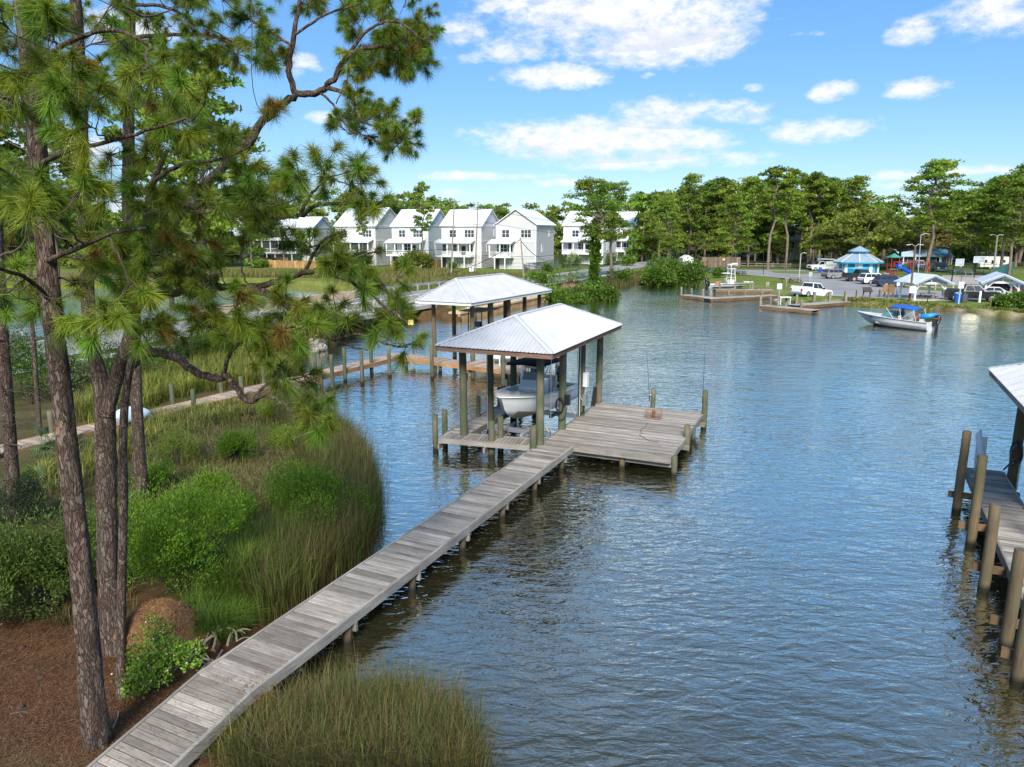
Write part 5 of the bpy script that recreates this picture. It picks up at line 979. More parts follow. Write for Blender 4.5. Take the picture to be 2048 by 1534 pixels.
shrub('flowering_plant', 'light green leafy plant with pink blossoms next to the slim stem', gd_(314, 1380, .4), 1.0, .95, 3600, .055, .021, [(.17, .30, .03), (.22, .36, .04), (.13, .24, .025)], 49, 9, .35, cat='plant', flowers=34)
shrub('flowering_plant', 'wispy green weed growing on the straw mound', gd_(322, 1300, .5), .8, .8, 1500, .05, .014, [(.12, .21, .03), (.16, .26, .04)], 50, 6, .5, cat='plant', flowers=10, hollow=.2)
shrub('dead_plant', 'rust orange withered plant on the piling beneath the dock ramp', gd_(516, 1440, .2), .55, 1.0, 1500, .05, .010, [(.33, .14, .02), (.24, .10, .02)], 51, 7, .2, cat='plant')
for i, (px, py, w, h, lb) in enumerate([(330, 735, 2.8, 2.3, 'green bush right of the forked trunk behind the tan dock'), (255, 760, 2.6, 2.6, 'green bush seen through the fork of the pine'), (160, 775, 2.6, 2.4, 'bush with pale leaves left of the forked trunk below the road'), (395, 722, 2.4, 1.6, 'leafy bush under the lowest bough below the road'),
                                        (60, 800, 3.0, 3.2, 'dark leafy bush behind the thin stem below the road'), (10, 760, 3, 3, 'tall dark bush at the left edge below the road')]):
    shrub('shrub', lb, gd_(px, py, .8), w, h, 5200, .10, .03, [(.07, .14, .02), (.10, .19, .025), (.05, .10, .02)] if i != 2 else [(.10, .14, .05), (.14, .18, .06)], 60 + i, 10, .4)
# palmetto: fans on stalks
def palmetto(label, base, r, nf, seed, h=.5, dead=2, stem_h=.2, cat='palm', name='palmetto', col=(.07, .12, .025)):
    rr = random.Random(seed); o = thing(name, label, cat, tuple(base)); st = MB(); st.tube([(0, 0, -.1), (0, 0, stem_h)], [.16 * r, .12 * r], 9); st.build('stem', W_BROWN, o)
    mgood = mat('palm_frond_%d' % seed, col, .45, var=.3, vscale=4); mdead = mat('palm_frond_dead', (.36, .25, .13), .8, var=.3, vscale=5)
    for k in range(nf):
        a = 2.4 * k + rr.uniform(-.3, .3); el = rr.uniform(-.25, 1.35) if k >= dead else rr.uniform(-1.1, -.7); d = Vector((cos(a) * cos(el), sin(a) * cos(el), sin(el))); b = MB(); p0 = Vector((0, 0, stem_h)); L = r * rr.uniform(.45, .7); p1 = p0 + d * L
        b.tube([p0, (p0 + p1) / 2 + Vector((0, 0, .04)), p1], [.012, .01, .008], 4, False); s = d.cross(Vector((0, 0, 1))).normalized(); u = s.cross(d).normalized()
        for j in range(17):
            t = (j - 8) / 8 * 1.9; e = (d * cos(t) + s * sin(t)) * r * .62 * (1 - .16 * abs(t)); tip = p1 + e + Vector((0, 0, -.22 * r * (.4 + abs(t) * .3))); w = (d * -sin(t) + s * cos(t)) * .022 * r; m = p1 + e * .55 + u * .02; b.add([p1, m + w, tip, m - w], [(0, 1, 2, 3)])
        b.build('frond', mdead if k < dead else mgood, o)
    return o
palmetto('palmetto with drooping fan leaves between the left-edge trunk and the thickest trunk', gd_(110, 905, .6), 1.0, 15, 71)
palmetto('palmetto by the foot of the left-edge trunk', gd_(60, 985, .6), .8, 11, 72)
# straw mound, driftwood, stump, litter
def mound():
    rr = np.random.default_rng(9); g = gd_(322, 1268, .45); o = None; nu, nv = 40, 14; V_ = []; F_ = []
    for j in range(nv + 1):
        for i in range(nu):
            t = j / nv; a = 2 * pi * i / nu; r = (1 - t) ; zz = .62 * (1 - r * r) ** 1.1 - .08; x = r * cos(a) * .86; y = r * sin(a) * .74; hole = exp(-(((x + .06) / .13) ** 2 + ((y + .16) / .1) ** 2)); zz += .03 * float(fbm(np.array([x * 3]), np.array([y * 3]), 2.)[0]) + rr.normal(0, .012) - .22 * hole; V_.append((x, y, zz))
    for j in range(nv):
        for i in range(nu): k = (i + 1) % nu; F_.append((j * nu + i, j * nu + k, (j + 1) * nu + k, (j + 1) * nu + i))
    me = fast_mesh('straw_mound', V_, F_, smooth=True); o = link('straw_mound', me, mat('pine_straw', (.30, .155, .065), .95, col2=(.13, .062, .028), vscale=16, bump=1.0, bscale=60, detail=9)); o.location = g; o.scale = (1.25, 1.2, 1.35); tag(o, 'low mound of orange-brown pine straw with a dark burrow hole', 'mound'); return g
MG = mound()
def mound_straw():
    rr = np.random.default_rng(19); n = 5200; r = rr.random(n) ** .5 * 1.05; a = rr.uniform(0, 2 * pi, n); zz = .84 * np.maximum(0, 1 - r * r) ** 1.1 - .09; P = np.stack([MG[0] + r * np.cos(a) * 1.07, MG[1] + r * np.sin(a) * .89, MG[2] + zz + rr.uniform(0, .03, n)], 1); b = rr.uniform(0, 2 * pi, n); L = rr.uniform(.06, .2, n); d = np.stack([np.cos(b), np.sin(b), rr.normal(-.15, .25, n)], 1) * L[:, None]; w = np.stack([-np.sin(b), np.cos(b), np.zeros(n)], 1) * .0035
    v = np.stack([P - w, P + w, P + d], 1).reshape(-1, 3); c = np.repeat(np.array([(.42, .21, .08), (.3, .14, .05), (.5, .33, .17), (.2, .09, .04)])[rr.integers(0, 4, n)], 3, 0); o = link('straw_litter', fast_mesh('straw_litter', v, np.arange(len(v)).reshape(-1, 3), c), BLADE, kind='stuff'); o['label'] = 'loose pine straw on the mound'; o['category'] = 'litter'
mound_straw()
def litter(name, label, poly, n, cols, seed, L=.16, w=.0035, lift=.012):
    rr = np.random.default_rng(seed); P = scatter(poly, n, rr); z = land_h(P[:, 0], P[:, 1])[0]; a = rr.uniform(0, 2 * pi, n); d = np.stack([np.cos(a), np.sin(a), rr.normal(0, .10, n)], 1) * (L * rr.uniform(.5, 1.2, n))[:, None]; b = np.column_stack([P, z + lift + rr.uniform(0, .02, n)]); s = np.stack([-np.sin(a), np.cos(a), np.zeros(n)], 1) * w
    v = np.stack([b - s, b + s, b + d], 1).reshape(-1, 3); c = np.repeat(np.array(cols)[rr.integers(0, len(cols), n)] * rr.uniform(.6, 1.3, (n, 1)), 3, 0); o = link(name, fast_mesh(name, v, np.arange(len(v)).reshape(-1, 3), c), BLADE, kind='stuff'); o['label'] = label; o['category'] = 'litter'; return o
litter('pine_litter', 'fallen brown pine needles covering the ground at lower left', pz([(-80, 1560), (420, 1560), (480, 1420), (440, 1300), (270, 1240), (-60, 1230)], .45), 26000, [(.18, .08, .032), (.25, .13, .058), (.11, .05, .024), (.32, .21, .12)], 81)  # needle colours also darkened, standing in for shade on this ground
litter('pine_litter', 'rusty needles scattered on the ramp planks', [tuple((DK - U1 * s + N1 * p)[:2]) for s, p in ((19.3, .05), (19.3, 1.2), (13.5, 1.2), (13.5, .05))], 10, [(.3, .12, .03)], 82)
def ramp_needles():
    rr = np.random.default_rng(83); n = 900; s = rr.uniform(-19.5, -12.5, n); p = rr.uniform(.02, 1.2, n); keep = rr.random(n) < np.clip((-12 - s) / 5, .15, 1); s, p = s[keep], p[keep]; n = len(s)
    z = np.where(s < -16.2, .7 + (s + 16.2) * .15, .7) + .006; P = np.stack([DK.x + U1.x * s + N1.x * p, DK.y + U1.y * s + N1.y * p, z], 1); a = rr.uniform(0, 2 * pi, n); L = rr.uniform(.06, .2, n); d = np.stack([np.cos(a), np.sin(a), np.zeros(n)], 1) * L[:, None]; w = np.stack([-np.sin(a), np.cos(a), np.zeros(n)], 1) * .0028
    v = np.stack([P - w, P + w, P + d], 1).reshape(-1, 3); c = np.repeat(np.array([(.38, .15, .04)]) * rr.uniform(.6, 1.3, (n, 1)), 3, 0); o = link('fallen_needles', fast_mesh('fallen_needles', v, np.arange(len(v)).reshape(-1, 3), c), BLADE, kind='stuff'); o['label'] = 'rusty fallen needles lying on the ramp planks'; o['category'] = 'litter'
ramp_needles(); bpy.data.objects.remove(bpy.data.objects['pine_litter.001'])
DRIFT = mat('bleached_root', (.42, .34, .26), .9, col2=(.2, .15, .11), vscale=9, bump=.6, bscale=30)
for i, (pts, r0, lb) in enumerate([([(365, 1310), (385, 1300), (400, 1312), (420, 1322)], .035, 'pale driftwood root lying nearest the flowering plant'), ([(408, 1288), (428, 1268), (452, 1256), (470, 1262), (474, 1282)], .035, 'arched pale root looping over the bank edge'), ([(395, 1352), (412, 1330), (430, 1322), (445, 1300)], .03, 'short pale root beside the walkway edge'), ([(425, 1300), (432, 1275), (420, 1262), (412, 1280)], .03, 'knotted pale root at the middle of the tangle'), ([(455, 1290), (462, 1268), (475, 1262)], .025, 'small pale root tip near the tussock')]):
    P = [G(q[0], q[1], .38 + (.05 if 0 < k < len(pts) - 1 else .02)) for k, q in enumerate(pts)]; b = MB(); trunk_tube(b, [tuple(p) for p in P], [r0 * (1 - .5 * k / len(P)) for k in range(len(P))], 9, 5, .14, 90 + i); c = P[0]; b.v = [(v[0] - c.x, v[1] - c.y, v[2] - c.z) for v in b.v]
    o = b.build('driftwood_root', DRIFT); o.location = c; tag(o, lb, 'driftwood', 'driftwood roots')
    for k in range(3):
        q = R.choice(P); b2 = MB(); e = Vector((R.uniform(-.3, .3), R.uniform(-.3, .3), R.uniform(-.1, .2))); trunk_tube(b2, [tuple(q - c), tuple(q - c + e * .5 + Vector((0, 0, .04))), tuple(q - c + e)], [.016, .012, .006], 6, 3, .14, 95 + k); b2.build('root_fork', DRIFT, o)
sg = G(395, 1503, .25); o = thing('tree_stump', 'cut tree stump with a pale top below the ramp', 'stump', (sg.x, sg.y, 0)); b = MB(); trunk_tube(b, [(0, 0, -.2), (0, 0, .05), (0, 0, .25)], [.19, .145, .13], 16, 3, .06, 3); b.build('stump', BARK, o)
b = MB(); b.tube([(0, 0, .245), (0, 0, .262)], [.118, .112], 16); b.build('cut_top', mat('cut_wood', (.48, .38, .26), .85, var=.3, vscale=20), o)
CONE = mat('pine_cone', (.10, .065, .045), .9, var=.4, vscale=40, bump=1, bscale=90)
for i, (px, py, lb) in enumerate([(45, 1297, 'pine cone nearest the left shrubs'), (24, 1303, 'pine cone at the far left on the straw'), (82, 1358, 'pine cone in the middle of the straw patch'), (42, 1417, 'pine cone lying beside a short stick'), (64, 1336, 'pine cone next to pale bark flakes')]):
    g = gd_(px, py, .5); b = MB(); b.ball((0, 0, .04), .05, 9, 7, (1.35, 1, .95)); o = b.build('pine_cone', CONE); o.location = g; o.rotation_euler = (0, 0, R.uniform(0, 3)); tag(o, lb, 'pine cone', 'fallen pine cones')
for i, (a, c, lb) in enumerate([((20, 1430), (58, 1427), 'short dark stick on the straw'), ((225, 1460), (238, 1425), 'pale twig at the foot of the nearest pine')]):
    p, q = Vector(gd_(*a, .45)) + Vector((0, 0, .04)), Vector(gd_(*c, .45)) + Vector((0, 0, .05)); b = MB(); b.tube([(0, 0, 0), tuple((q - p) * .5 + Vector((.02, .02, .01))), tuple(q - p)], [.018, .015, .01], 6); o = b.build('fallen_stick', TWIG if i == 0 else DRIFT); o.location = p; tag(o, lb, 'stick')
# ------------------------------------------------------------------ trees across the water
FLEAF = leafmat('far_foliage', .42, .6); FTRUNK = mat('far_trunk', (.20, .15, .115), .95, var=.3, vscale=1.5)
def clump_leaves(C, Rr, per, size, tint, rr, flat=.62):
    n = len(C); d = rr.normal(0, 1, (n, per, 3)); d /= np.linalg.norm(d, axis=2, keepdims=True); d[..., 2] = np.where(d[..., 2] < -.3, -d[..., 2] * .4, d[..., 2])
    P = C[:, None, :] + d * (Rr[:, None] * rr.uniform(.35, 1.08, (n, per)))[..., None] * np.array((1, 1, flat)); P = P.reshape(-1, 3); d = d.reshape(-1, 3); m = len(P)
    a = rr.normal(0, 1, (m, 3)) + d * .3; a /= np.linalg.norm(a, axis=1, keepdims=True); b = np.cross(a, rr.normal(0, 1, (m, 3))); b /= np.linalg.norm(b, axis=1, keepdims=True); s = size * rr.uniform(.6, 1.35, (m, 1))
    v = np.stack([P - a * s * .5, P + a * s * .5 + b * s * .12, P + b * s * .75], 1).reshape(-1, 3); c = np.repeat(tint, per, 0) * rr.uniform(.68, 1.32, (m, 1)); return v, np.arange(3 * m).reshape(-1, 3), np.repeat(c, 3, 0)
def pine_parts(seed, h=20.0, cr=3.4, nc=34, per=120, size=.42, lo=.46, base=(.185, .275, .03), tr=.27, lean=0.0):
    rr = np.random.default_rng(seed); tb = MB(); pts = [(rr.normal(0, .12) * k + lean * k * k * .08, rr.normal(0, .12) * k, h * .97 * k / 6 - (.5 if k == 0 else 0)) for k in range(7)]; tb.tube(pts, [tr * (1 - .12 * k) for k in range(7)], 8)
    def ax(t): q = t * 6; i = min(int(q), 5); f = q - i; return np.array(pts[i]) * (1 - f) + np.array(pts[i + 1]) * f
    C = []; Rr = []
    for i in range(nc):
        t = lo + (1 - lo) * (i + rr.random()) / nc; u = (t - lo) / (1 - lo); rad = cr * (0.45 + 1.0 * math.sin(pi * (.18 + .78 * u)) ) * rr.uniform(.35, 1.0) * .78; a = 2.4 * i + rr.uniform(-.6, .6)
        p = ax(min(t, 1)); c = p + np.array((cos(a) * rad, sin(a) * rad, .12 * rad + rr.normal(0, .25))); C.append(c); Rr.append(cr * rr.uniform(.24, .42)); tb.tube([tuple(p - np.array((0, 0, .5))), tuple((p + c) / 2 + np.array((0, 0, -.1))), tuple(c)], [.075, .055, .03], 4, False)
    C.append(ax(1)); Rr.append(cr * .34); C = np.array(C); Rr = np.array(Rr); tint = np.array(base) * rr.uniform(.72, 1.3, (len(C), 1)); tint[:, 0] *= rr.uniform(.85, 1.25, len(C))
    v, f, c = clump_leaves(C, Rr, per, size, tint, rr); m = tb.mesh('trunk'); m.materials.append(FTRUNK); l = fast_mesh('crown', v, f, c); l.materials.append(FLEAF); return m, l
def oak_parts(seed, h=11.0, w=6.0, nc=64, per=110, size=.42, base=(.19, .245, .04), tr=.32):
    rr = np.random.default_rng(seed); tb = MB(); tb.tube([(0, 0, -.5), (.1, .05, h * .2), (.2, .1, h * .4)], [tr * 1.2, tr, tr * .8], 9); C = []; Rr = []
    for i in range(nc):
        d = rr.normal(0, 1, 3); d /= np.linalg.norm(d); d[2] = abs(d[2]) * 1.0 - .35; q = np.array((d[0] * w, d[1] * w, h * .55 + d[2] * h * .42)) * np.array((1, 1, 1)) ; q[:2] *= rr.uniform(.55, 1.0); C.append(q); Rr.append(w * rr.uniform(.16, .3))
        if i % 4 == 0: tb.tube([(.15, .08, h * .35), tuple((q + np.array((0, 0, h * .35))) / 2), tuple(q)], [.15, .09, .03], 5, False)
    C = np.array(C); Rr = np.array(Rr); tint = np.array(base) * rr.uniform(.7, 1.3, (len(C), 1)); v, f, c = clump_leaves(C, Rr, per, size, tint, rr, .8); m = tb.mesh('trunk'); m.materials.append(FTRUNK); l = fast_mesh('crown', v, f, c); l.materials.append(FLEAF); return m, l
PV = [pine_parts(101, cr=3.7, nc=50, lo=.36), pine_parts(102, cr=3.3, nc=42, lo=.45), pine_parts(103, cr=3.9, nc=50, lo=.42, lean=.3), pine_parts(104, cr=2.9, nc=36, lo=.55), pine_parts(105, cr=3.9, nc=60, lo=.28, base=(.20, .29, .032)), pine_parts(106, cr=3.6, nc=48, lo=.38, base=(.155, .24, .03), lean=-.3)]
OV = [oak_parts(111), oak_parts(112, base=(.235, .28, .045)), oak_parts(113, w=5, h=12, base=(.145, .205, .034)), oak_parts(114, base=(.20, .175, .045))]
def put_tree(kind, px, Y, top, label, group, wide=1.0, zb=1.0, rz_=None):
    if 1290 < px < 2100: Y *= 1.07 if kind[0] == 'p' else 1.13
    v = V(px, 465, Y); zt = V(px, top, Y).z; i, arr, href, nm = (kind[1], PV, 20.4, 'pine_tree') if kind[0] == 'p' else (kind[1], OV, 11.6, 'broadleaf_tree')
    s = (zt - zb) / href; o = thing(nm, label, 'tree', (v.x, v.y, zb), R.uniform(0, 6.28) if rz_ is None else rz_, group); o.scale = (s * wide, s * wide, s); link('trunk', arr[i][0], None, o); link('crown', arr[i][1], None, o); return o
P_ = lambda i: ('p', i); O_ = lambda i: ('o', i)
GR = 'trees across the water'
for k, px, Y, top, w, lb in [
    (P_(0), 1320, 168, 388, 1.1, 'pine rising at the left end of the right-hand tree line'), (P_(4), 1340, 150, 398, 1.1, 'loose green pine standing behind the big shore bush'), (P_(2), 1378, 172, 344, 1.0, 'tall pine with a rounded separate head near the left end of the tree line'), (P_(5), 1412, 176, 362, 1.2, 'dense pine left of the timber enclosure'),
    (P_(0), 1442, 182, 352, 1.25, 'broad pine above the timber enclosure'), (P_(4), 1466, 130, 386, 1.05, 'bright pine on the lawn behind the tower skiff, left stem of two'), (P_(1), 1474, 131, 392, 1.0, 'bright pine on the lawn behind the tower skiff, right stem of two'), (P_(2), 1500, 178, 350, 1.2, 'dark pine between the lawn pair and the tall bare trunks'),
    (P_(3), 1541, 150, 329, 1.15, 'tall bare-trunked pine with a flat crown beside the cream gable'), (P_(3), 1576, 152, 333, 1.15, 'tall leaning pine in front of the cream gabled house'), (P_(5), 1604, 182, 350, 1.3, 'dark pine above the hidden white house'), (P_(1), 1624, 158, 342, 1.2, 'left of three close straight trunks near the white house'), (P_(3), 1632, 160, 346, 1.1, 'middle of three close straight trunks near the white house'),
    (P_(1), 1642, 162, 352, 1.1, 'right of three close straight trunks near the white house'), (P_(0), 1668, 180, 352, 1.3, 'dense pine behind the three close trunks'), (P_(4), 1706, 176, 350, 1.25, 'rounded dark pine at the right shoulder of the tree mass'), (O_(1), 1725, 134, 396, 1.3, 'spreading yellow-green oak behind the teal pavilion'), (O_(1), 1672, 140, 436, 1.2, 'lower yellow-green oak left of the pavilion roof'),
    (O_(2), 1770, 150, 420, 1.2, 'dark leafy tree behind the playground'), (O_(3), 1806, 140, 436, 1.0, 'rust-tinged tree behind the playground swings'), (P_(2), 1861, 134, 315, 1.35, 'great solitary pine towering over the park'), (O_(0), 1830, 165, 420, 1.3, 'green tree behind the blue-roofed building'), (O_(3), 1905, 156, 430, 1.1, 'rust-tinged tree right of the great pine'), (O_(2), 1890, 172, 405, 1.3, 'dark tree behind the basketball hoops'),
    (P_(4), 1958, 132, 372, 1.45, 'low wide pine behind the far hoop'), (P_(0), 2012, 128, 345, 1.3, 'pine with a tilted trunk near the right edge'), (P_(2), 2030, 122, 352, 1.2, 'pine trunk closest to the right edge by the green screen'), (P_(5), 1985, 165, 350, 1.4, 'dense pine at the back near the right edge'), (P_(0), 2060, 160, 312, 1.4, 'tall pine cut by the right edge'), (P_(4), 2045, 176, 318, 1.4, 'tall hazy pine at the back beside the right edge'), (P_(1), 1930, 180, 378, 1.3, 'pine between the great pine and the right-hand group'),
    (O_(2), 1500, 150, 470, 1.0, 'low leafy tree behind the timber enclosure'), (O_(2), 1560, 160, 470, 1.1, 'dark undergrowth tree below the tall bare trunks'), (O_(0), 1395, 160, 452, 1.1, 'leafy tree between the shore bush and the enclosure'), (O_(2), 1640, 172, 460, 1.1, 'shaded tree behind the utility truck'), (O_(2), 1960, 172, 440, 1.3, 'shaded tree behind the camper'), (O_(0), 2040, 150, 450, 1.2, 'leafy tree at the right edge behind the green screen')]: put_tree(k, px, Y, top, lb, GR, w)
for k, px, Y, top, w, lb in [(P_(1), 844, 146, 360, .8, 'thin pine with sparse foliage in front of the mint house'), (P_(3), 724, 140, 404, .55, 'thin bare pine before the pale grey house'), (P_(4), 405, 62, 80, .95, 'sunlit pine crown behind the great limb on the left'), (P_(0), 330, 75, 130, .9, 'pine standing behind the near trunks on the left'), (P_(5), 100, 60, 150, 1.0, 'pine behind the thickest trunk across the road'), (P_(2), -40, 58, 120, 1.0, 'pine at the left edge across the road')]:
    b_ = hz(V(px, 465, Y).x, Y) if Y > 100 else max(.9, hz(V(px, 465, Y).x, Y)); put_tree(k, px, Y, top, lb, GR, w, b_)
# vine-clad pine and its bare-limbed neighbour on the seawall bank
def hero_pine(label, px, pyb, top, seed, cr, lo, vine, z=.8, nc=44):
    g = G(px, pyb, z); zt = V(px, top, g.y).z; h = (zt - z) / 1.0; m, l = pine_parts(seed, h, cr, nc, 190, .30, lo, (.16, .25, .025), .27); o = thing('pine_tree', label, 'tree', (g.x, g.y, z), 0, GR); link('trunk', m, None, o); link('crown', l, None, o)
    if vine:
        rr = np.random.default_rng(seed); n = 5200; t = rr.random(n) ** .8; a = rr.uniform(0, 6.28, n); r = (.3 + .4 * rr.random(n) * (1.1 - t) + .3 * rr.random(n)) * (.75 + .5 * np.sin(t * 23 + 2 * a) * np.sin(t * 9 + 1) + .25 * np.sin(5 * a + 31 * t)); P = np.stack([np.cos(a) * r, np.sin(a) * r, t * h * .58], 1); d = np.stack([np.cos(a), np.sin(a), rr.normal(-.2, .5, n)], 1); d /= np.linalg.norm(d, axis=1, keepdims=True)
        v, f, c = leaf_cloud(P, d, np.full(n, .3), np.full(n, .12), np.tile(np.array((.11, .23, .016)), (n, 1)) * rr.uniform(.5, 1.3, (n, 1)), rr); link('vine', fast_mesh('vine', v, f, c), LEAF, o)
    return o
hero_pine('pine with a vine-covered trunk beside the cabbage palm', 1188, 572, 358, 121, 4.0, .42, True); hero_pine('pine with bare side limbs right of the vine-clad trunk', 1222, 556, 366, 122, 3.4, .40, False, 1.0)
# shrubs of the far shore
SHB = [(.11, .2, .02), (.14, .25, .025), (.08, .15, .018)]
for px, py, w, h, n, lb, sd in [(1345, 558, 8.5, 5.6, 9000, 'large rounded shore bush at the head of the marsh', 131), (1318, 560, 5, 4.2, 4000, 'smaller bush left of the large shore bush', 132), (1100, 586, 4.2, 2.2, 3600, 'green bush on the wall left of the cabbage palm', 133), (1150, 590, 3.6, 2.0, 3000, 'green bush below the cabbage palm', 134), (1195, 582, 5, 2.8, 4200, 'bright bush round the foot of the vine-clad pine', 135), (1240, 560, 4, 2.0, 2600, 'low bush right of the bare-limbed pine', 136),
                                (1085, 570, 3.4, 1.5, 2000, 'low bush at the end of the footpath', 137), (838, 544, 6.6, 3.4, 5200, 'wide olive bush in front of the mint house', 138), (1255, 534, 4, 2.2, 2200, 'roadside bush before the end house', 139), (1220, 530, 4, 2.4, 2200, 'roadside bush before the house up the road', 140), (1180, 528, 3, 1.8, 1600, 'roadside bush before the half hidden house', 141), (905, 540, 2, 1.3, 1000, 'small bush at the ivory house corner', 142), (1095, 548, 2.2, 1.8, 1200, 'small bush in front of the dark slatted fence', 143), (660, 580, 3, 1.6, 1200, 'bush at the far pond edge', 144),
                                (1535, 520, 6, 3.2, 2600, 'dark hedge bush by the cream gabled house', 145), (1440, 552, 2.2, 1.9, 1200, 'palmetto-like bush left of the lawn pair', 146), (2044, 611, 3.2, 1.4, 1900, 'rough bush at the right edge of the park shore', 147), (1996, 606, 1.8, .8, 900, 'low scrub beside the right picnic shelter', 148)]:
    g = G(px, py, .9); shrub('shrub', lb, (g.x, g.y, hz(g.x, g.y)), w, h, n, .34 if w > 4 else .26, .13 if w > 4 else .10, SHB if sd != 138 else [(.10, .13, .02), (.14, .16, .02)], sd, 12, .3)
for px, py, lb, sd in [(560, 684, 'vine-covered bank above the boulders, left part', 151), (610, 668, 'vine-covered bank above the boulders, right part', 152), (520, 695, 'leafy low bank cover behind the boughs', 153), (470, 690, 'leafy bank cover below the footpath railing', 154), (640, 660, 'bush at the end of the footpath railing', 155)]:
    g = G(px, py, .9); shrub('shrub', lb, (g.x, g.y, hz(g.x, g.y) - .2), 4.6, 1.1 if sd != 155 else 1.2, 3800, .17, .07, [(.16, .22, .02), (.12, .2, .02), (.2, .25, .03)], sd, 14, .5)
palmetto('small cabbage palm beside the galvanised railing', G(518, 657, 1.5), 1.5, 26, 161, stem_h=1.0, dead=4, name='cabbage_palm', col=(.13, .19, .05)); palmetto('cabbage palm with a skirt of dead fronds left of the vine-clad pine', (G(1141, 578, .9).x, G(1141, 578, .9).y, .9), 2.9, 34, 162, stem_h=2.2, dead=10, name='cabbage_palm', col=(.09, .15, .03))
# marsh and verge grass
grass('marsh_grass', 'brown-green reeds along the far pond and below the houses', [xy(300, 568), xy(720, 572), r2(20, -4), r2(60, -4), xy(960, 552, 1), xy(880, 546, 1), xy(700, 548, .8), xy(300, 550, .8)], 17000, (.6, 1.3), .3, .05, [(.15, .12, .05), (.19, .15, .06), OLIVE, (.17, .2, .03)], 171)
grass('marsh_grass', 'reed bed at the water edge below the bare-limbed pine', [xy(1200, 580), xy(1330, 563), xy(1345, 548, .8), xy(1290, 548, .8), xy(1230, 560, .8)], 7000, (.8, 1.5), .3, .045, [(.15, .13, .05), (.2, .16, .06), (.12, .14, .04)], 172)
grass('verge_grass', 'weedy grass on top of the orange wall', [r2(8, 14.0), r2(44, 14.0), r2(44, 10.9), r2(10, 10.9)], 7000, (.25, .8), .6, .035, [(.13, .2, .025), LIME, OLIVE], 173)
grass('verge_grass', 'rough grass along the road verge before the houses', [r2(12, -1), r2(75, -1), r2(75, -8), r2(12, -6)], 6000, (.2, .7), .6, .04, [(.15, .2, .03), OLIVE, (.2, .18, .06)], 174)
grass('verge_grass', 'ragged grass edge of the park shore', [xy(1690, 604, .2), xy(1780, 607, .2), xy(1900, 616, .2), xy(2060, 632, .2), xy(2060, 620, .7), xy(1900, 608, .7), xy(1690, 601, .7)], 5200, (.12, .45), .6, .03, [(.17, .22, .03), YEL_G, OLIVE], 175)
# the far wood: one mass
def woodland():
    rr = np.random.default_rng(77); VV = []; FF = []; CC = []; k = 0; tb = MB()
    def topy(px):
        return float(np.interp(px, [-400, 0, 250, 450, 560, 760, 850, 950, 1060, 1130, 1250, 1330, 1450, 1600, 1720, 1800, 2000, 2400], [330, 360, 395, 400, 385, 372, 378, 408, 398, 404, 388, 372, 358, 352, 372, 420, 350, 340]))
    for i in range(340):
        px = rr.uniform(-380, 2380); Y = rr.uniform(205, 300) if px > 560 else rr.uniform(150, 240)
        if 1200 < px < 2400: Y = rr.uniform(188, 250)
        v = V(px, 465, Y); ht = V(px, topy(px) + rr.uniform(0, 34), Y).z - 1; nc = 16; u = rr.random(nc); rad = ht * .13; a = rr.uniform(0, 6.28, nc); r = rad * rr.random(nc) ** .5 * 1.2; C = np.stack([v.x + np.cos(a) * r, v.y + np.sin(a) * r, 1 + ht * (.06 + .90 * u)], 1); Rr = ht * rr.uniform(.085, .15, nc)
        tint = np.array((.175, .255, .034)) * rr.uniform(.65, 1.3) * rr.uniform(.8, 1.2, (nc, 1)); tint[:, 0] *= rr.uniform(.8, 1.3)
        vv, ff, cc = clump_leaves(C, Rr, 80, .95, tint, rr); VV.append(vv); FF.append(ff + k); CC.append(cc); k += len(vv)
        tb.tube([(v.x, v.y, .5), (v.x + rr.normal(0, .3), v.y, 1 + ht * .8)], [.26, .12], 5, False)
    o = link('woodland', fast_mesh('woodland', np.vstack(VV), np.vstack(FF), np.vstack(CC)), FLEAF, kind='stuff'); o['label'] = 'unbroken far woodland behind the houses and the park'; o['category'] = 'woodland'
    tb.build('woodland_trunks', FTRUNK, o, kind='stuff')
woodland()
# ------------------------------------------------------------------ the park across the lagoon
ZP = .62
def gp(px, py, z=ZP): return G(px, py, z)
def hdg(deg): return radians(90 - deg)          # compass heading -> rotation of a thing whose local X is forward
PAINTS = {}
def paint(name, col): return mat('paint_' + name, col, .28, coat=.6, var=.04, vscale=.7)
RIM = mat('wheel_rim', (.55, .56, .57), .35, metal=.6); HEADL = mat('headlight', (.75, .78, .8), .15); TAILL = mat('taillight', (.45, .02, .015), .25); CHROME = mat('chrome', (.6, .61, .62), .2, metal=.9)
def wheel(root, x, y, r=.37, w=.26):
    b = MB(); s = 1 if y > 0 else -1; b.cyl((x, y - w / 2, r), (x, y + w / 2, r), r, n=18); o = b.build('wheel', RUBBER, root); b = MB(); f = y + s * w / 2; b.cyl((x, f - s * .02, r), (x, f + s * .012, r), r * .64, n=14); rm = b.build('rim', RIM, o)
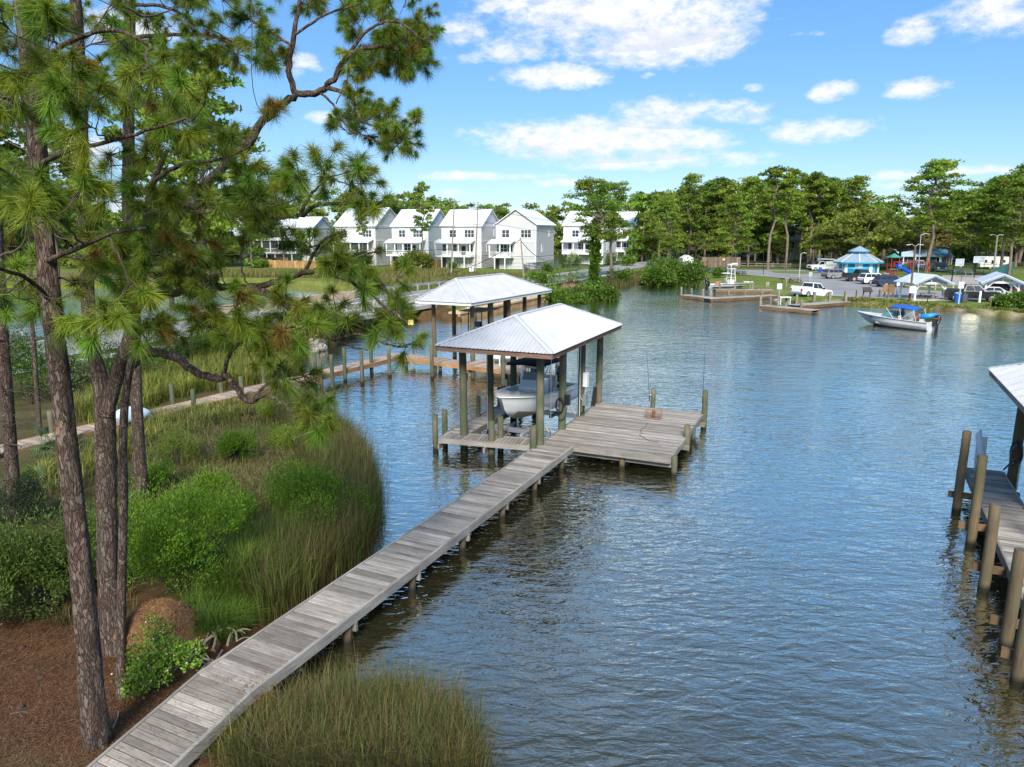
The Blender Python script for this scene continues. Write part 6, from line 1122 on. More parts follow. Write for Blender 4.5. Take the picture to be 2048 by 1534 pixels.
def vehicle(label, cat, loc, heading, kind, pm, pitch=0.0, group='parked vehicles', name=None):
    o = thing(name or dict(pickup='pickup_truck', suv='suv', sedan='car', utility='utility_truck')[kind], label, cat, tuple(loc), hdg(heading), group); o.rotation_euler = (0, pitch, hdg(heading))
    if kind == 'pickup': L, W, hb, ht = 5.85, 1.98, 1.12, 1.92
    elif kind == 'suv': L, W, hb, ht = 4.8, 1.92, 1.02, 1.72
    elif kind == 'sedan': L, W, hb, ht = 4.75, 1.84, .92, 1.45
    else: L, W, hb, ht = 6.6, 2.1, 1.25, 2.05
    g = .32; h = L / 2; r = .40 if kind in ('pickup', 'utility') else .36; fx, rx = h - .95, -h + 1.15
    hood = hb if kind != 'sedan' else .88
    prof = [(-h, g + .15), (-h + .1, g), (rx - r - .08, g), (rx - r * .8, g + r * .75), (rx, g + r * 1.12), (rx + r * .8, g + r * .75), (rx + r + .08, g), (fx - r - .08, g), (fx - r * .8, g + r * .75), (fx, g + r * 1.12), (fx + r * .8, g + r * .75), (fx + r + .06, g), (h - .12, g), (h, g + .2), (h - .02, hood - .18), (h - .25, hood), (.45 if kind == 'pickup' else .9, hb + .06), (-h + .12, hb + .03), (-h, hb - .05)]
    if kind in ('pickup', 'utility'): prof[16] = (1.35, hb + .06)
    b = MB(); b.extr(prof, (0, 0, 0), (1, 0, 0), (0, 0, 1), (0, -1, 0), W); b.build('body', pm, o)
    # cabin: tapered greenhouse
    if kind == 'pickup': x0, x1, t0, t1 = -1.0, 1.4, -.72, .62
    elif kind == 'utility': x0, x1, t0, t1 = .2, 1.9, .3, 1.2
    elif kind == 'suv': x0, x1, t0, t1 = -h + .1, 1.05, -h + .5, .35
    else: x0, x1, t0, t1 = -h + .75, 1.05, -h + 1.5, .25
    wb, wt = W / 2 - .05, W / 2 - .28; zb = hb + .02
    b = MB(); b.hexa([Vector((x0, -wb, zb)), Vector((x1, -wb, zb)), Vector((x1, wb, zb)), Vector((x0, wb, zb))], [Vector((t0, -wt, ht)), Vector((t1, -wt, ht)), Vector((t1, wt, ht)), Vector((t0, wt, ht))]); b.build('cabin', pm, o)
    def q(P, off, nm='window'): b = MB(); n = (P[1] - P[0]).cross(P[3] - P[0]).normalized() * off; P = [p + n for p in P]; b.add(P, [(0, 1, 2, 3)]); b.add([p - n * .9 for p in P], [(3, 2, 1, 0)]); return b.build(nm, GLASS, o)
    def lp(x, s, z): t = (z - zb) / (ht - zb); y = (wb + (wt - wb) * t) * s; return y
    za, zc = zb + .07, ht - .1
    def xat(z, front): t = (z - zb) / (ht - zb); return (x1 + (t1 - x1) * t) if front else (x0 + (t0 - x0) * t)
    for s in (-1, 1):
        n = 2 if kind in ('pickup', 'sedan') else (3 if kind == 'suv' else 1); A, B = xat(za, 0) + .12, xat(za, 1) - .16; C, D_ = xat(zc, 0) + .06, xat(zc, 1) - .10
        for k in range(n):
            a0, a1 = A + (B - A) * k / n + .03, A + (B - A) * (k + 1) / n - .03; c0, c1 = C + (D_ - C) * k / n + .03, C + (D_ - C) * (k + 1) / n - .03
            P = [Vector((a0, lp(0, s, za), za)), Vector((a1, lp(0, s, za), za)), Vector((c1, lp(0, s, zc), zc)), Vector((c0, lp(0, s, zc), zc))]; q(P if s < 0 else [P[1], P[0], P[3], P[2]], .008)
    for fr in (0, 1):
        xa, xc = xat(za, fr), xat(zc, fr); ya, yc = lp(0, 1, za) - .08, lp(0, 1, zc) - .06; P = [Vector((xa, -ya, za)), Vector((xa, ya, za)), Vector((xc, yc, zc)), Vector((xc, -yc, zc))]; q(P if fr else [P[1], P[0], P[3], P[2]], .008, 'windscreen' if fr else 'rear_window')
    for x in (fx, rx):
        for s in (-1, 1): wheel(o, x, s * (W / 2 - .12), r)
    for s in (-1, 1):
        b = MB(); b.box((h - .06, s * (W / 2 - .3), hood - .26), (.14, .42, .2)); b.build('headlight', HEADL, o); b = MB(); b.box((-h + .02, s * (W / 2 - .16), hb - .26), (.1, .22, .36)); b.build('taillight', TAILL, o); b = MB(); b.box((xat(za, 1) - .35, s * (W / 2 + .1), zb + .12), (.14, .22, .16)); b.build('mirror', BLACK if kind != 'sedan' else pm, o)
    b = MB(); b.box((h - .02, 0, g + .14), (.16, W - .1, .26)); b.build('front_bumper', CHROME if kind == 'pickup' else BLACK, o); b = MB(); b.box((-h, 0, g + .18), (.16, W - .1, .22)); b.build('rear_bumper', CHROME if kind == 'pickup' else BLACK, o); b = MB(); b.box((h - .005, 0, hood - .3), (.05, W - 1.0, .26)); b.build('grille', BLACK, o)
    if kind == 'pickup':
        b = MB(); x_0, x_1 = -h + .1, -1.05
        b.box(((x_0 + x_1) / 2, 0, hb + .055), (x_1 - x_0, W - .28, .03)); b.build('truck_bed', mat('bed_liner', (.03, .03, .03), .8), o)
        for s in (-1, 1): b = MB(); b.box(((x_0 + x_1) / 2, s * (W / 2 - .08), hb + .12), (x_1 - x_0, .13, .22)); b.build('bed_side', pm, o)
        b = MB(); b.box((-h + .09, 0, hb + .1), (.1, W - .2, .22)); b.build('tailgate', pm, o)
    if kind == 'utility':
        for s in (-1, 1):
            b = MB(); b.box((-1.6, s * .78, 1.35), (3.3, .5, 1.25)); c = b.build('tool_body', pm, o)
            for k in range(4): b = MB(); b.box((-2.85 + k * .82, s * 1.035, 1.4), (.74, .03, .95)); b.build('locker_door', pm, c)
        b = MB(); b.box((-1.6, 0, 1.25), (3.3, 1.1, .2)); b.build('truck_bed', BLACK, o); b = MB(); b.bar((-2.4, 0, 2.35), (1.5, .1, 2.5), .3, .25); b.bar((-2.4, 0, 1.3), (-2.4, 0, 2.4), .35, .35); b.build('crane_boom', STEELW, o); b = MB(); b.box((1.2, .1, 2.62), (.5, .4, .22)); b.build('boom_cap', mat('teal_paint', (.0, .32, .52), .45), o)
        b = MB(); b.box((-.05, 0, 1.95), (.12, 1.9, .6)); b.build('headache_rack', BLACK, o)
    return o
# ramp, truck
WP = vehicle('white crew-cab pickup backed onto the boat ramp', 'pickup', (38.9, 92.75, .36), 61, 'pickup', paint('white', (.80, .80, .79)), radians(5))
vehicle('grey SUV parked nearest the pavilion, rear to the left', 'SUV', gp(1673, 557), 82, 'suv', paint('grey', (.24, .245, .24)))
BT = vehicle('black pickup between the grey and white SUVs with a blue kayak above', 'pickup', gp(1721, 562), 84, 'pickup', paint('black', (.02, .02, .022)))
vehicle('white SUV parked between the black pickup and the dark blue SUV', 'SUV', gp(1748, 568), 82, 'suv', paint('white', (.80, .80, .79)))
vehicle('dark blue SUV at the near end of the parked row', 'SUV', gp(1780, 573), 84, 'suv', paint('navy', (.035, .055, .10)))
vehicle('glossy black pickup behind the bins, nose to the right', 'pickup', gp(1941, 601), 112, 'pickup', paint('black', (.02, .02, .022)))
vehicle('silver sedan beside the black pickup', 'car', gp(1991, 597), 120, 'sedan', paint('silver', (.52, .53, .54)))
vehicle('maroon SUV under the right picnic shelter roof', 'SUV', gp(2008, 591), 105, 'suv', paint('maroon', (.07, .02, .025)))
vehicle('dark car at the right edge behind the second shelter', 'car', gp(2044, 590), 100, 'sedan', paint('charcoal', (.03, .03, .035)))
vehicle('white pickup facing the viewer beyond the swings', 'pickup', gp(1837, 538), 196, 'pickup', paint('white', (.80, .80, .79)))
vehicle('small black truck behind the great pine trunk', 'pickup', gp(1878, 543), 200, 'pickup', paint('black', (.02, .02, .022)))
vehicle('white utility truck with lockers and a crane boom left of the pavilion', 'utility truck', gp(1646, 541), 262, 'utility', paint('white', (.80, .80, .79)))
ky = MB(); rings = []
for k in range(13):
    t = k / 12; w = .36 * max(.05, sin(pi * t) ** .6); x = (t - .5) * 4.0; zc = .10 * (2 * t - 1) ** 4; rings.append([(x, w * cos(a), zc + .14 * sin(a) * (w / .36 + .2)) for a in [2 * pi * j / 10 for j in range(10)]])
ky.loft(rings); ko = ky.build('kayak', mat('sky_blue_plastic', (.12, .45, .62), .4)); ko.location = gp(1721, 562) + Vector((-.6, 0, 2.1)); ko.rotation_euler = (0, 0, hdg(84)); tag(ko, 'sky blue kayak lying across the black pickup', 'kayak')
# camper trailer
cg = gp(1983, 538); cp = thing('camper_trailer', 'cream camper trailer behind the far basketball hoop', 'camper', tuple(cg), hdg(95)); b = MB(); b.extr([(-3.1, .5), (2.9, .5), (3.15, .9), (3.15, 1.7), (2.7, 2.75), (-3.0, 2.8), (-3.1, 2.6)], (0, 0, 0), (1, 0, 0), (0, 0, 1), (0, -1, 0), 2.3); b.build('body', mat('camper_cream', (.66, .63, .55), .45, var=.08), cp)
for x, z, w, h in ((-2.2, 1.75, .9, .6), (-.6, 1.6, .5, .8), (1.6, 1.75, 1.0, .6)): b = MB(); b.box((x, -1.16, z), (w, .03, h)); b.build('window', GLASS, cp)
b = MB(); b.box((.5, -1.16, 1.45), (.65, .03, 1.7)); b.build('door', WHITE, cp); b = MB(); b.bar((-2.9, -1.17, 1.15), (2.9, -1.17, 1.0), .02, .12); b.build('stripe', mat('tan_stripe', (.3, .22, .14), .5), cp)
for x in (-.9, -.1):
    for s in (-1, 1): wheel(cp, x, s * 1.0, .34, .22)
# teal pavilion: eight sided, vented cupola
TEAL = mat('teal_trim', (.0, .27, .42), .5, var=.08); PROOF = mat('pavilion_roof', (.38, .47, .53), .4, metal=.3, var=.08, vscale=2); pg = gp(1714, 549); pv = thing('pavilion', 'octagonal white and teal pavilion with a two-tier grey metal roof', 'pavilion', tuple(pg))
def ngon(r, z, n=8, ph=pi / 8): return [Vector((r * cos(2 * pi * k / n + ph), r * sin(2 * pi * k / n + ph), z)) for k in range(n)]
e, t = ngon(4.45, 2.45), ngon(1.45, 4.15); w_, w2 = ngon(3.5, 0), ngon(3.5, 2.5)
for k in range(8):
    j = (k + 1) % 8; b = MB(); b.slab(e[k], e[j], t[j], t[k], .08); rf = b.build('roof_panel', PROOF, pv)
    for i in range(1, 6): b = MB(); b.bar(e[k].lerp(e[j], i / 6) + Vector((0, 0, .03)), t[k].lerp(t[j], i / 6) + Vector((0, 0, .03)), .05, .04); b.build('roof_seam', PROOF, rf)
    b = MB(); b.bar(e[k] + Vector((0, 0, -.12)), e[j] + Vector((0, 0, -.12)), .06, .26); b.build('fascia', TEAL, pv); b = MB(); b.bar(e[k] + Vector((0, 0, .05)), t[k] + Vector((0, 0, .05)), .12, .05); b.build('hip_cap', STEELW, pv)
    b = MB(); c = (w_[k] + w_[j]) / 2; d = (w_[j] - w_[k]).normalized(); nrm = Vector((c.x, c.y, 0)).normalized(); b.bar(w_[k] + Vector((0, 0, 1.25)), w_[j] + Vector((0, 0, 1.25)), .16, 2.5); wl = b.build('wall', WHITE, pv)
    b = MB(); b.bar(c - d * .62 + nrm * .1 + Vector((0, 0, 1.1)), c + d * .62 + nrm * .1 + Vector((0, 0, 1.1)), .06, 2.1); b.build('door', TEAL, wl)
    b = MB(); b.box(w_[k] * 1.02 + Vector((0, 0, 1.22)), (.26, .26, 2.45)); b.build('column', WHITE if k % 2 else TEAL, pv)
b = MB(); q0, q1 = ngon(1.3, 4.0), ngon(1.3, 4.55); b.loft([q0, q1]); b.build('cupola_wall', TEAL, pv); q2 = ngon(2.0, 4.5)
for k in range(8): j = (k + 1) % 8; b = MB(); b.tri_slab(q2[k], q2[j], Vector((0, 0, 5.5)), .06); b.build('cupola_roof_panel', PROOF, pv); b = MB(); b.bar(q2[k] + Vector((0, 0, -.1)), q2[j] + Vector((0, 0, -.1)), .05, .2); b.build('cupola_fascia', TEAL, pv)
# picnic shelters
SROOF = mat('shelter_roof', (.62, .66, .72), .5, var=.12, vscale=1.5)
def shelter(label, loc, rzd, w=3.7, d=3.0, ze=2.0, za=2.85):
    o = thing('picnic_shelter', label, 'shelter', tuple(loc), radians(rzd), 'white picnic shelters'); hw = w / 2
    for x in (-hw, hw):
        for y in (0, d):
            b = MB(); b.box((x, y, ze / 2), (.2, .2, ze)); b.build('post', WHITE, o); b = MB(); s = 1 if x < 0 else -1; b.bar((x + s * .05, y, ze - .75), (x + s * .7, y, ze - .05), .12, .12, up=(0, 1, 0)); b.build('brace', WHITE, o)
    for y in (0, d): b = MB(); b.box((0, y, ze + .02), (w + .2, .16, .26)); b.build('tie_beam', WHITE, o); b = MB(); b.box((0, y, ze + .45), (.14, .14, .7)); b.build('king_post', WHITE, o)
    oh = .62; drop = oh * (za - ze) / hw
    for s in (-1, 1):
        P = [Vector((s * (hw + oh), -.7, ze + .2 - drop * .9)), Vector((0, -.7, za + .15)), Vector((0, d + .7, za + .15)), Vector((s * (hw + oh), d + .7, ze + .2 - drop * .9))]; P = P[::-1] if s < 0 else P; b = MB(); b.slab(*P[::-1] if False else P, .1); b.v = b.v; r_ = b.build('roof_slope', SROOF, o)
        b = MB(); b.bar(Vector((s * (hw + oh), -.72, ze + .12 - drop * .9)), Vector((0, -.72, za + .07)), .05, .2); b.build('barge_board', mat('shelter_trim', (.3, .36, .45), .5), o)
    b = MB(); b.prism([(-hw - .4, -.4), (hw + .4, -.4), (hw + .4, d + .4), (-hw - .4, d + .4)], -.2, .03); b.build('floor_slab', CONC, o); return o
sg1 = gp(1858, 600); shelter('left white picnic shelter with the brown table, behind the motorboat', sg1, 3); sg2 = gp(2001, 598); shelter('right white picnic shelter cut by the right edge', sg2, -26, 3.4, 5.0)
def picnic_table(label, loc, rzd, m=None, s=1.0):
    m = m or W_BROWN; o = thing('picnic_table', label, 'table', tuple(loc), radians(rzd), 'picnic tables'); o.scale = (s, s, s)
    for k in range(4): b = MB(); b.box((0, -.28 + k * .187, .75), (1.9, .17, .05)); b.build('top_board', m, o)
    for y in (-.68, .68): b = MB(); b.box((0, y, .45), (1.9, .26, .05)); b.build('seat', m, o)
    for x in (-.7, .7):
        for y in (-1, 1): b = MB(); b.bar((x, y * .62, 0), (x, y * .22, .72), .05, .1, up=(1, 0, 0)); b.build('leg', m, o)
        b = MB(); b.bar((x + .05, -.78, .4), (x + .05, .78, .4), .05, .1); b.build('crossbar', m, o)
    return o
picnic_table('brown picnic table standing inside the left white shelter', gp(1854, 598.5), 6); picnic_table('dark picnic table on the lawn behind the white pickup', gp(1590, 565), 8); picnic_table('grey picnic table beyond the nearer basketball hoop', gp(1913, 548), 4, GALV); picnic_table('grey picnic table below the far basketball hoop', gp(1934, 550), 4, GALV); picnic_table('dark green table at the foot of the lawn pair of pines', gp(1481, 551), 12, mat('dark_green', (.02, .05, .03), .6))
def grill(label, loc): 
    o = thing('park_grill', label, 'grill', tuple(loc), group='park grills'); b = MB(); b.cyl((0, 0, -.1), (0, 0, .62), .05, n=7); b.build('post', BLACK, o); b = MB(); b.box((0, 0, .72), (.62, .45, .2)); b.build('fire_box', BLACK, o); b = MB(); b.box((0, -.02, .84), (.6, .4, .03)); b.build('grate', GALV, o)
grill('black grill in front of the brown picnic table', gp(1854.5, 604)); grill('black grill on the lawn left of the dark table', gp(1564, 566))
def tbin(label, loc, col, w=.62, h=1.0):
    o = thing('rubbish_bin', label, 'bin', tuple(loc)); b = MB(); b.tube([(0, 0, 0), (0, 0, h * .5), (0, 0, h)], [w * .46, w * .5, w * .5], 14); b.build('drum', mat('bin_%s' % label[:4], col, .5), o); b = MB(); b.tube([(0, 0, h), (0, 0, h + .06), (0, 0, h + .16)], [w * .53, w * .53, w * .2], 14); b.build('lid', BLACK if col[2] < .3 else mat('bin_lid', (.3, .35, .4), .5), o)
tbin('blue rubbish bin beside the white double sign', gp(1914, 604), (.01, .10, .42), .75); tbin('grey rubbish bin right of the blue one', gp(1927, 604), (.08, .085, .085), .75); tbin('small blue bin in front of the utility truck', gp(1640, 545), (.01, .10, .5))
# playground
RED = mat('playground_red', (.42, .02, .02), .45); PBLUE = mat('slide_blue', (.01, .13, .60), .3); PGRN = mat('play_green', (.06, .25, .17), .5); yg = gp(1790, 553); pl = thing('playground', 'red play tower with a green pyramid roof and two blue slides', 'playground', tuple(yg))
tx = -.6
for x in (-.7, .7):
    for y in (-.7, .7): b = MB(); b.cyl((tx + x, y, -.2), (tx + x, y, 3.6 if x > -9 else 2.4), .07, n=8); b.build('tower_post', RED, pl)
b = MB(); b.box((tx, 0, 1.35), (1.5, 1.5, .1)); b.build('platform', PGRN, pl); ap = Vector((tx, 0, 4.3)); cs = [Vector((tx + x, y, 3.5)) for x, y in ((-1, -1), (1, -1), (1, 1), (-1, 1))]
for k in range(4): b = MB(); b.tri_slab(cs[k], cs[(k + 1) % 4], ap, .05); b.build('roof_panel', PGRN, pl)
for k in range(2):
    b = MB(); pts = [Vector((tx + .7 + .15 * k, -.5 - .35 * k, 1.45)), Vector((tx + 1.2 + .2 * k, -1.0 - .5 * k, 1.4)), Vector((tx + 1.8 + .4 * k, -1.7 - .7 * k, .75)), Vector((tx + 2.4 + .6 * k, -2.4 - .8 * k, .3)), Vector((tx + 2.9 + .7 * k, -2.8 - .9 * k, .28))]
    pts = [Vector(p) for p in smooth_path(pts, 4)]
    for i in range(len(pts) - 1):
        d = (pts[i + 1] - pts[i]).normalized(); s = d.cross(Vector((0, 0, 1))).normalized() * .3; b.hexa([pts[i] - s, pts[i] + s, pts[i + 1] + s, pts[i + 1] - s], [pts[i] - s + Vector((0, 0, .06)), pts[i] + s + Vector((0, 0, .06)), pts[i + 1] + s + Vector((0, 0, .06)), pts[i + 1] - s + Vector((0, 0, .06))])
        for sg in (-1, 1): b.bar(pts[i] + s * sg + Vector((0, 0, .17)), pts[i + 1] + s * sg + Vector((0, 0, .17)), .06, .3)
    b.build('slide', PBLUE, pl); b = MB(); b.tube([pts[0] + Vector((0, -.3, .1)), pts[0] + Vector((0, -.3, .7)), pts[0] + Vector((.1, 0, 1.0)), pts[0] + Vector((0, .3, .7)), pts[0] + Vector((0, .3, .1))], .16, 8); b.build('slide_hood', PBLUE, pl)
b = MB(); b.box((tx - 1.6, -1, .6), (.25, 1.6, .1), ry=-.9); b.build('climber', PALEC, pl); b = MB(); b.box((tx - .75, 0, .7), (.1, 1.4, 1.4)); b.build('side_panel', RED, pl)
swg = thing('swing_frame', 'long red swing frame right of the play tower', 'swing', tuple(gp(1812, 549)))
for x in (-2.6, .6, 4.2):
    for y in (-.7, .7): b = MB(); b.bar((x, y, -.1), (x, 0, 2.4), .12, .12, up=(1, 0, 0)); b.build('leg', RED, swg)
b = MB(); b.bar((-2.7, 0, 2.42), (4.3, 0, 2.42), .14, .14); b.build('top_beam', RED, swg)
for x in (-1.6, -.4, 1.8, 3.0):
    b = MB(); b.box((x, 0, .55), (.45, .18, .04)); st = b.build('swing_seat', BLACK, swg)
    for s in (-.2, .2): b = MB(); b.cyl((x + s, 0, .56), (x + s, 0, 2.4), .015, n=4); b.build('chain', GALV, st)
# community building with the blue roof
cbl = gp(1850, 531); cb = thing('community_building', 'long low building with a blue metal roof and dark glass front', 'building', tuple(cbl)); BROOF = mat('blue_metal_roof', (.10, .33, .52), .35, metal=.3, var=.1); PALR = mat('pale_blue_roof', (.42, .55, .66), .4, var=.12)
b = MB(); b.box((0, 3, 1.15), (12, 6, 2.3)); b.build('wall', mat('dark_teal_wall', (.045, .075, .08), .7), cb)
for x0, x1, m in ((-6.6, 2.2, PALR), (2.2, 6.6, BROOF)):
    for s in (0, 1): P = [Vector((x0, -1.0, 2.25)), Vector((x1, -1.0, 2.25)), Vector((x1, 3, 3.9)), Vector((x0, 3, 3.9))] if s == 0 else [Vector((x1, 7, 2.25)), Vector((x0, 7, 2.25)), Vector((x0, 3, 3.9)), Vector((x1, 3, 3.9))]; b = MB(); b.slab(*P, .1); b.build('roof', m, cb)
for x in (-5, -2.6, 3.0, 4.4, 5.6): b = MB(); b.box((x, -.02, 1.3), (.9, .06, 1.4)); f = b.build('window', WHITE, cb); b = MB(); b.box((x, -.05, 1.3), (.76, .03, 1.26)); b.build('pane', WPANE, f)
b = MB(); b.box((3.7, -.03, 1.05), (.5, .07, 2.0)); b.build('door', WHITE, cb)
for x in (-6, -3, 0, 3, 6): b = MB(); b.box((x, -.8, 1.1), (.16, .16, 2.3)); b.build('porch_post', WHITE, cb)
# basketball court
court = mat('court_slab', (.40, .36, .31), .9, var=.14, vscale=.5); sheet('basketball_court', [xy(1876, 569, .6), xy(1992, 571, .6), xy(1986, 551, .6), xy(1884, 551, .6)], ZP, court)
def hoop(label, base, face):
    o = thing('basketball_hoop', label, 'hoop', tuple(base), radians(face), 'basketball hoops'); b = MB(); b.tube([(0, 0, -.2), (0, 0, 2.3), (0, -.35, 2.9), (0, -.9, 3.1)], [.1, .09, .07, .06], 8); b.build('pole', BLACK, o); b = MB(); b.box((0, -1.0, 3.25), (1.8, .04, 1.05)); bd = b.build('backboard', mat('backboard', (.38, .47, .50), .25), o)
    for dx, dz, sx, sz in ((0, .52, 1.84, .07), (0, -.52, 1.84, .07), (-.9, 0, .07, 1.05), (.9, 0, .07, 1.05), (0, .08, .6, .06), (0, -.36, .6, .06), (-.3, -.14, .06, .45), (.3, -.14, .06, .45)): b = MB(); b.box((dx, -1.035, 3.25 + dz), (sx, .025, sz)); b.build('board_line', STEELW, bd)
    b = MB(); n = 14; b.tube([(.23 * cos(2 * pi * k / n), -1.3 + .23 * sin(2 * pi * k / n), 2.9) for k in range(n + 1)], .02, 5, False); rm = b.build('rim', mat('hoop_orange', (.5, .12, .03), .5), o); b = MB()
    for k in range(10): a, c = 2 * pi * k / 10, 2 * pi * (k + .5) / 10; b.cyl((.23 * cos(a), -1.3 + .23 * sin(a), 2.9), (.14 * cos(c), -1.3 + .14 * sin(c), 2.5), .012, n=4)
    nt = b.build('net', STEELW, rm); nt['kind'] = 'stuff'; return o
hoop('basketball hoop nearer the great pine', gp(1903, 564), 20); hoop('basketball hoop farther right before the camper', gp(1948, 555), -8)
def wire_fence(label, pts, h, m, name='chain_link_fence', step=2.5, rails=2):
    P = [gp(*p) for p in pts]; o = thing(name, label, 'fence', tuple(P[0]))
    for a, c in zip(P[:-1], P[1:]):
        n = max(1, int((c - a).length / step))
        for k in range(n + 1): q = a.lerp(c, k / n); b = MB(); b.cyl(q - Vector((0, 0, .2)), q + Vector((0, 0, h)), .04, n=6); b.build('post', m, o, world=True)
        for r_ in range(rails): z = h - .05 - r_ * (h - .2) / max(1, rails - 1); b = MB(); b.bar(a + Vector((0, 0, z)), c + Vector((0, 0, z)), .05, .05); b.build('rail', m, o, world=True)
        b = MB(); L = (c - a).length; k = int(L / .45)
        for i in range(k): 
            for s in (0, 1): u0, u1 = a.lerp(c, i / k), a.lerp(c, min(1, (i + 2) / k)); z0, z1 = (0.05, h - .08) if s else (h - .08, 0.05); b.bar(u0 + Vector((0, 0, z0)), u1 + Vector((0, 0, z1)), .008, .008)
        w = b.build('wire_mesh', m, o, world=True); w['kind'] = 'stuff'
    return o
DKG = mat('dark_green_steel', (.02, .06, .055), .5)
wire_fence('dark chain-link fence behind the basketball court', [(1868, 551), (1990, 549)], 2.4, DKG); wire_fence('chain-link fence along the near side of the court', [(1868, 570), (1975, 573)], 2.6, DKG)
P0_, P1_ = gp(1984, 567), gp(2024, 548); gs = thing('windscreen_fence', 'tall green fabric screen at the right end of the court', 'fence', tuple(P0_)); SCR = mat('green_screen', (.03, .15, .13), .8, var=.2, vscale=2)
for k in range(5): 
    q = P0_.lerp(P1_, k / 4); b = MB(); b.cyl(q - Vector((0, 0, .2)), q + Vector((0, 0, 2.5)), .06, n=6); b.build('post', DKG, gs, world=True)
    if k < 4: q2_ = P0_.lerp(P1_, (k + 1) / 4); b = MB(); b.bar(q + Vector((0, 0, 1.3)), q2_ + Vector((0, 0, 1.3)), .03, 2.2); b.build('fabric_panel', SCR, gs, world=True)
def split_rail(label, pts, m, h=1.05):
    P = [gp(*p) for p in pts]; o = thing('split_rail_fence', label, 'fence', tuple(P[0]), group='rail fences'); n = 0
    for a, c in zip(P[:-1], P[1:]):
        b = MB(); b.box(a + Vector((0, 0, h / 2)), (.16, .16, h + .2)); b.build('post', m, o, world=True)
        for z in (.35, .85): b = MB(); b.bar(a + Vector((0, 0, z)), c + Vector((0, 0, z)), .06, .15); b.build('rail', m, o, world=True)
    b = MB(); b.box(P[-1] + Vector((0, 0, h / 2)), (.16, .16, h + .2)); b.build('post', m, o, world=True); return o
GW = wood('grey_rail', (.4, .36, .3), (.24, .2, .16), knots=False); split_rail('grey split-rail fence along the far road right of the enclosure', [(1481, 534), (1512, 534.5), (1545, 535), (1580, 535.5), (1618, 537)], GW); split_rail('pale rail fence behind the left picnic shelter', [(1800, 574), (1835, 577), (1870, 579), (1905, 582), (1928, 584)], PALEC)
# timber enclosure, neighbouring houses
eA, eB = gp(1404, 536), gp(1480, 536); en = board_fence('brown timber enclosure with tall boards across the far lawn', (eA.x, eA.y, 0), (eB.x, eB.y, 0), 2.5, wood('brown_enclosure', (.27, .2, .15), (.16, .115, .085), knots=False, grain=(8, 8, .8)), .6, .5); eC = gp(1391, 531); board_fence('dark side of the timber enclosure', (eC.x, eC.y, 0), (eA.x, eA.y, 0), 2.5, W_BROWN, .6, .6)
pn = thing('notice_sign', 'small orange notice on the timber enclosure', 'sign', tuple(gp(1446, 536))); q = gp(1446, 536); b = MB(); b.box(q + Vector((0, -.12, 1.95)), (.6, .04, .6)); b.build('panel', mat('notice_orange', (.6, .28, .15), .6), pn, world=True); b = MB(); b.box(q + Vector((0, -.15, 1.95)), (.4, .02, .1)); b.build('print', STEELW, pn, world=True)
hg = gp(1562, 524); ch = thing('house', 'cream gabled house with a brown roof behind the tall bare trunks', 'house', (hg.x, hg.y + 8, 1.0), radians(-14)); b = MB(); b.extr([(-3.6, 0), (3.6, 0), (3.6, 2.8), (0, 5.6), (-3.6, 2.8)], (0, 5, 0), (1, 0, 0), (0, 0, 1), (0, -1, 0), 10); b.build('wall', SID['ivory'], ch)
for s in (-1, 1): P = [Vector((s * 4.0, -.5, 2.55)), Vector((0, -.5, 5.75)), Vector((0, 10.5, 5.75)), Vector((s * 4.0, 10.5, 2.55))]; P = P if s > 0 else P[::-1]; b = MB(); b.slab(*P[::-1] if False else P, .12); b.build('roof', mat('brown_shingle', (.20, .09, .06), .9, var=.2, vscale=3), ch)
b = MB(); b.box((-1.4, 2.2, 5.6), (.8, .6, 2.2)); b.build('chimney', SID['cream'], ch); window(ch, -1.6, 1.4, 1.0, 1.2); window(ch, 1.5, 1.4, 1.0, 1.2)
wg = V(1594, 500, 205); wh = thing('house', 'white two-storey house half hidden among the tall pines', 'house', (wg.x, wg.y, 1.0), radians(-8)); b = MB(); b.box((0, 4, 4.6), (5.4, 8, 9.2)); b.build('wall', SID['white'], wh)
b = MB(); b.slab(Vector((-3.2, -.6, 9.1)), Vector((3.2, -.6, 9.1)), Vector((3.2, 4, 10.2)), Vector((-3.2, 4, 10.2)), .12); b.build('roof', HROOF, wh)
for x in (-1.5, 1.2): window(wh, x, 7.2, 1.3, 1.6); window(wh, x, 4.2, 1.3, 1.6)
b = MB(); b.box((0, -.9, 5.6), (5.4, 1.8, .2)); b.build('balcony', WHITE, wh); rail(wh, (-2.7, -1.75, 0), (2.7, -1.75, 0), 5.7)
gg = gp(1376, 533); gh = thing('garage', 'small white garage peeping out right of the shore bush', 'building', tuple(gg)); b = MB(); b.extr([(-1.3, 0), (1.3, 0), (1.3, 2.0), (0, 2.7), (-1.3, 2.0)], (0, 2, 0), (1, 0, 0), (0, 0, 1), (0, -1, 0), 4); b.build('wall', SID['white'], gh); b = MB(); b.box((0, -.02, .9), (1.7, .05, 1.7)); b.build('door', WHITE, gh)
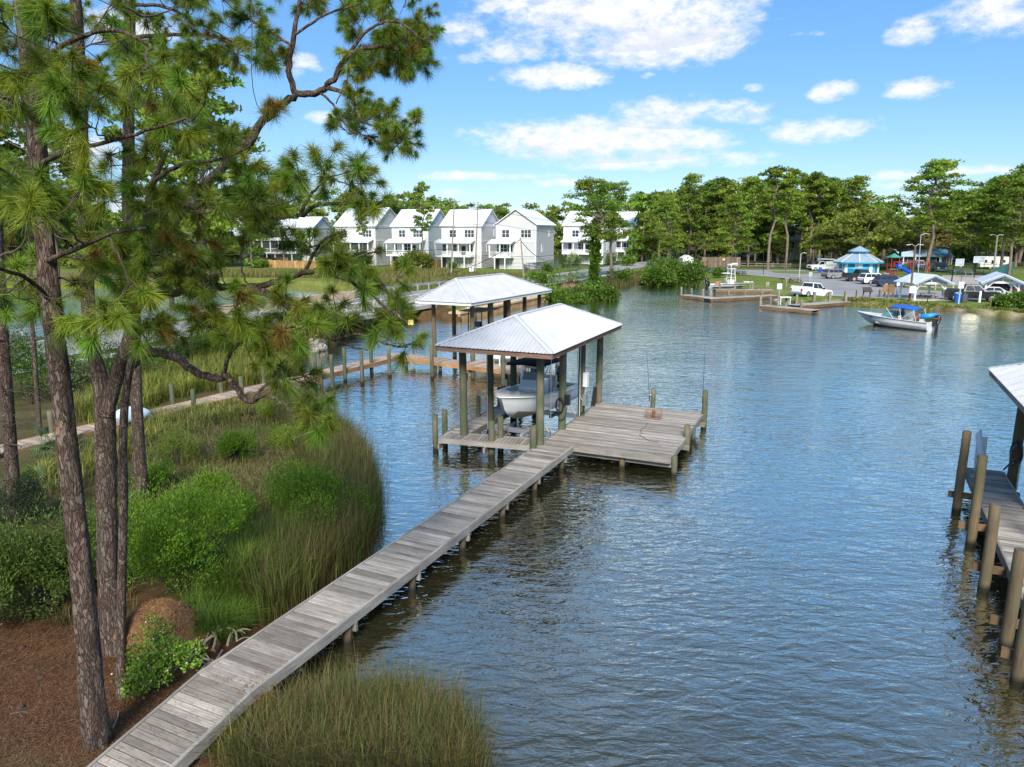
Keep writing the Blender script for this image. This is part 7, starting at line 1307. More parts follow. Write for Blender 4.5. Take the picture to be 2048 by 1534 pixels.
# light poles, posts, signs
def light_pole(label, base, top, r, m, arms):
    o = thing('light_pole', label, 'light pole', tuple(base), group='park light poles'); b = MB(); b.tube([base - Vector((0, 0, .3)), top], [r, r * .75], 8); b.build('pole', m, o, world=True)
    for dx in arms: b = MB(); q = top - Vector((0, 0, .15)); b.tube([q, q + Vector((dx * .5, -.1, .3)), q + Vector((dx, -.2, .28))], .04, 6); a = b.build('arm', GALV, o, world=True); b = MB(); b.box(q + Vector((dx * 1.12, -.22, .24)), (.42, .2, .1)); b.build('lamp_head', GALV, a, world=True)
    return o
def lp_at(px, pyb, pxt, pyt): g = gp(px, pyb); return g, V(pxt, pyt, g.y)
light_pole('wooden light pole with two lamps before the left shelter', *lp_at(1819, 601, 1831, 491), .13, W_BROWN, (-.9, .5)); light_pole('slender light pole behind the swings', *lp_at(1836, 552, 1842, 469), .09, GALV, (1.1,)); light_pole('light pole left of the right-edge pines', *lp_at(1985, 558, 1995, 471), .16, POLEM, (-1.2, .6)); light_pole('short white-topped light pole at the lot entrance', *lp_at(1598, 558, 1602, 507), .09, PALEC, (.6,))
light_pole('thin wooden pole beside the utility truck', *lp_at(1628, 538, 1631, 468), .12, POLEM, ()); light_pole('thin black post on the lawn corner', *lp_at(1527, 549, 1527, 505), .06, BLACK, ()); light_pole('thin black post by the far road', *lp_at(1571, 541, 1571, 505), .06, BLACK, ())
BOLL = wood('bollard_wood', (.36, .33, .24), (.2, .18, .12), knots=False, grain=(12, 12, 1.2))
for i, (px, pb, h, lb) in enumerate([(1628, 599, .9, 'bollard in front of the white pickup bonnet'), (1659, 600, 1.0, 'double bollard right of the white pickup'), (1691, 599, 1.0, 'bollard left of the slanted notice board'), (1714, 596, .95, 'bollard touching the slanted notice board on the left'), (1760, 594, .9, 'bollard left of the carved boards')]):
    g = gp(px, pb); b = MB(); b.box((0, 0, h / 2 - .1), (.3, .3, h + .2)); b.add([(-.15, -.15, h), (.15, -.15, h), (.15, .15, h), (-.15, .15, h), (0, 0, h + .06)], [(0, 1, 4), (1, 2, 4), (2, 3, 4), (3, 0, 4)]); o = b.build('bollard', BOLL); o.location = g; tag(o, lb, 'bollard', 'wooden bollards round the ramp')
def board_sign(label, px, pb, w, h, zc, pm, fm, tilt=0.0, posts=2, name='notice_board', marks=None):
    g = gp(px, pb); o = thing(name, label, 'sign', tuple(g))
    for x in ((-w * .38, w * .38) if posts == 2 else (0,)): b = MB(); b.box((x, .04, zc / 2), (.14, .12, zc)); b.build('post', pm, o)
    b = MB(); b.box((0, -.05, zc), (w, .08, h), rx=tilt); f = b.build('panel', fm, o)
    for (x, z, sx, sz, mm) in marks or []: b = MB(); b.box((x, -.10, zc + z), (sx, .02, sz)); b.build('print', mm, f)
    return o
board_sign('slanted dark notice board on two legs by the ramp', 1733, 596, 1.1, .8, 1.05, W_BROWN, mat('dark_board', (.06, .05, .045), .5), -.9)
board_sign('left carved orange-brown board with wavy edges', 1769, 592, .62, .95, 1.0, W_BROWN, W_ORANGE, 0, 1); board_sign('right carved brown board on two posts', 1781, 596, .75, 1.1, 1.15, W_BROWN, wood('carved_brown', (.33, .2, .1), (.2, .12, .06), knots=False), 0, 2)
board_sign('white double sign on a pale blue post by the blue bin', 1917, 608, .62, .75, 2.15, mat('pale_blue_post', (.3, .5, .62), .5), STEELW, 0, 1, 'sign', [(0, .2, .45, .05, GALV), (0, 0, .45, .05, GALV), (0, -.2, .4, .05, GALV)]); board_sign('white notice on the wooden light pole', 1822, 602, .75, .8, 1.35, W_BROWN, STEELW, 0, 1, 'sign', [(0, .15, .5, .05, GALV), (0, -.1, .5, .05, GALV)])
board_sign('grey sign back on a post at the lot edge', 1619.5, 563, .6, .75, 1.2, GALV, GALV, 0, 1, 'sign'); board_sign('thin pale blue post with a small sign by the road', 1793.5, 591, .4, .5, 1.5, mat('pale_blue_post', (.3, .5, .62), .5), STEELW, 0, 1, 'sign'); board_sign('white notice on a post at the ramp dock', 1557, 596, .6, .7, 1.45, BOLL, STEELW, 0, 1, 'sign', [(0, .12, .4, .05, GALV), (0, -.1, .4, .05, GALV)])
for px, pb, h, w, m, lb in [(1958.6, 604, 1.25, .22, STEELW, 'white post in front of the glossy black pickup'), (1980, 614, 1.0, .16, W_BROWN, 'short brown stake on the park shore'), (1897, 598, .95, .14, W_BROWN, 'brown stake right of the left shelter'), (1572, 573, 1.6, .2, GW, 'tall grey timber post on the lawn by the grill')]:
    g = gp(px, pb); b = MB(); b.tube([(0, 0, -.2), (0, 0, h), (0, 0, h + .03)], [w * .6, w * .55, w * .4], 8); o = b.build('post', m); o.location = g; tag(o, lb, 'post')
# low docks of the ramp
def low_dock(label, segs, w, piles, z=.42):
    o = thing('ramp_dock', label, 'dock', tuple(G(*segs[0][0], 0)), group='low docks at the boat ramp')
    for i, (a, c) in enumerate(segs):
        A, C = G(*a, z), G(*c, z); d = (C - A).normalized(); n = Vector((-d.y, d.x, 0)); b = MB(); zt = z - .004 * i; A.z = C.z = zt; n_ = max(2, int((C - A).length / .5))
        for k in range(n_): u0, u1 = A.lerp(C, (k + .02) / n_), A.lerp(C, (k + .98) / n_); b = MB(); b.slab(u0, u1, u1 + n * w, u0 + n * w, .06); b.build('deck_board', PALW, o, world=True)
        b = MB(); b.bar(A - Vector((0, 0, .22)), C - Vector((0, 0, .22)), .12, .34); b.build('fender_beam', W_BROWN, o, world=True); b = MB(); b.bar(A + n * w - Vector((0, 0, .22)), C + n * w - Vector((0, 0, .22)), .12, .34); b.build('fender_beam', W_BROWN, o, world=True)
    for (px, pb, ptop) in piles:
        g = G(px, pb, .2); t = V(px, ptop, g.y).z; p = pile(o, (g.x, g.y), t, .15, BOLL)
    return o
PALW = wood('pale_deck', (.46, .43, .39), (.32, .29, .25), knots=False)
def k3(x, y): return 1340 + x / 5.689, 480 + y / 5.689
def pls(L): return [(k3(x, b)[0], k3(x, b)[1], k3(x, t)[1]) for x, b, t in L]
low_dock('low L-shaped dock left of the ramp', [(k3(110, 622), k3(468, 665)), (k3(462, 668), k3(1240, 628))], 1.5, pls([(128, 606, 535), (243, 627, 550), (375, 640, 560), (462, 662, 575), (665, 645, 562), (853, 636, 560), (1045, 650, 555)]))
low_dock('low straight dock beside the tower skiff', [(k3(520, 565), k3(1330, 568))], 1.2, pls([(565, 545, 463), (738, 548, 463), (912, 550, 468), (940, 552, 478), (1095, 552, 480), (1115, 552, 478)]))
low_dock('low dock in front of the ramp with the white fish table', [(k3(1015, 745), k3(1610, 800)), (k3(1480, 745), k3(2060, 700))], 1.6, pls([(1030, 718, 640), (1142, 732, 648), (1317, 752, 665), (1492, 772, 680), (1440, 700, 622), (1635, 690, 608), (1818, 683, 602), (1998, 676, 598), (1232, 706, 592)]))
ft = thing('fish_table', 'white fish-cleaning table on the front ramp dock', 'table', tuple(G(*k3(1300, 735), .42))); 
for x in (-.55, .55):
    for y in (-.25, .25): b = MB(); b.box((x, y, .42), (.07, .07, .84)); b.build('leg', STEELW, ft)
b = MB(); b.box((0, 0, .88), (1.3, .65, .08)); b.build('top', STEELW, ft)
# ------------------------------------------------------------------ boats, people and small things
def hull_parts(o, L, B, D, raise_, rake, hm, dm, foredeck=.70, zf=.45, cap=.17, bottom=None, rub=None, n=18, stern_fill=.0):
    """planing hull, local X forward from the transom, z = 0 at the keel; children hull, deck, cockpit_liner, rub_rail"""
    rings = []; shr = []
    for i in range(n + 1):
        t = i / n; k = max(0, (t - .42) / .58); b = B / 2 * (.95 + .05 * min(1, t / .4)) * (1 - k ** 2.6) + .015; zs = D + raise_ * t * t; bc = b * .88 * (1 - .25 * k); zc = D * (.36 + .34 * k * k); zk = D * .42 * max(0, (t - .55) / .45) ** 2.2; x = t * L; xk = x - rake * k ** 2; xc = x - rake * .55 * k ** 2; zm = zc + (zs - zc) * .55; bm = bc + (b - bc) * .38
        rings.append([Vector((x, b, zs)), Vector(((x + xc) / 2, bm, zm)), Vector((xc, bc, zc)), Vector((xk, 0, zk)), Vector((xc, -bc, zc)), Vector(((x + xc) / 2, -bm, zm)), Vector((x, -b, zs))]); shr.append((x, b, zs))
    m = MB(); m.loft(rings, cap=False, closed=False); m.f = [f[::-1] for f in m.f]; m.add(rings[0], [tuple(range(7))]); h = m.build('hull', hm, o)
    if bottom:
        m = MB(); m.loft([[r[2] * 1 + Vector((0, .004, -.004)), r[3] + Vector((0, 0, -.006)), r[4] + Vector((0, -.004, -.004))] for r in rings[:-2]], cap=False, closed=False); m.f = [f[::-1] for f in m.f]; m.build('bottom_paint', bottom, h)
    # deck cap, liner and floor
    m = MB(); ins = []; 
    for (x, b, z) in shr: ins.append((x - (.12 if x > L * .9 else 0), max(.0, b - cap), z))
    nf = int(n * foredeck)
    for i in range(n):
        a, c, p, q = shr[i], shr[i + 1], ins[i], ins[i + 1]
        for s in (1, -1):
            P = [Vector((a[0], s * a[1], a[2] + .004)), Vector((c[0], s * c[1], c[2] + .004)), Vector((q[0], s * q[1], q[2] + .02)), Vector((p[0], s * p[1], p[2] + .02))]; m.add(P if s < 0 else P[::-1], [(0, 1, 2, 3)])
        if i >= nf: m.add([Vector((p[0], -p[1], p[2] + .02)), Vector((q[0], -q[1], q[2] + .02)), Vector((q[0], q[1], q[2] + .02)), Vector((p[0], p[1], p[2] + .02))], [(0, 1, 2, 3)])
    m.build('deck', dm, o); m = MB(); F = D * zf
    for i in range(nf):
        p, q = ins[i], ins[i + 1]
        for s in (1, -1): P = [Vector((p[0], s * p[1], F)), Vector((q[0], s * q[1], F)), Vector((q[0], s * q[1], q[2] + .02)), Vector((p[0], s * p[1], p[2] + .02))]; m.add(P if s > 0 else P[::-1], [(0, 1, 2, 3)])
        m.add([Vector((p[0], -p[1], F)), Vector((q[0], -q[1], F)), Vector((q[0], q[1], F)), Vector((p[0], p[1], F))], [(0, 1, 2, 3)])
    p = ins[nf]; m.add([Vector((p[0], -p[1], F)), Vector((p[0], p[1], F)), Vector((p[0], p[1], p[2] + .02)), Vector((p[0], -p[1], p[2] + .02))], [(3, 2, 1, 0)]); p = ins[0]; m.add([Vector((p[0] + .05, -p[1], F)), Vector((p[0] + .05, p[1], F)), Vector((p[0] + .05, p[1], p[2] - .1)), Vector((p[0] + .05, -p[1], p[2] - .1))], [(0, 1, 2, 3)])
    m.box((.09, 0, shr[0][2] - .06), (.2, B * .8, .1)); m.build('cockpit_liner', dm, o); m = MB(); m.tube([Vector((x, b + .012, z - .03)) for x, b, z in shr] + [Vector((x, -b - .012, z - .03)) for x, b, z in shr[::-1]], .028, 6); m.build('rub_rail', rub or ALU, o); return shr
def outboard(o, x, z, s=1.0, col=None, y=0.0, stripe=None):
    col = col or BLACK; m = MB(); c = Vector((x - .28 * s, y, z + .32 * s)); R_ = []
    for zz, w, l, dx in ((-.3, .13, .17, 0), (-.12, .19, .27, 0), (.12, .21, .33, .0), (.32, .20, .32, -.01), (.44, .15, .24, -.03), (.48, .05, .1, -.04)): R_.append([c + Vector((dx * s + l * s * cos(a) * (1.0 if cos(a) < 0 else .9), w * s * sin(a), zz * s)) for a in [2 * pi * k / 12 for k in range(12)]])
    m.loft(R_); e = m.build('outboard_engine', col, o); m = MB(); m.extr([(-.16, -.3), (.10, -.3), (.06, -1.0), (.0, -1.25), (-.12, -1.25), (-.2, -1.0)], c, (s, 0, 0), (0, 0, s), (0, 1, 0), .14 * s); m.tube([c + Vector((-.28 * s, 0, -1.12 * s)), c + Vector((.14 * s, 0, -1.12 * s))], [.05 * s, .07 * s], 8); m.build('engine_leg', col, e); m = MB(); m.box((x - .02 * s, y, z + .02 * s), (.2 * s, .26 * s, .4 * s)); m.build('engine_bracket', BLACK, e)
    if stripe: 
        m = MB(); m.box(c + Vector((-.02, -.213 * s, .2 * s)), (.4 * s, .01, .06 * s)); m.box(c + Vector((-.02, .213 * s, .2 * s)), (.4 * s, .01, .06 * s)); m.build('cowl_stripe', stripe, e)
    return e
CREAM = mat('cream_vinyl', (.66, .60, .48), .5); LINER = mat('cream_gelcoat', (.74, .71, .62), .3, var=.05)
# --- centre-console boat hanging in the near boathouse
bq = PO + U2 * 6.55 - N2 * 1.72; b1 = thing('centre_console_boat', 'white centre-console fishing boat hoisted in the near boathouse', 'boat', (bq.x, bq.y, .78), hdg(24.2 + 180)); b1.rotation_euler = (0, -.05, hdg(204.2))
sh = hull_parts(b1, 6.5, 2.45, .98, .30, .75, GEL, LINER, .66, .42, .2, mat('cream_bottom', (.60, .55, .42), .5), GEL, 20)
m = MB(); m.extr([(2.5, .42), (3.75, .42), (3.62, 1.22), (3.3, 1.5), (2.55, 1.5)], (0, 0, 0), (1, 0, 0), (0, 0, 1), (0, -1, 0), .95); cs = m.build('console', GEL, b1)
m = MB(); m.box((3.715, 0, .85), (.03, .7, .62), ry=-.16); m.build('console_door', LINER, cs); m = MB(); m.slab(Vector((3.34, -.44, 1.5)), Vector((3.34, .44, 1.5)), Vector((3.18, .4, 1.82)), Vector((3.18, -.4, 1.82)), .02); m.build('windscreen', mat('smoked_screen', (.25, .3, .3), .08, spec=.8), cs)
m = MB(); m.box((2.42, 0, 1.3), (.06, .5, .3)); m.build('dash', BLACK, cs)
m = MB(); n_ = 12; m.tube([(2.34, .2 * cos(2 * pi * k / n_) - .15, 1.28 + .2 * sin(2 * pi * k / n_)) for k in range(n_ + 1)], .016, 5, False); m.build('steering_wheel', BLACK, cs)
m = MB(); m.box((1.75, 0, .95), (.5, .95, .12)); m.box((1.55, 0, 1.25), (.12, .95, .5)); st = m.build('helm_seat', CREAM, b1); m = MB(); m.box((1.7, 0, .66), (.45, .85, .5)); m.build('seat_base', GEL, st)
tt = MB()
for s in (-1, 1):
    for a, c in (((3.55, .52, .42), (3.15, .50, 2.13)), ((2.45, .52, .42), (2.5, .50, 2.13)), ((3.35, .51, 1.4), (2.65, .50, 2.11)), ((3.15, .50, 2.13), (2.0, .62, 2.2))): tt.tube([(a[0], a[1] * s, a[2]), (c[0], c[1] * s, c[2])], .026, 7)
    tt.tube([(3.6, .7 * s, 2.22), (1.3, .7 * s, 2.22)], .024, 6)
for x in (3.6, 2.4, 1.3): tt.tube([(x, -.7, 2.22), (x, .7, 2.22)], .022, 6)
tf = tt.build('t_top_frame', ALU, b1); m = MB(); R_ = [[Vector((x, y, 2.28 + .06 * (1 - (y / .85) ** 2) - (.05 if x in (1.4, 4.25) else 0))) for y in (-.85, -.45, 0, .45, .85)] for x in (1.4, 1.7, 2.7, 3.9, 4.25)]; m.loft(R_, cap=False, closed=False); m.loft([[p - Vector((0, 0, .05)) for p in r][::-1] for r in R_], cap=False, closed=False); m.build('t_top_canvas', NAVY, b1); m = MB(); m.box((2.95, 0, 2.08), (.45, .85, .2)); m.build('electronics_box', CREAM, tf)
outboard(b1, .02, .88, 1.05, mat('navy_cowl', (.01, .02, .045), .2, coat=.5)); m = MB(); m.tube([(4.6, .55, 1.32), (4.9, .75, 1.55), (5.7, .5, 1.62), (6.15, .0, 1.64), (5.7, -.5, 1.62), (4.9, -.75, 1.55), (4.6, -.55, 1.32)], .018, 6)
m = MB(); x = .55
for i in range(9): m.box((x, -sh[2][1] - .006 + .02, .80), (.05, .012, .085 if i % 3 else .06)); x += .075
m.build('hull_lettering', BLACK, b1)
for x, y in ((5.4, .35), (5.0, -.45), (4.7, .5)): m = MB(); m.box((x, y, 1.245 + .02), (.16, .04, .03)); m.build('cleat', ALU, b1)
lf = thing('boat_lift', 'aluminium boat lift cradle and cables under the white centre-console boat', 'boat lift', (bq.x, bq.y, 0))
for s in (1.7, 4.9):
    a, c = PO + U2 * s - N2 * 3.05, PO + U2 * s - N2 * .22; m = MB(); m.bar(Vector((a.x, a.y, .64)), Vector((c.x, c.y, .64)), .12, .2); m.build('cradle_beam', ALU, lf, world=True)
    for q in (a, c): m = MB(); m.cyl(Vector((q.x, q.y, .7)), Vector((q.x, q.y, 4.2)), .012, n=5); m.build('cable', GALV, lf, world=True)
    for t in (.32, .68): p = a.lerp(c, t); m = MB(); m.bar(Vector((p.x, p.y, .70)) - U2 * .9, Vector((p.x, p.y, .70)) + U2 * .9, .12, .1); m.build('bunk', W_EDGE, lf, world=True)
for s in (1.7, 4.9): a = PO + U2 * s - N2 * .3; m = MB(); m.tube([Vector((a.x, a.y, .72)), Vector((a.x - .35, a.y - .1, 1.35)), Vector((a.x - .42, a.y - .12, 1.75))], .035, 6); m.build('guide_strap', CREAM, lf, world=True)
# --- bay boat in the farther boathouse
p2 = PO2 + U5 * 6.6 - N5 * 3.4; b2 = thing('bay_boat', 'grey-white bay boat with a black tower top in the farther boathouse', 'boat', (p2.x, p2.y, .75), hdg(28 + 180)); GREYH = mat('grey_gelcoat', (.50, .48, .43), .35, var=.06)
hull_parts(b2, 6.9, 2.3, .9, .22, .7, GREYH, mat('tan_deck', (.48, .42, .34), .5), .72, .5, .2, None, ALU, 16); m = MB(); m.box((3.0, 0, 1.0), (.95, .85, 1.1)); c = m.build('console', LINER, b2); m = MB(); m.box((3.3, 0, 1.7), (.04, .8, .4), ry=-.3); m.build('windscreen', GLASS, c)
m = MB()
for s in (-1, 1):
    for x in (2.5, 3.5): m.tube([(x, .55 * s, .45), (x - .05, .52 * s, 2.6)], .035, 6)
    m.tube([(2.2, .6 * s, 2.6), (3.8, .6 * s, 2.6)], .03, 6); m.tube([(3.5, .53 * s, 1.5), (2.5, .53 * s, 1.6)], .025, 6)
m.build('tower_frame', BLACK, b2); m = MB(); m.box((2.9, 0, 2.66), (2.5, 1.75, .07)); m.build('tower_top', mat('grey_top', (.20, .19, .18), .6), b2); m = MB(); m.box((1.9, 0, .95), (.5, .9, .9)); m.build('helm_seat', CREAM, b2); outboard(b2, .0, .8, 1.0)
m = MB(); m.box((6.3, 0, 1.12), (.9, .16, .12), ry=.1); m.tube([(6.4, 0, 1.15), (7.3, .05, 1.05)], .04, 6); m.build('trolling_motor', BLACK, b2)
# --- people: one continuous skinned body, clothes and hair as children
SKIN = {k: mat('skin_' + k, c, .6) for k, c in dict(a=(.50, .30, .20), b=(.42, .24, .16)).items()}
def skinned(name, J, E, Rr, m, parent, lev=2):
    me = bpy.data.meshes.new(name); ks = list(J); me.from_pydata([J[k] for k in ks], [(ks.index(a), ks.index(b)) for a, b in E], []); me.materials.append(m); o = link(name, me, None, parent); bm_ = o.modifiers.new('skin', 'SKIN'); o.modifiers.new('sub', 'SUBSURF').levels = lev; o.modifiers['sub'].render_levels = lev; bm_.use_smooth_shade = True
    sv = me.skin_vertices[0].data
    for i, k in enumerate(ks): r = Rr[k]; sv[i].radius = (r, r) if not isinstance(r, tuple) else r; sv[i].use_root = (i == 0)
    return o
def person(label, loc, rz_, pose, shirt, shorts, hair, skin='a', vest=None, cap=None):
    o = thing('person', label, 'person', tuple(loc), rz_); s = SKIN[skin]
    if pose == 'sit': J = dict(pelvis=(0, 0, .12), waist=(-.02, 0, .30), chest=(0, 0, .50), neck=(.02, 0, .66), head=(.05, 0, .76), crown=(.04, 0, .88), hipl=(.02, .10, .10), kneel=(.42, .13, .14), ankl=(.46, .13, -.28), toel=(.62, .14, -.32), hipr=(.02, -.10, .10), kneer=(.42, -.13, .14), ankr=(.46, -.13, -.28), toer=(.62, -.14, -.32), shl=(0, .19, .57), ell=(.10, .27, .34), wrl=(.34, .20, .36), hal=(.42, .17, .37), shr=(0, -.19, .57), elr=(.10, -.27, .34), wrr=(.34, -.20, .36), har=(.42, -.17, .37))
    else: J = dict(pelvis=(0, 0, .92), waist=(0, 0, 1.08), chest=(0, 0, 1.28), neck=(.01, 0, 1.45), head=(.03, 0, 1.55), crown=(.02, 0, 1.67), hipl=(0, .10, .90), kneel=(.04, .12, .50), ankl=(0, .12, .09), toel=(.17, .13, .04), hipr=(0, -.10, .90), kneer=(.02, -.12, .50), ankr=(-.02, -.12, .09), toer=(.15, -.13, .04), shl=(0, .19, 1.37), ell=(.06, .27, 1.10), wrl=(.28, .22, 1.05), hal=(.36, .2, 1.06), shr=(0, -.19, 1.37), elr=(.06, -.27, 1.10), wrr=(.28, -.22, 1.05), har=(.36, -.2, 1.06))
    E = [('pelvis', 'waist'), ('waist', 'chest'), ('chest', 'neck'), ('neck', 'head'), ('head', 'crown')] + [(a + x, b + x) if a not in ('pelvis', 'chest') else (a, b + x) for x in 'lr' for a, b in (('pelvis', 'hip'), ('hip', 'knee'), ('knee', 'ank'), ('ank', 'toe'), ('chest', 'sh'), ('sh', 'el'), ('el', 'wr'), ('wr', 'ha'))]
    Rr = dict(pelvis=.13, waist=.12, chest=.135, neck=.055, head=.095, crown=.075); Rr.update({k + x: v for x in 'lr' for k, v in dict(hip=.09, knee=.058, ank=.04, toe=.035, sh=.06, el=.045, wr=.032, ha=.035).items()})
    body = skinned('body', J, E, Rr, s, o)
    tor = ['pelvis', 'waist', 'chest', 'shl', 'ell', 'shr', 'elr']; J2 = {k: J[k] for k in tor}; J2['ell'] = tuple((np.array(J['shl']) * .45 + np.array(J['ell']) * .55)); J2['elr'] = tuple((np.array(J['shr']) * .45 + np.array(J['elr']) * .55)); skinned('shirt', J2, [('pelvis', 'waist'), ('waist', 'chest'), ('chest', 'shl'), ('shl', 'ell'), ('chest', 'shr'), ('shr', 'elr')], {k: Rr[k] + .022 for k in tor}, shirt, o)
    lg = ['pelvis', 'hipl', 'kneel', 'hipr', 'kneer']; J3 = {k: J[k] for k in lg}
    for x in 'lr': J3['knee' + x] = tuple(np.array(J['hip' + x]) * .3 + np.array(J['knee' + x]) * .7)
    skinned('shorts', J3, [('pelvis', 'hipl'), ('hipl', 'kneel'), ('pelvis', 'hipr'), ('hipr', 'kneer')], {k: Rr[k] + .025 for k in lg}, shorts, o)
    h = Vector(J['head']); m = MB(); m.ball(h + Vector((-.02, 0, .05)), .105, 10, 7, (1, .95, 1.05)); m.build('hair' if cap is None else 'cap', cap or hair, o)
    if vest: c = Vector(J['chest']); m = MB(); m.ball(c + Vector((0, 0, -.06)), .21, 10, 7, (.82, 1, 1.25)); m.build('life_vest', vest, o)
    return o
HBR = mat('brown_hair', (.06, .035, .02), .7); HBL = mat('dark_hair', (.02, .015, .012), .7); cl_ = lambda n, c: mat('cloth_' + n, c, .85)
# --- motorboat with the blue bimini under way
ma = G(1876, 662, 0); mb_ = G(1736, 648, 0); dv = (mb_ - ma).normalized(); hb_ = math.degrees(atan2(dv.x, dv.y)); st_ = ma + dv * .55; b3 = thing('motorboat', 'white motorboat under way with a blue bimini and black outboard', 'boat', (st_.x, st_.y, -.28), hdg(hb_)); b3.rotation_euler = (0, -.025, hdg(hb_))
sh = hull_parts(b3, 6.9, 2.5, 1.05, .22, 1.0, GEL, GEL, .70, .45, .22, None, mat('grey_rub', (.35, .34, .32), .5), 18)
m = MB(); P = [Vector((3.5, -1.0, 1.12)), Vector((4.35, -.55, 1.2)), Vector((4.5, 0, 1.22)), Vector((4.35, .55, 1.2)), Vector((3.5, 1.0, 1.12))]; Q = [p * 1 + Vector((-.38, 0, .42)) for p in P]
for i in range(4): m.add([P[i], P[i + 1], Q[i + 1], Q[i]], [(0, 1, 2, 3)])
m.build('windscreen', mat('green_tint_screen', (.16, .34, .32), .08, spec=.8), b3); m = MB(); m.tube(Q, .02, 5); m.build('screen_frame', ALU, b3)
m = MB(); R_ = [[Vector((x, y, 2.02 + .22 * (1 - (y / 1.05) ** 2) + dz)) for y in (-1.05, -.75, -.3, .3, .75, 1.05)] for x, dz in ((1.25, -.14), (1.45, .0), (2.2, .08), (3.0, .07), (3.45, .02), (3.6, -.1))]; m.loft(R_, cap=False, closed=False); m.loft([[p - Vector((0, 0, .05)) for p in r][::-1] for r in R_], cap=False, closed=False); m.build('bimini_canvas', BLUE, b3); m = MB()
for s in (-1, 1):
    for a, c in (((2.3, 1.12, 1.12), (1.2, 1.12, 1.98)), ((2.3, 1.12, 1.12), (2.5, 1.14, 2.05)), ((3.0, 1.12, 1.12), (3.7, 1.13, 2.0)), ((1.0, 1.1, 1.1), (1.3, 1.13, 2.0))): m.tube([(a[0], a[1] * s, a[2]), (c[0], c[1] * s, c[2])], .02, 5)
m.build('bimini_frame', STEELW, b3); outboard(b3, -.02, .86, 1.05, mat('black_cowl', (.012, .012, .014), .2, coat=.5), stripe=mat('cowl_red', (.5, .12, .08), .4))
m = MB(); m.box((1.0, 0, .75), (.55, 1.8, .45)); m.box((.72, 0, 1.05), (.14, 1.8, .4)); m.build('stern_bench', CREAM, b3); m = MB()
for y in (-.55, .55): m.box((2.9, y, .75), (.5, .5, .5)); m.box((2.65, y, 1.1), (.1, .5, .5))
m.build('helm_seats', CREAM, b3); m = MB(); m.box((3.5, -.55, .85), (.5, .7, .6)); m.build('console', GEL, b3)
m = MB(); m.bar((1.2, -sh[4][1] - .008, .78), (5.2, -sh[13][1] - .03, .86), .02, .06)
for s in (-1, 1): m = MB(); m.tube([Vector((x, s * (b * .97 + .004), z - .42)) for x, b, z in sh[1:14]], .018, 5); m.build('hull_stripe', mat('tan_stripe', (.3, .22, .14), .5), b3)
m = MB(); m.box((5.1, -.93, .98), (.32, .03, .08)); m.box((5.1, .93, .98), (.32, .03, .08)); m.build('registration_mark', BLACK, b3)
bm4 = b3.matrix_basis if False else root_matrix(b3)
def onboat(p): q = root_matrix(b3) @ Vector(p); return (q.x, q.y, q.z)
tub = MB(); rg = []
for k in range(17):
    a = 2 * pi * k / 16; rg.append([Vector((.62 * cos(a) * 1.0, .62 * sin(a), 0)) + (Vector((cos(a), sin(a), 0)) * cos(t) + Vector((0, 0, 1)) * sin(t)) * .24 for t in [2 * pi * j / 9 for j in range(9)]])
tub.loft(rg, cap=False); tu = thing('towable_tube', 'blue and lime inflatable tube lying on the motorboat stern', 'tube', onboat((.62, -.35, 1.42)), hdg(hb_)); tu.rotation_euler = (.12, .25, hdg(hb_)); tub.build('ring', mat('tube_blue', (.02, .25, .55), .4), tu); m = MB(); m.tube([(0, 0, -.16), (0, 0, .05), (0, 0, .12)], [.5, .52, .4], 14); m.build('seat_pad', mat('tube_lime', (.42, .60, .02), .45), tu); m = MB(); rg = [[p + Vector((0, 0, -.05)) for p in r] for r in rg[9:16]]; m.loft([[Vector((p.x * 1.02, p.y * 1.02, p.z - .03)) for p in r] for r in rg], cap=True); m.build('lime_band', mat('tube_lime', (.42, .60, .02), .45), tu)
person('person at the helm in a blue life vest and dark cap', onboat((2.9, -.55, 1.0)), hdg(hb_), 'sit', cl_('dark', (.02, .02, .03)), cl_('black', (.015, .015, .02)), HBL, 'b', mat('vest_blue', (.01, .08, .55), .7), mat('cap_dark', (.02, .02, .03), .8)); person('passenger in teal at the stern bench of the motorboat', onboat((1.02, .35, .98)), hdg(hb_), 'sit', cl_('teal', (.01, .18, .28)), cl_('navy', (.02, .03, .08)), HBR, 'a', mat('vest_teal', (.01, .16, .30), .7)); person('child in a red and black vest beside the stern passenger', onboat((1.05, .8, .98)), hdg(hb_), 'sit', cl_('black', (.015, .015, .02)), cl_('navy', (.02, .03, .08)), HBR, 'a', mat('vest_red', (.35, .03, .03), .7)).scale = (.8, .8, .8)
tw = MB(); tw.box((0, 0, .1), (.35, .06, .55), ry=.3); two = tw.build('beach_towel', mat('towel_orange', (.75, .38, .03), .9)); two.location = onboat((3.55, -.95, 1.15)); two.rotation_euler = (0, 0, hdg(hb_)); tag(two, 'orange towel hanging over the motorboat gunwale', 'towel')
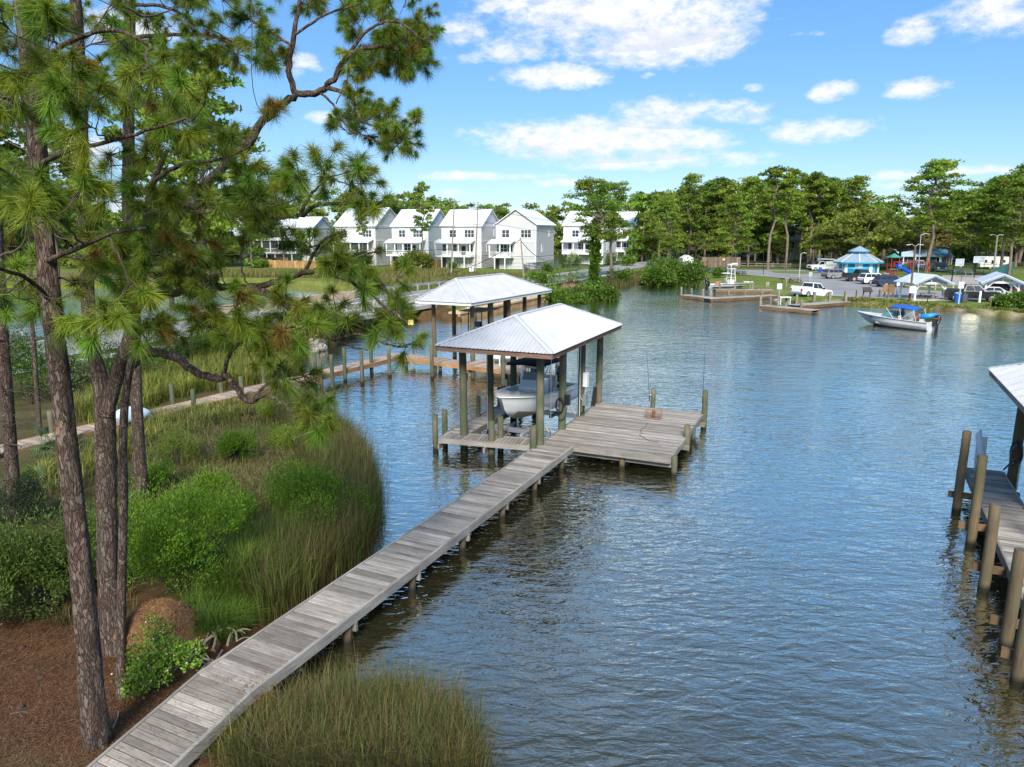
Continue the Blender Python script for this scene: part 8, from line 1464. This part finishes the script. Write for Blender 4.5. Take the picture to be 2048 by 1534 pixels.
# --- tower skiff at the low dock
sa, sb = G(1418, 575, 0), G(1508, 572, 0); d2 = (sb - sa).normalized(); h2 = math.degrees(atan2(d2.x, d2.y)); b4 = thing('tower_skiff', 'flat white skiff with a tall white lookout tower at the low dock', 'boat', (sa.x, sa.y, -.12), hdg(h2)); Ls = (sb - sa).length
hull_parts(b4, Ls, 2.3, .62, .10, .6, GEL, GEL, .55, .6, .25, None, BLACK, 14); outboard(b4, -.02, .62, 1.3, mat('black_cowl', (.012, .012, .014), .2, coat=.5), stripe=mat('cowl_red', (.5, .12, .08), .4)); m = MB(); x0 = Ls * .47
for s in (-1, 1):
    for dx, tx_ in ((-.55, -.3), (.55, .3)): m.tube([(x0 + dx, .6 * s, .4), (x0 + tx_, .42 * s, 3.0)], .055, 6)
    for z in (1.0, 1.6, 2.2): f = (z - .4) / 2.6; m.tube([(x0 - .55 + .25 * f, (.6 - .18 * f) * s, z), (x0 + .55 - .25 * f, (.6 - .18 * f) * s, z)], .04, 5)
    m.tube([(x0 - .45, .5 * s, 2.9), (x0 - .45, .5 * s, 3.7)], .04, 5)
m.build('tower_frame', STEELW, b4); m = MB(); m.box((x0, 0, 3.02), (1.0, 1.1, .1)); m.build('tower_platform', STEELW, b4); m = MB(); m.box((x0 + .1, 0, 3.75), (1.5, .9, .12), ry=-.18); m.box((x0 + .7, 0, 3.7), (.5, .6, .3)); m.build('tower_visor', STEELW, b4); m = MB(); m.box((x0 - 1.1, 0, 2.35), (1.3, .5, .12)); m.build('tower_shelf', STEELW, b4); m = MB(); m.box((x0, 0, .85), (.7, .9, .9)); m.build('console', GEL, b4); m = MB(); m.tube([(Ls * .78, .2, .85), (Ls * .96, .2, .8)], .06, 6); m.box((Ls * .97, .2, .72), (.18, .2, .3)); m.build('trolling_motor', STEELW, b4)
m = MB(); m.box((1.15, .1, .72), (.45, .4, .4)); q = root_matrix(b4) @ Vector((1.6, .1, .58)); cb_ = MB(); cb_.box((0, 0, .18), (.5, .36, .36)); co = thing('cooler', 'orange cooler box on the tower skiff stern', 'cooler', tuple(q), hdg(h2)); cb_.build('box', mat('cooler_orange', (.55, .16, .06), .5), co); cb_ = MB(); cb_.box((0, 0, .39), (.53, .39, .06)); cb_.build('lid', mat('cooler_pink', (.65, .35, .28), .5), co)
q = root_matrix(b4) @ Vector((Ls * .34, 0, .85)); person('person in a bright blue shirt sitting aft of the skiff tower', tuple(q), hdg(h2), 'sit', cl_('bright_blue', (.01, .22, .62)), cl_('grey', (.2, .2, .2)), HBR, 'a')
# --- things on and around the docks
def crab_trap():
    g = G(1307, 836, DZ); o = thing('crab_trap', 'rusty wire crab trap lying on the square platform', 'crab trap', (g.x, g.y, DZ), radians(-24)); W, D, H = .66, .5, .36; WR = mat('rusty_wire', (.32, .21, .14), .8, var=.4, vscale=30)
    def panel(a, u, v, nu, nv, nm='wire_panel'):
        m = MB(); a, u, v = Vector(a), Vector(u), Vector(v)
        for i in range(nu + 1): p = a + u * i / nu; m.bar(p, p + v, .004, .004)
        for j in range(nv + 1): p = a + v * j / nv; m.bar(p, p + u, .004, .004)
        q = m.build(nm, WR, o); return q
    for z in (.01, H): panel((-W / 2, -D / 2, z), (W, 0, 0), (0, D, 0), 12, 9)
    for y in (-D / 2, D / 2): panel((-W / 2, y, .01), (W, 0, 0), (0, 0, H), 12, 6)
    for x in (-W / 2, W / 2): panel((x, -D / 2, .01), (0, D, 0), (0, 0, H), 9, 6)
    panel((-W / 2, -D / 2, H * .5), (W, 0, 0), (0, D, 0), 12, 9); m = MB(); m.cyl((0, 0, .02), (0, 0, H - .02), .075, n=10); m.build('bait_well', mat('rust', (.16, .055, .025), .9, var=.4, vscale=20), o)
    pts = [(1295, 846), (1290, 854), (1281, 860), (1284, 866), (1279, 869), (1284, 873), (1292, 878), (1303, 883), (1316, 884)]; P = [G(a, b, DZ + .015) for a, b in pts]; m = MB(); m.tube([Vector(p) for p in smooth_path(P, 4)], .009, 5); c = P[0]; m.v = [(v[0] - c.x, v[1] - c.y, v[2] - c.z) for v in m.v]; r_ = m.build('trap_rope', mat('dark_rope', (.10, .085, .07), .9)); r_.location = c; tag(r_, 'thin dark rope trailing from the crab trap across the planks', 'rope')
crab_trap()
def rod(label, base, top):
    o = thing('fishing_rod', label, 'fishing rod', tuple(base), group='fishing rods'); m = MB(); m.tube([base, base.lerp(top, .5) + Vector((.01, 0, 0)), top], [.012, .008, .004], 5); m.build('blank', BLACK, o, world=True); m = MB(); q = base.lerp(top, .12); m.ball(q + Vector((.05, -.03, 0)), .05, 7, 5); m.build('reel', GALV, o, world=True); m = MB(); m.cyl(base, base.lerp(top, .1), .02, n=6); m.build('handle', BLACK, o, world=True)
q = DK + U2 * (PL + .1) + N2 * 2.42; rod('fishing rod standing at the middle piling of the platform edge', Vector((q.x, q.y, 1.0)), V(1293, 700, q.y)); q = G(*c2(1905, 610), 0); rod('fishing rod standing at the far corner piling of the platform', Vector((q.x - .12, q.y, 1.2)), V(1410, 690, q.y))
# adirondack-style chairs on the neighbour's platform
def deck_chair(label, loc, rz_):
    o = thing('deck_chair', label, 'chair', tuple(loc), rz_, 'white deck chairs'); 
    for k in range(5): m = MB(); m.box((.0, -.24 + k * .12, .66), (.03, .105, .78), ry=-.3); m.build('back_slat', WHITE, o)
    for k in range(4): m = MB(); m.box((.14 + k * .125, 0, .36 + .02 * k), (.115, .58, .03)); m.build('seat_slat', WHITE, o)
    for s in (-1, 1):
        m = MB(); m.box((.3, s * .36, .58), (.72, .12, .03)); m.build('armrest', WHITE, o)
        for x in (.02, .56): m = MB(); m.box((x, s * .32, .29), (.08, .05, .58)); m.build('leg', WHITE, o)
    return o
for i, (px, py, lb, rr_) in enumerate([(998, 727, 'left white slatted chair on the tan platform', -2.0), (1018, 726, 'middle white slatted chair on the tan platform', -1.8), (1046, 722, 'right white slatted chair on the tan platform', -1.7)]): deck_chair(lb, G(px, py, DZ), rr_)
# flag panel and float below the farther roof
fl_ = G(985, 614, .2); o = thing('flag_banner', 'red and white striped banner on a white frame below the orange wall', 'banner', tuple(fl_)); 
for k in range(7): m = MB(); m.box(fl_ + Vector((0, 0, .55 + k * .1)), (2.6, .03, .098)); m.build('stripe', mat('flag_red', (.5, .03, .04), .7) if k % 2 else STEELW, o, world=True)
m = MB(); m.box(fl_ + Vector((-.9, -.03, 1.05)), (.9, .03, .4)); m.build('canton', mat('flag_blue', (.02, .03, .18), .7), o, world=True)
for x in (-1.3, 1.3): m = MB(); m.tube([fl_ + Vector((x, 0, -.6)), fl_ + Vector((x + (.5 if x > 0 else 0), 0, 1.4))], .05, 6); m.build('frame_leg', STEELW, o, world=True)
# kayak standing among the left trunks on the tan dock
kp = MB(); rg = []
for k in range(13): t = k / 12; w = .36 * max(.05, sin(pi * t) ** .55); rg.append([Vector(((t - .5) * 1.7, w * cos(a), .16 * sin(a) * (w / .36 + .2))) for a in [2 * pi * j / 12 for j in range(12)]])
kp.loft(rg); g = G(266, 848, DZ); ko2 = kp.build('paddle_craft', mat('white_blue_hull', (.62, .72, .78), .35, var=.15, vscale=2)); ko2.location = (g.x, g.y, DZ + .42); ko2.rotation_euler = (1.2, .12, radians(62)); tag(ko2, 'pale blue-white kayak on edge on the tan dock behind the trunks', 'kayak')
# fittings on the near boathouse posts
p3 = PO + U2 * 4.86; eb = thing('electric_box', 'grey electric boxes and conduit on the third boathouse post', 'electric box', (p3.x, p3.y, 0)); f = -U2
def at_post(p, dn, du, z): q = p + N2 * dn - U2 * du; return Vector((q.x, q.y, z))
m = MB(); m.box(at_post(p3, .22, .08, 2.35), (.2, .26, .62), rz=-radians(24)); m.build('breaker_box', STEELW, eb, world=True); m = MB(); m.box(at_post(p3, .20, .12, 1.45), (.17, .2, .5), rz=-radians(24)); m.build('switch_box', mat('grey_pvc', (.18, .22, .22), .5), eb, world=True); m = MB(); m.tube([at_post(p3, -.02, .17, .5), at_post(p3, -.02, .17, 4.1)], .028, 6); m.tube([at_post(p3, .2, .14, 1.7), at_post(p3, .22, .12, 2.05)], .022, 6); m.tube([at_post(p3, -.02, .19, 1.7), at_post(p3, .06, .22, 1.5), at_post(p3, .16, .2, 1.42)], .02, 6); m.build('conduit', mat('conduit', (.45, .45, .43), .5), eb, world=True); m = MB(); m.tube([at_post(p3, .2, .12, 1.2), at_post(p3, .16, .16, .95), at_post(p3, .05, .18, .78)], .028, 6); m.build('cable', BLACK, eb, world=True)
p2_ = PO + U2 * 2.43; hr = thing('hose_reel', 'black coiled hose hanging on the second boathouse post', 'hose', (p2_.x, p2_.y, 0)); m = MB()
for k in range(4): n_ = 14; c = at_post(p2_, -.02, .2 + .03 * k, 1.75); m.tube([c + N2 * (.16 * cos(2 * pi * j / n_)) + Vector((0, 0, .30 * sin(2 * pi * j / n_))) for j in range(n_ + 1)], .022, 5, False)
m.build('coil', BLACK, hr, world=True); m = MB(); m.box(at_post(p2_, .26, .1, 1.98), (.2, .2, .42), rz=-radians(24)); m.build('reel_body', BLACK, hr, world=True); m = MB(); m.tube([Vector(p) for p in smooth_path([at_post(p2_, .25, .12, 1.75), at_post(p2_, .2, .2, 1.3), at_post(p2_, .0, .26, 1.15), at_post(p2_, -.12, .24, 1.45)], 4)], .018, 5); m.build('hose_loop', BLACK, hr, world=True)
pl1 = PO + U2 * 2.43 - N2 * 3.27; bm_ = MB(); gq = G(*r1(690, 880), DZ); bp_ = thing('boat_pole', 'white fender pole with a dark cap standing on the finger pier behind the bow', 'pole', (gq.x, gq.y, DZ)); bm_.cyl((0, 0, 0), (0, 0, .95), .035, n=7); bm_.build('pole', STEELW, bp_); bm_ = MB(); bm_.cyl((0, 0, .93), (0, 0, 1.2), .075, n=8); bm_.build('cap', BLACK, bp_)
q = PO + U2 * 7.3 + N2 * .1 - U2 * .25; kd = MB(); kd.box((0, 0, 0), (.12, .5, 1.1), ry=.12); ko3 = kd.build('mooring_bumper', BLACK); ko3.location = (q.x - .22, q.y - .05, 1.0); tag(ko3, 'black bumper leaning on the last boathouse post', 'bumper')
# right dock: folding table, coiled hose
tg = RC - U6 * .55 + N6 * .22; ftb = thing('folding_table', 'pale folding table tipped on its edge at the end of the right dock', 'table', (tg.x, tg.y, DZ), hdg(25.7)); m = MB(); m.box((0, 0, .95), (.85, .05, .95), rx=-.12, ry=.42); m.build('top_panel', mat('pale_blue_panel', (.55, .66, .76), .35), ftb); m = MB(); m.box((.33, -.1, .78), (.12, .3, .85), ry=.15); m.build('side_panel', STEELW, ftb)
for x in (-.35, -.12, .2, .4): m = MB(); m.tube([(x, 0, 0), (x + .03, 0, .55)], .016, 5); m.build('leg', GALV, ftb)
m = MB(); m.tube([(-.6, .02, .5), (.6, .02, .46)], .018, 5); m.build('stretcher', GALV, ftb)
hc = thing('hose_coil', 'black hose coil hanging on the right-hand roof post', 'hose', (PB.x, PB.y, 0)); m = MB()
for k in range(5): n_ = 14; c = PB - U6 * (.19 + .02 * k) - N6 * .03 + Vector((0, 0, 1.62 - .03 * k)); m.tube([c + N6 * (.17 * cos(2 * pi * j / n_)) + Vector((0, 0, .34 * sin(2 * pi * j / n_))) for j in range(n_ + 1)], .024, 5, False)
m.build('coil', BLACK, hc, world=True); m = MB(); c = PB - U6 * .24; m.tube([Vector((c.x - .1, c.y, 1.3)), Vector((c.x - .28, c.y, 1.12)), Vector((c.x - .38, c.y, 1.0))], .03, 6); m.build('nozzle', BLACK, hc, world=True); m = MB(); c = PB - U6 * .2 + N6 * .12; m.tube([Vector((c.x, c.y, .3)), Vector((c.x, c.y, 1.35))], .03, 6); m.build('water_pipe', mat('white_pvc', (.6, .6, .56), .5), hc, world=True)
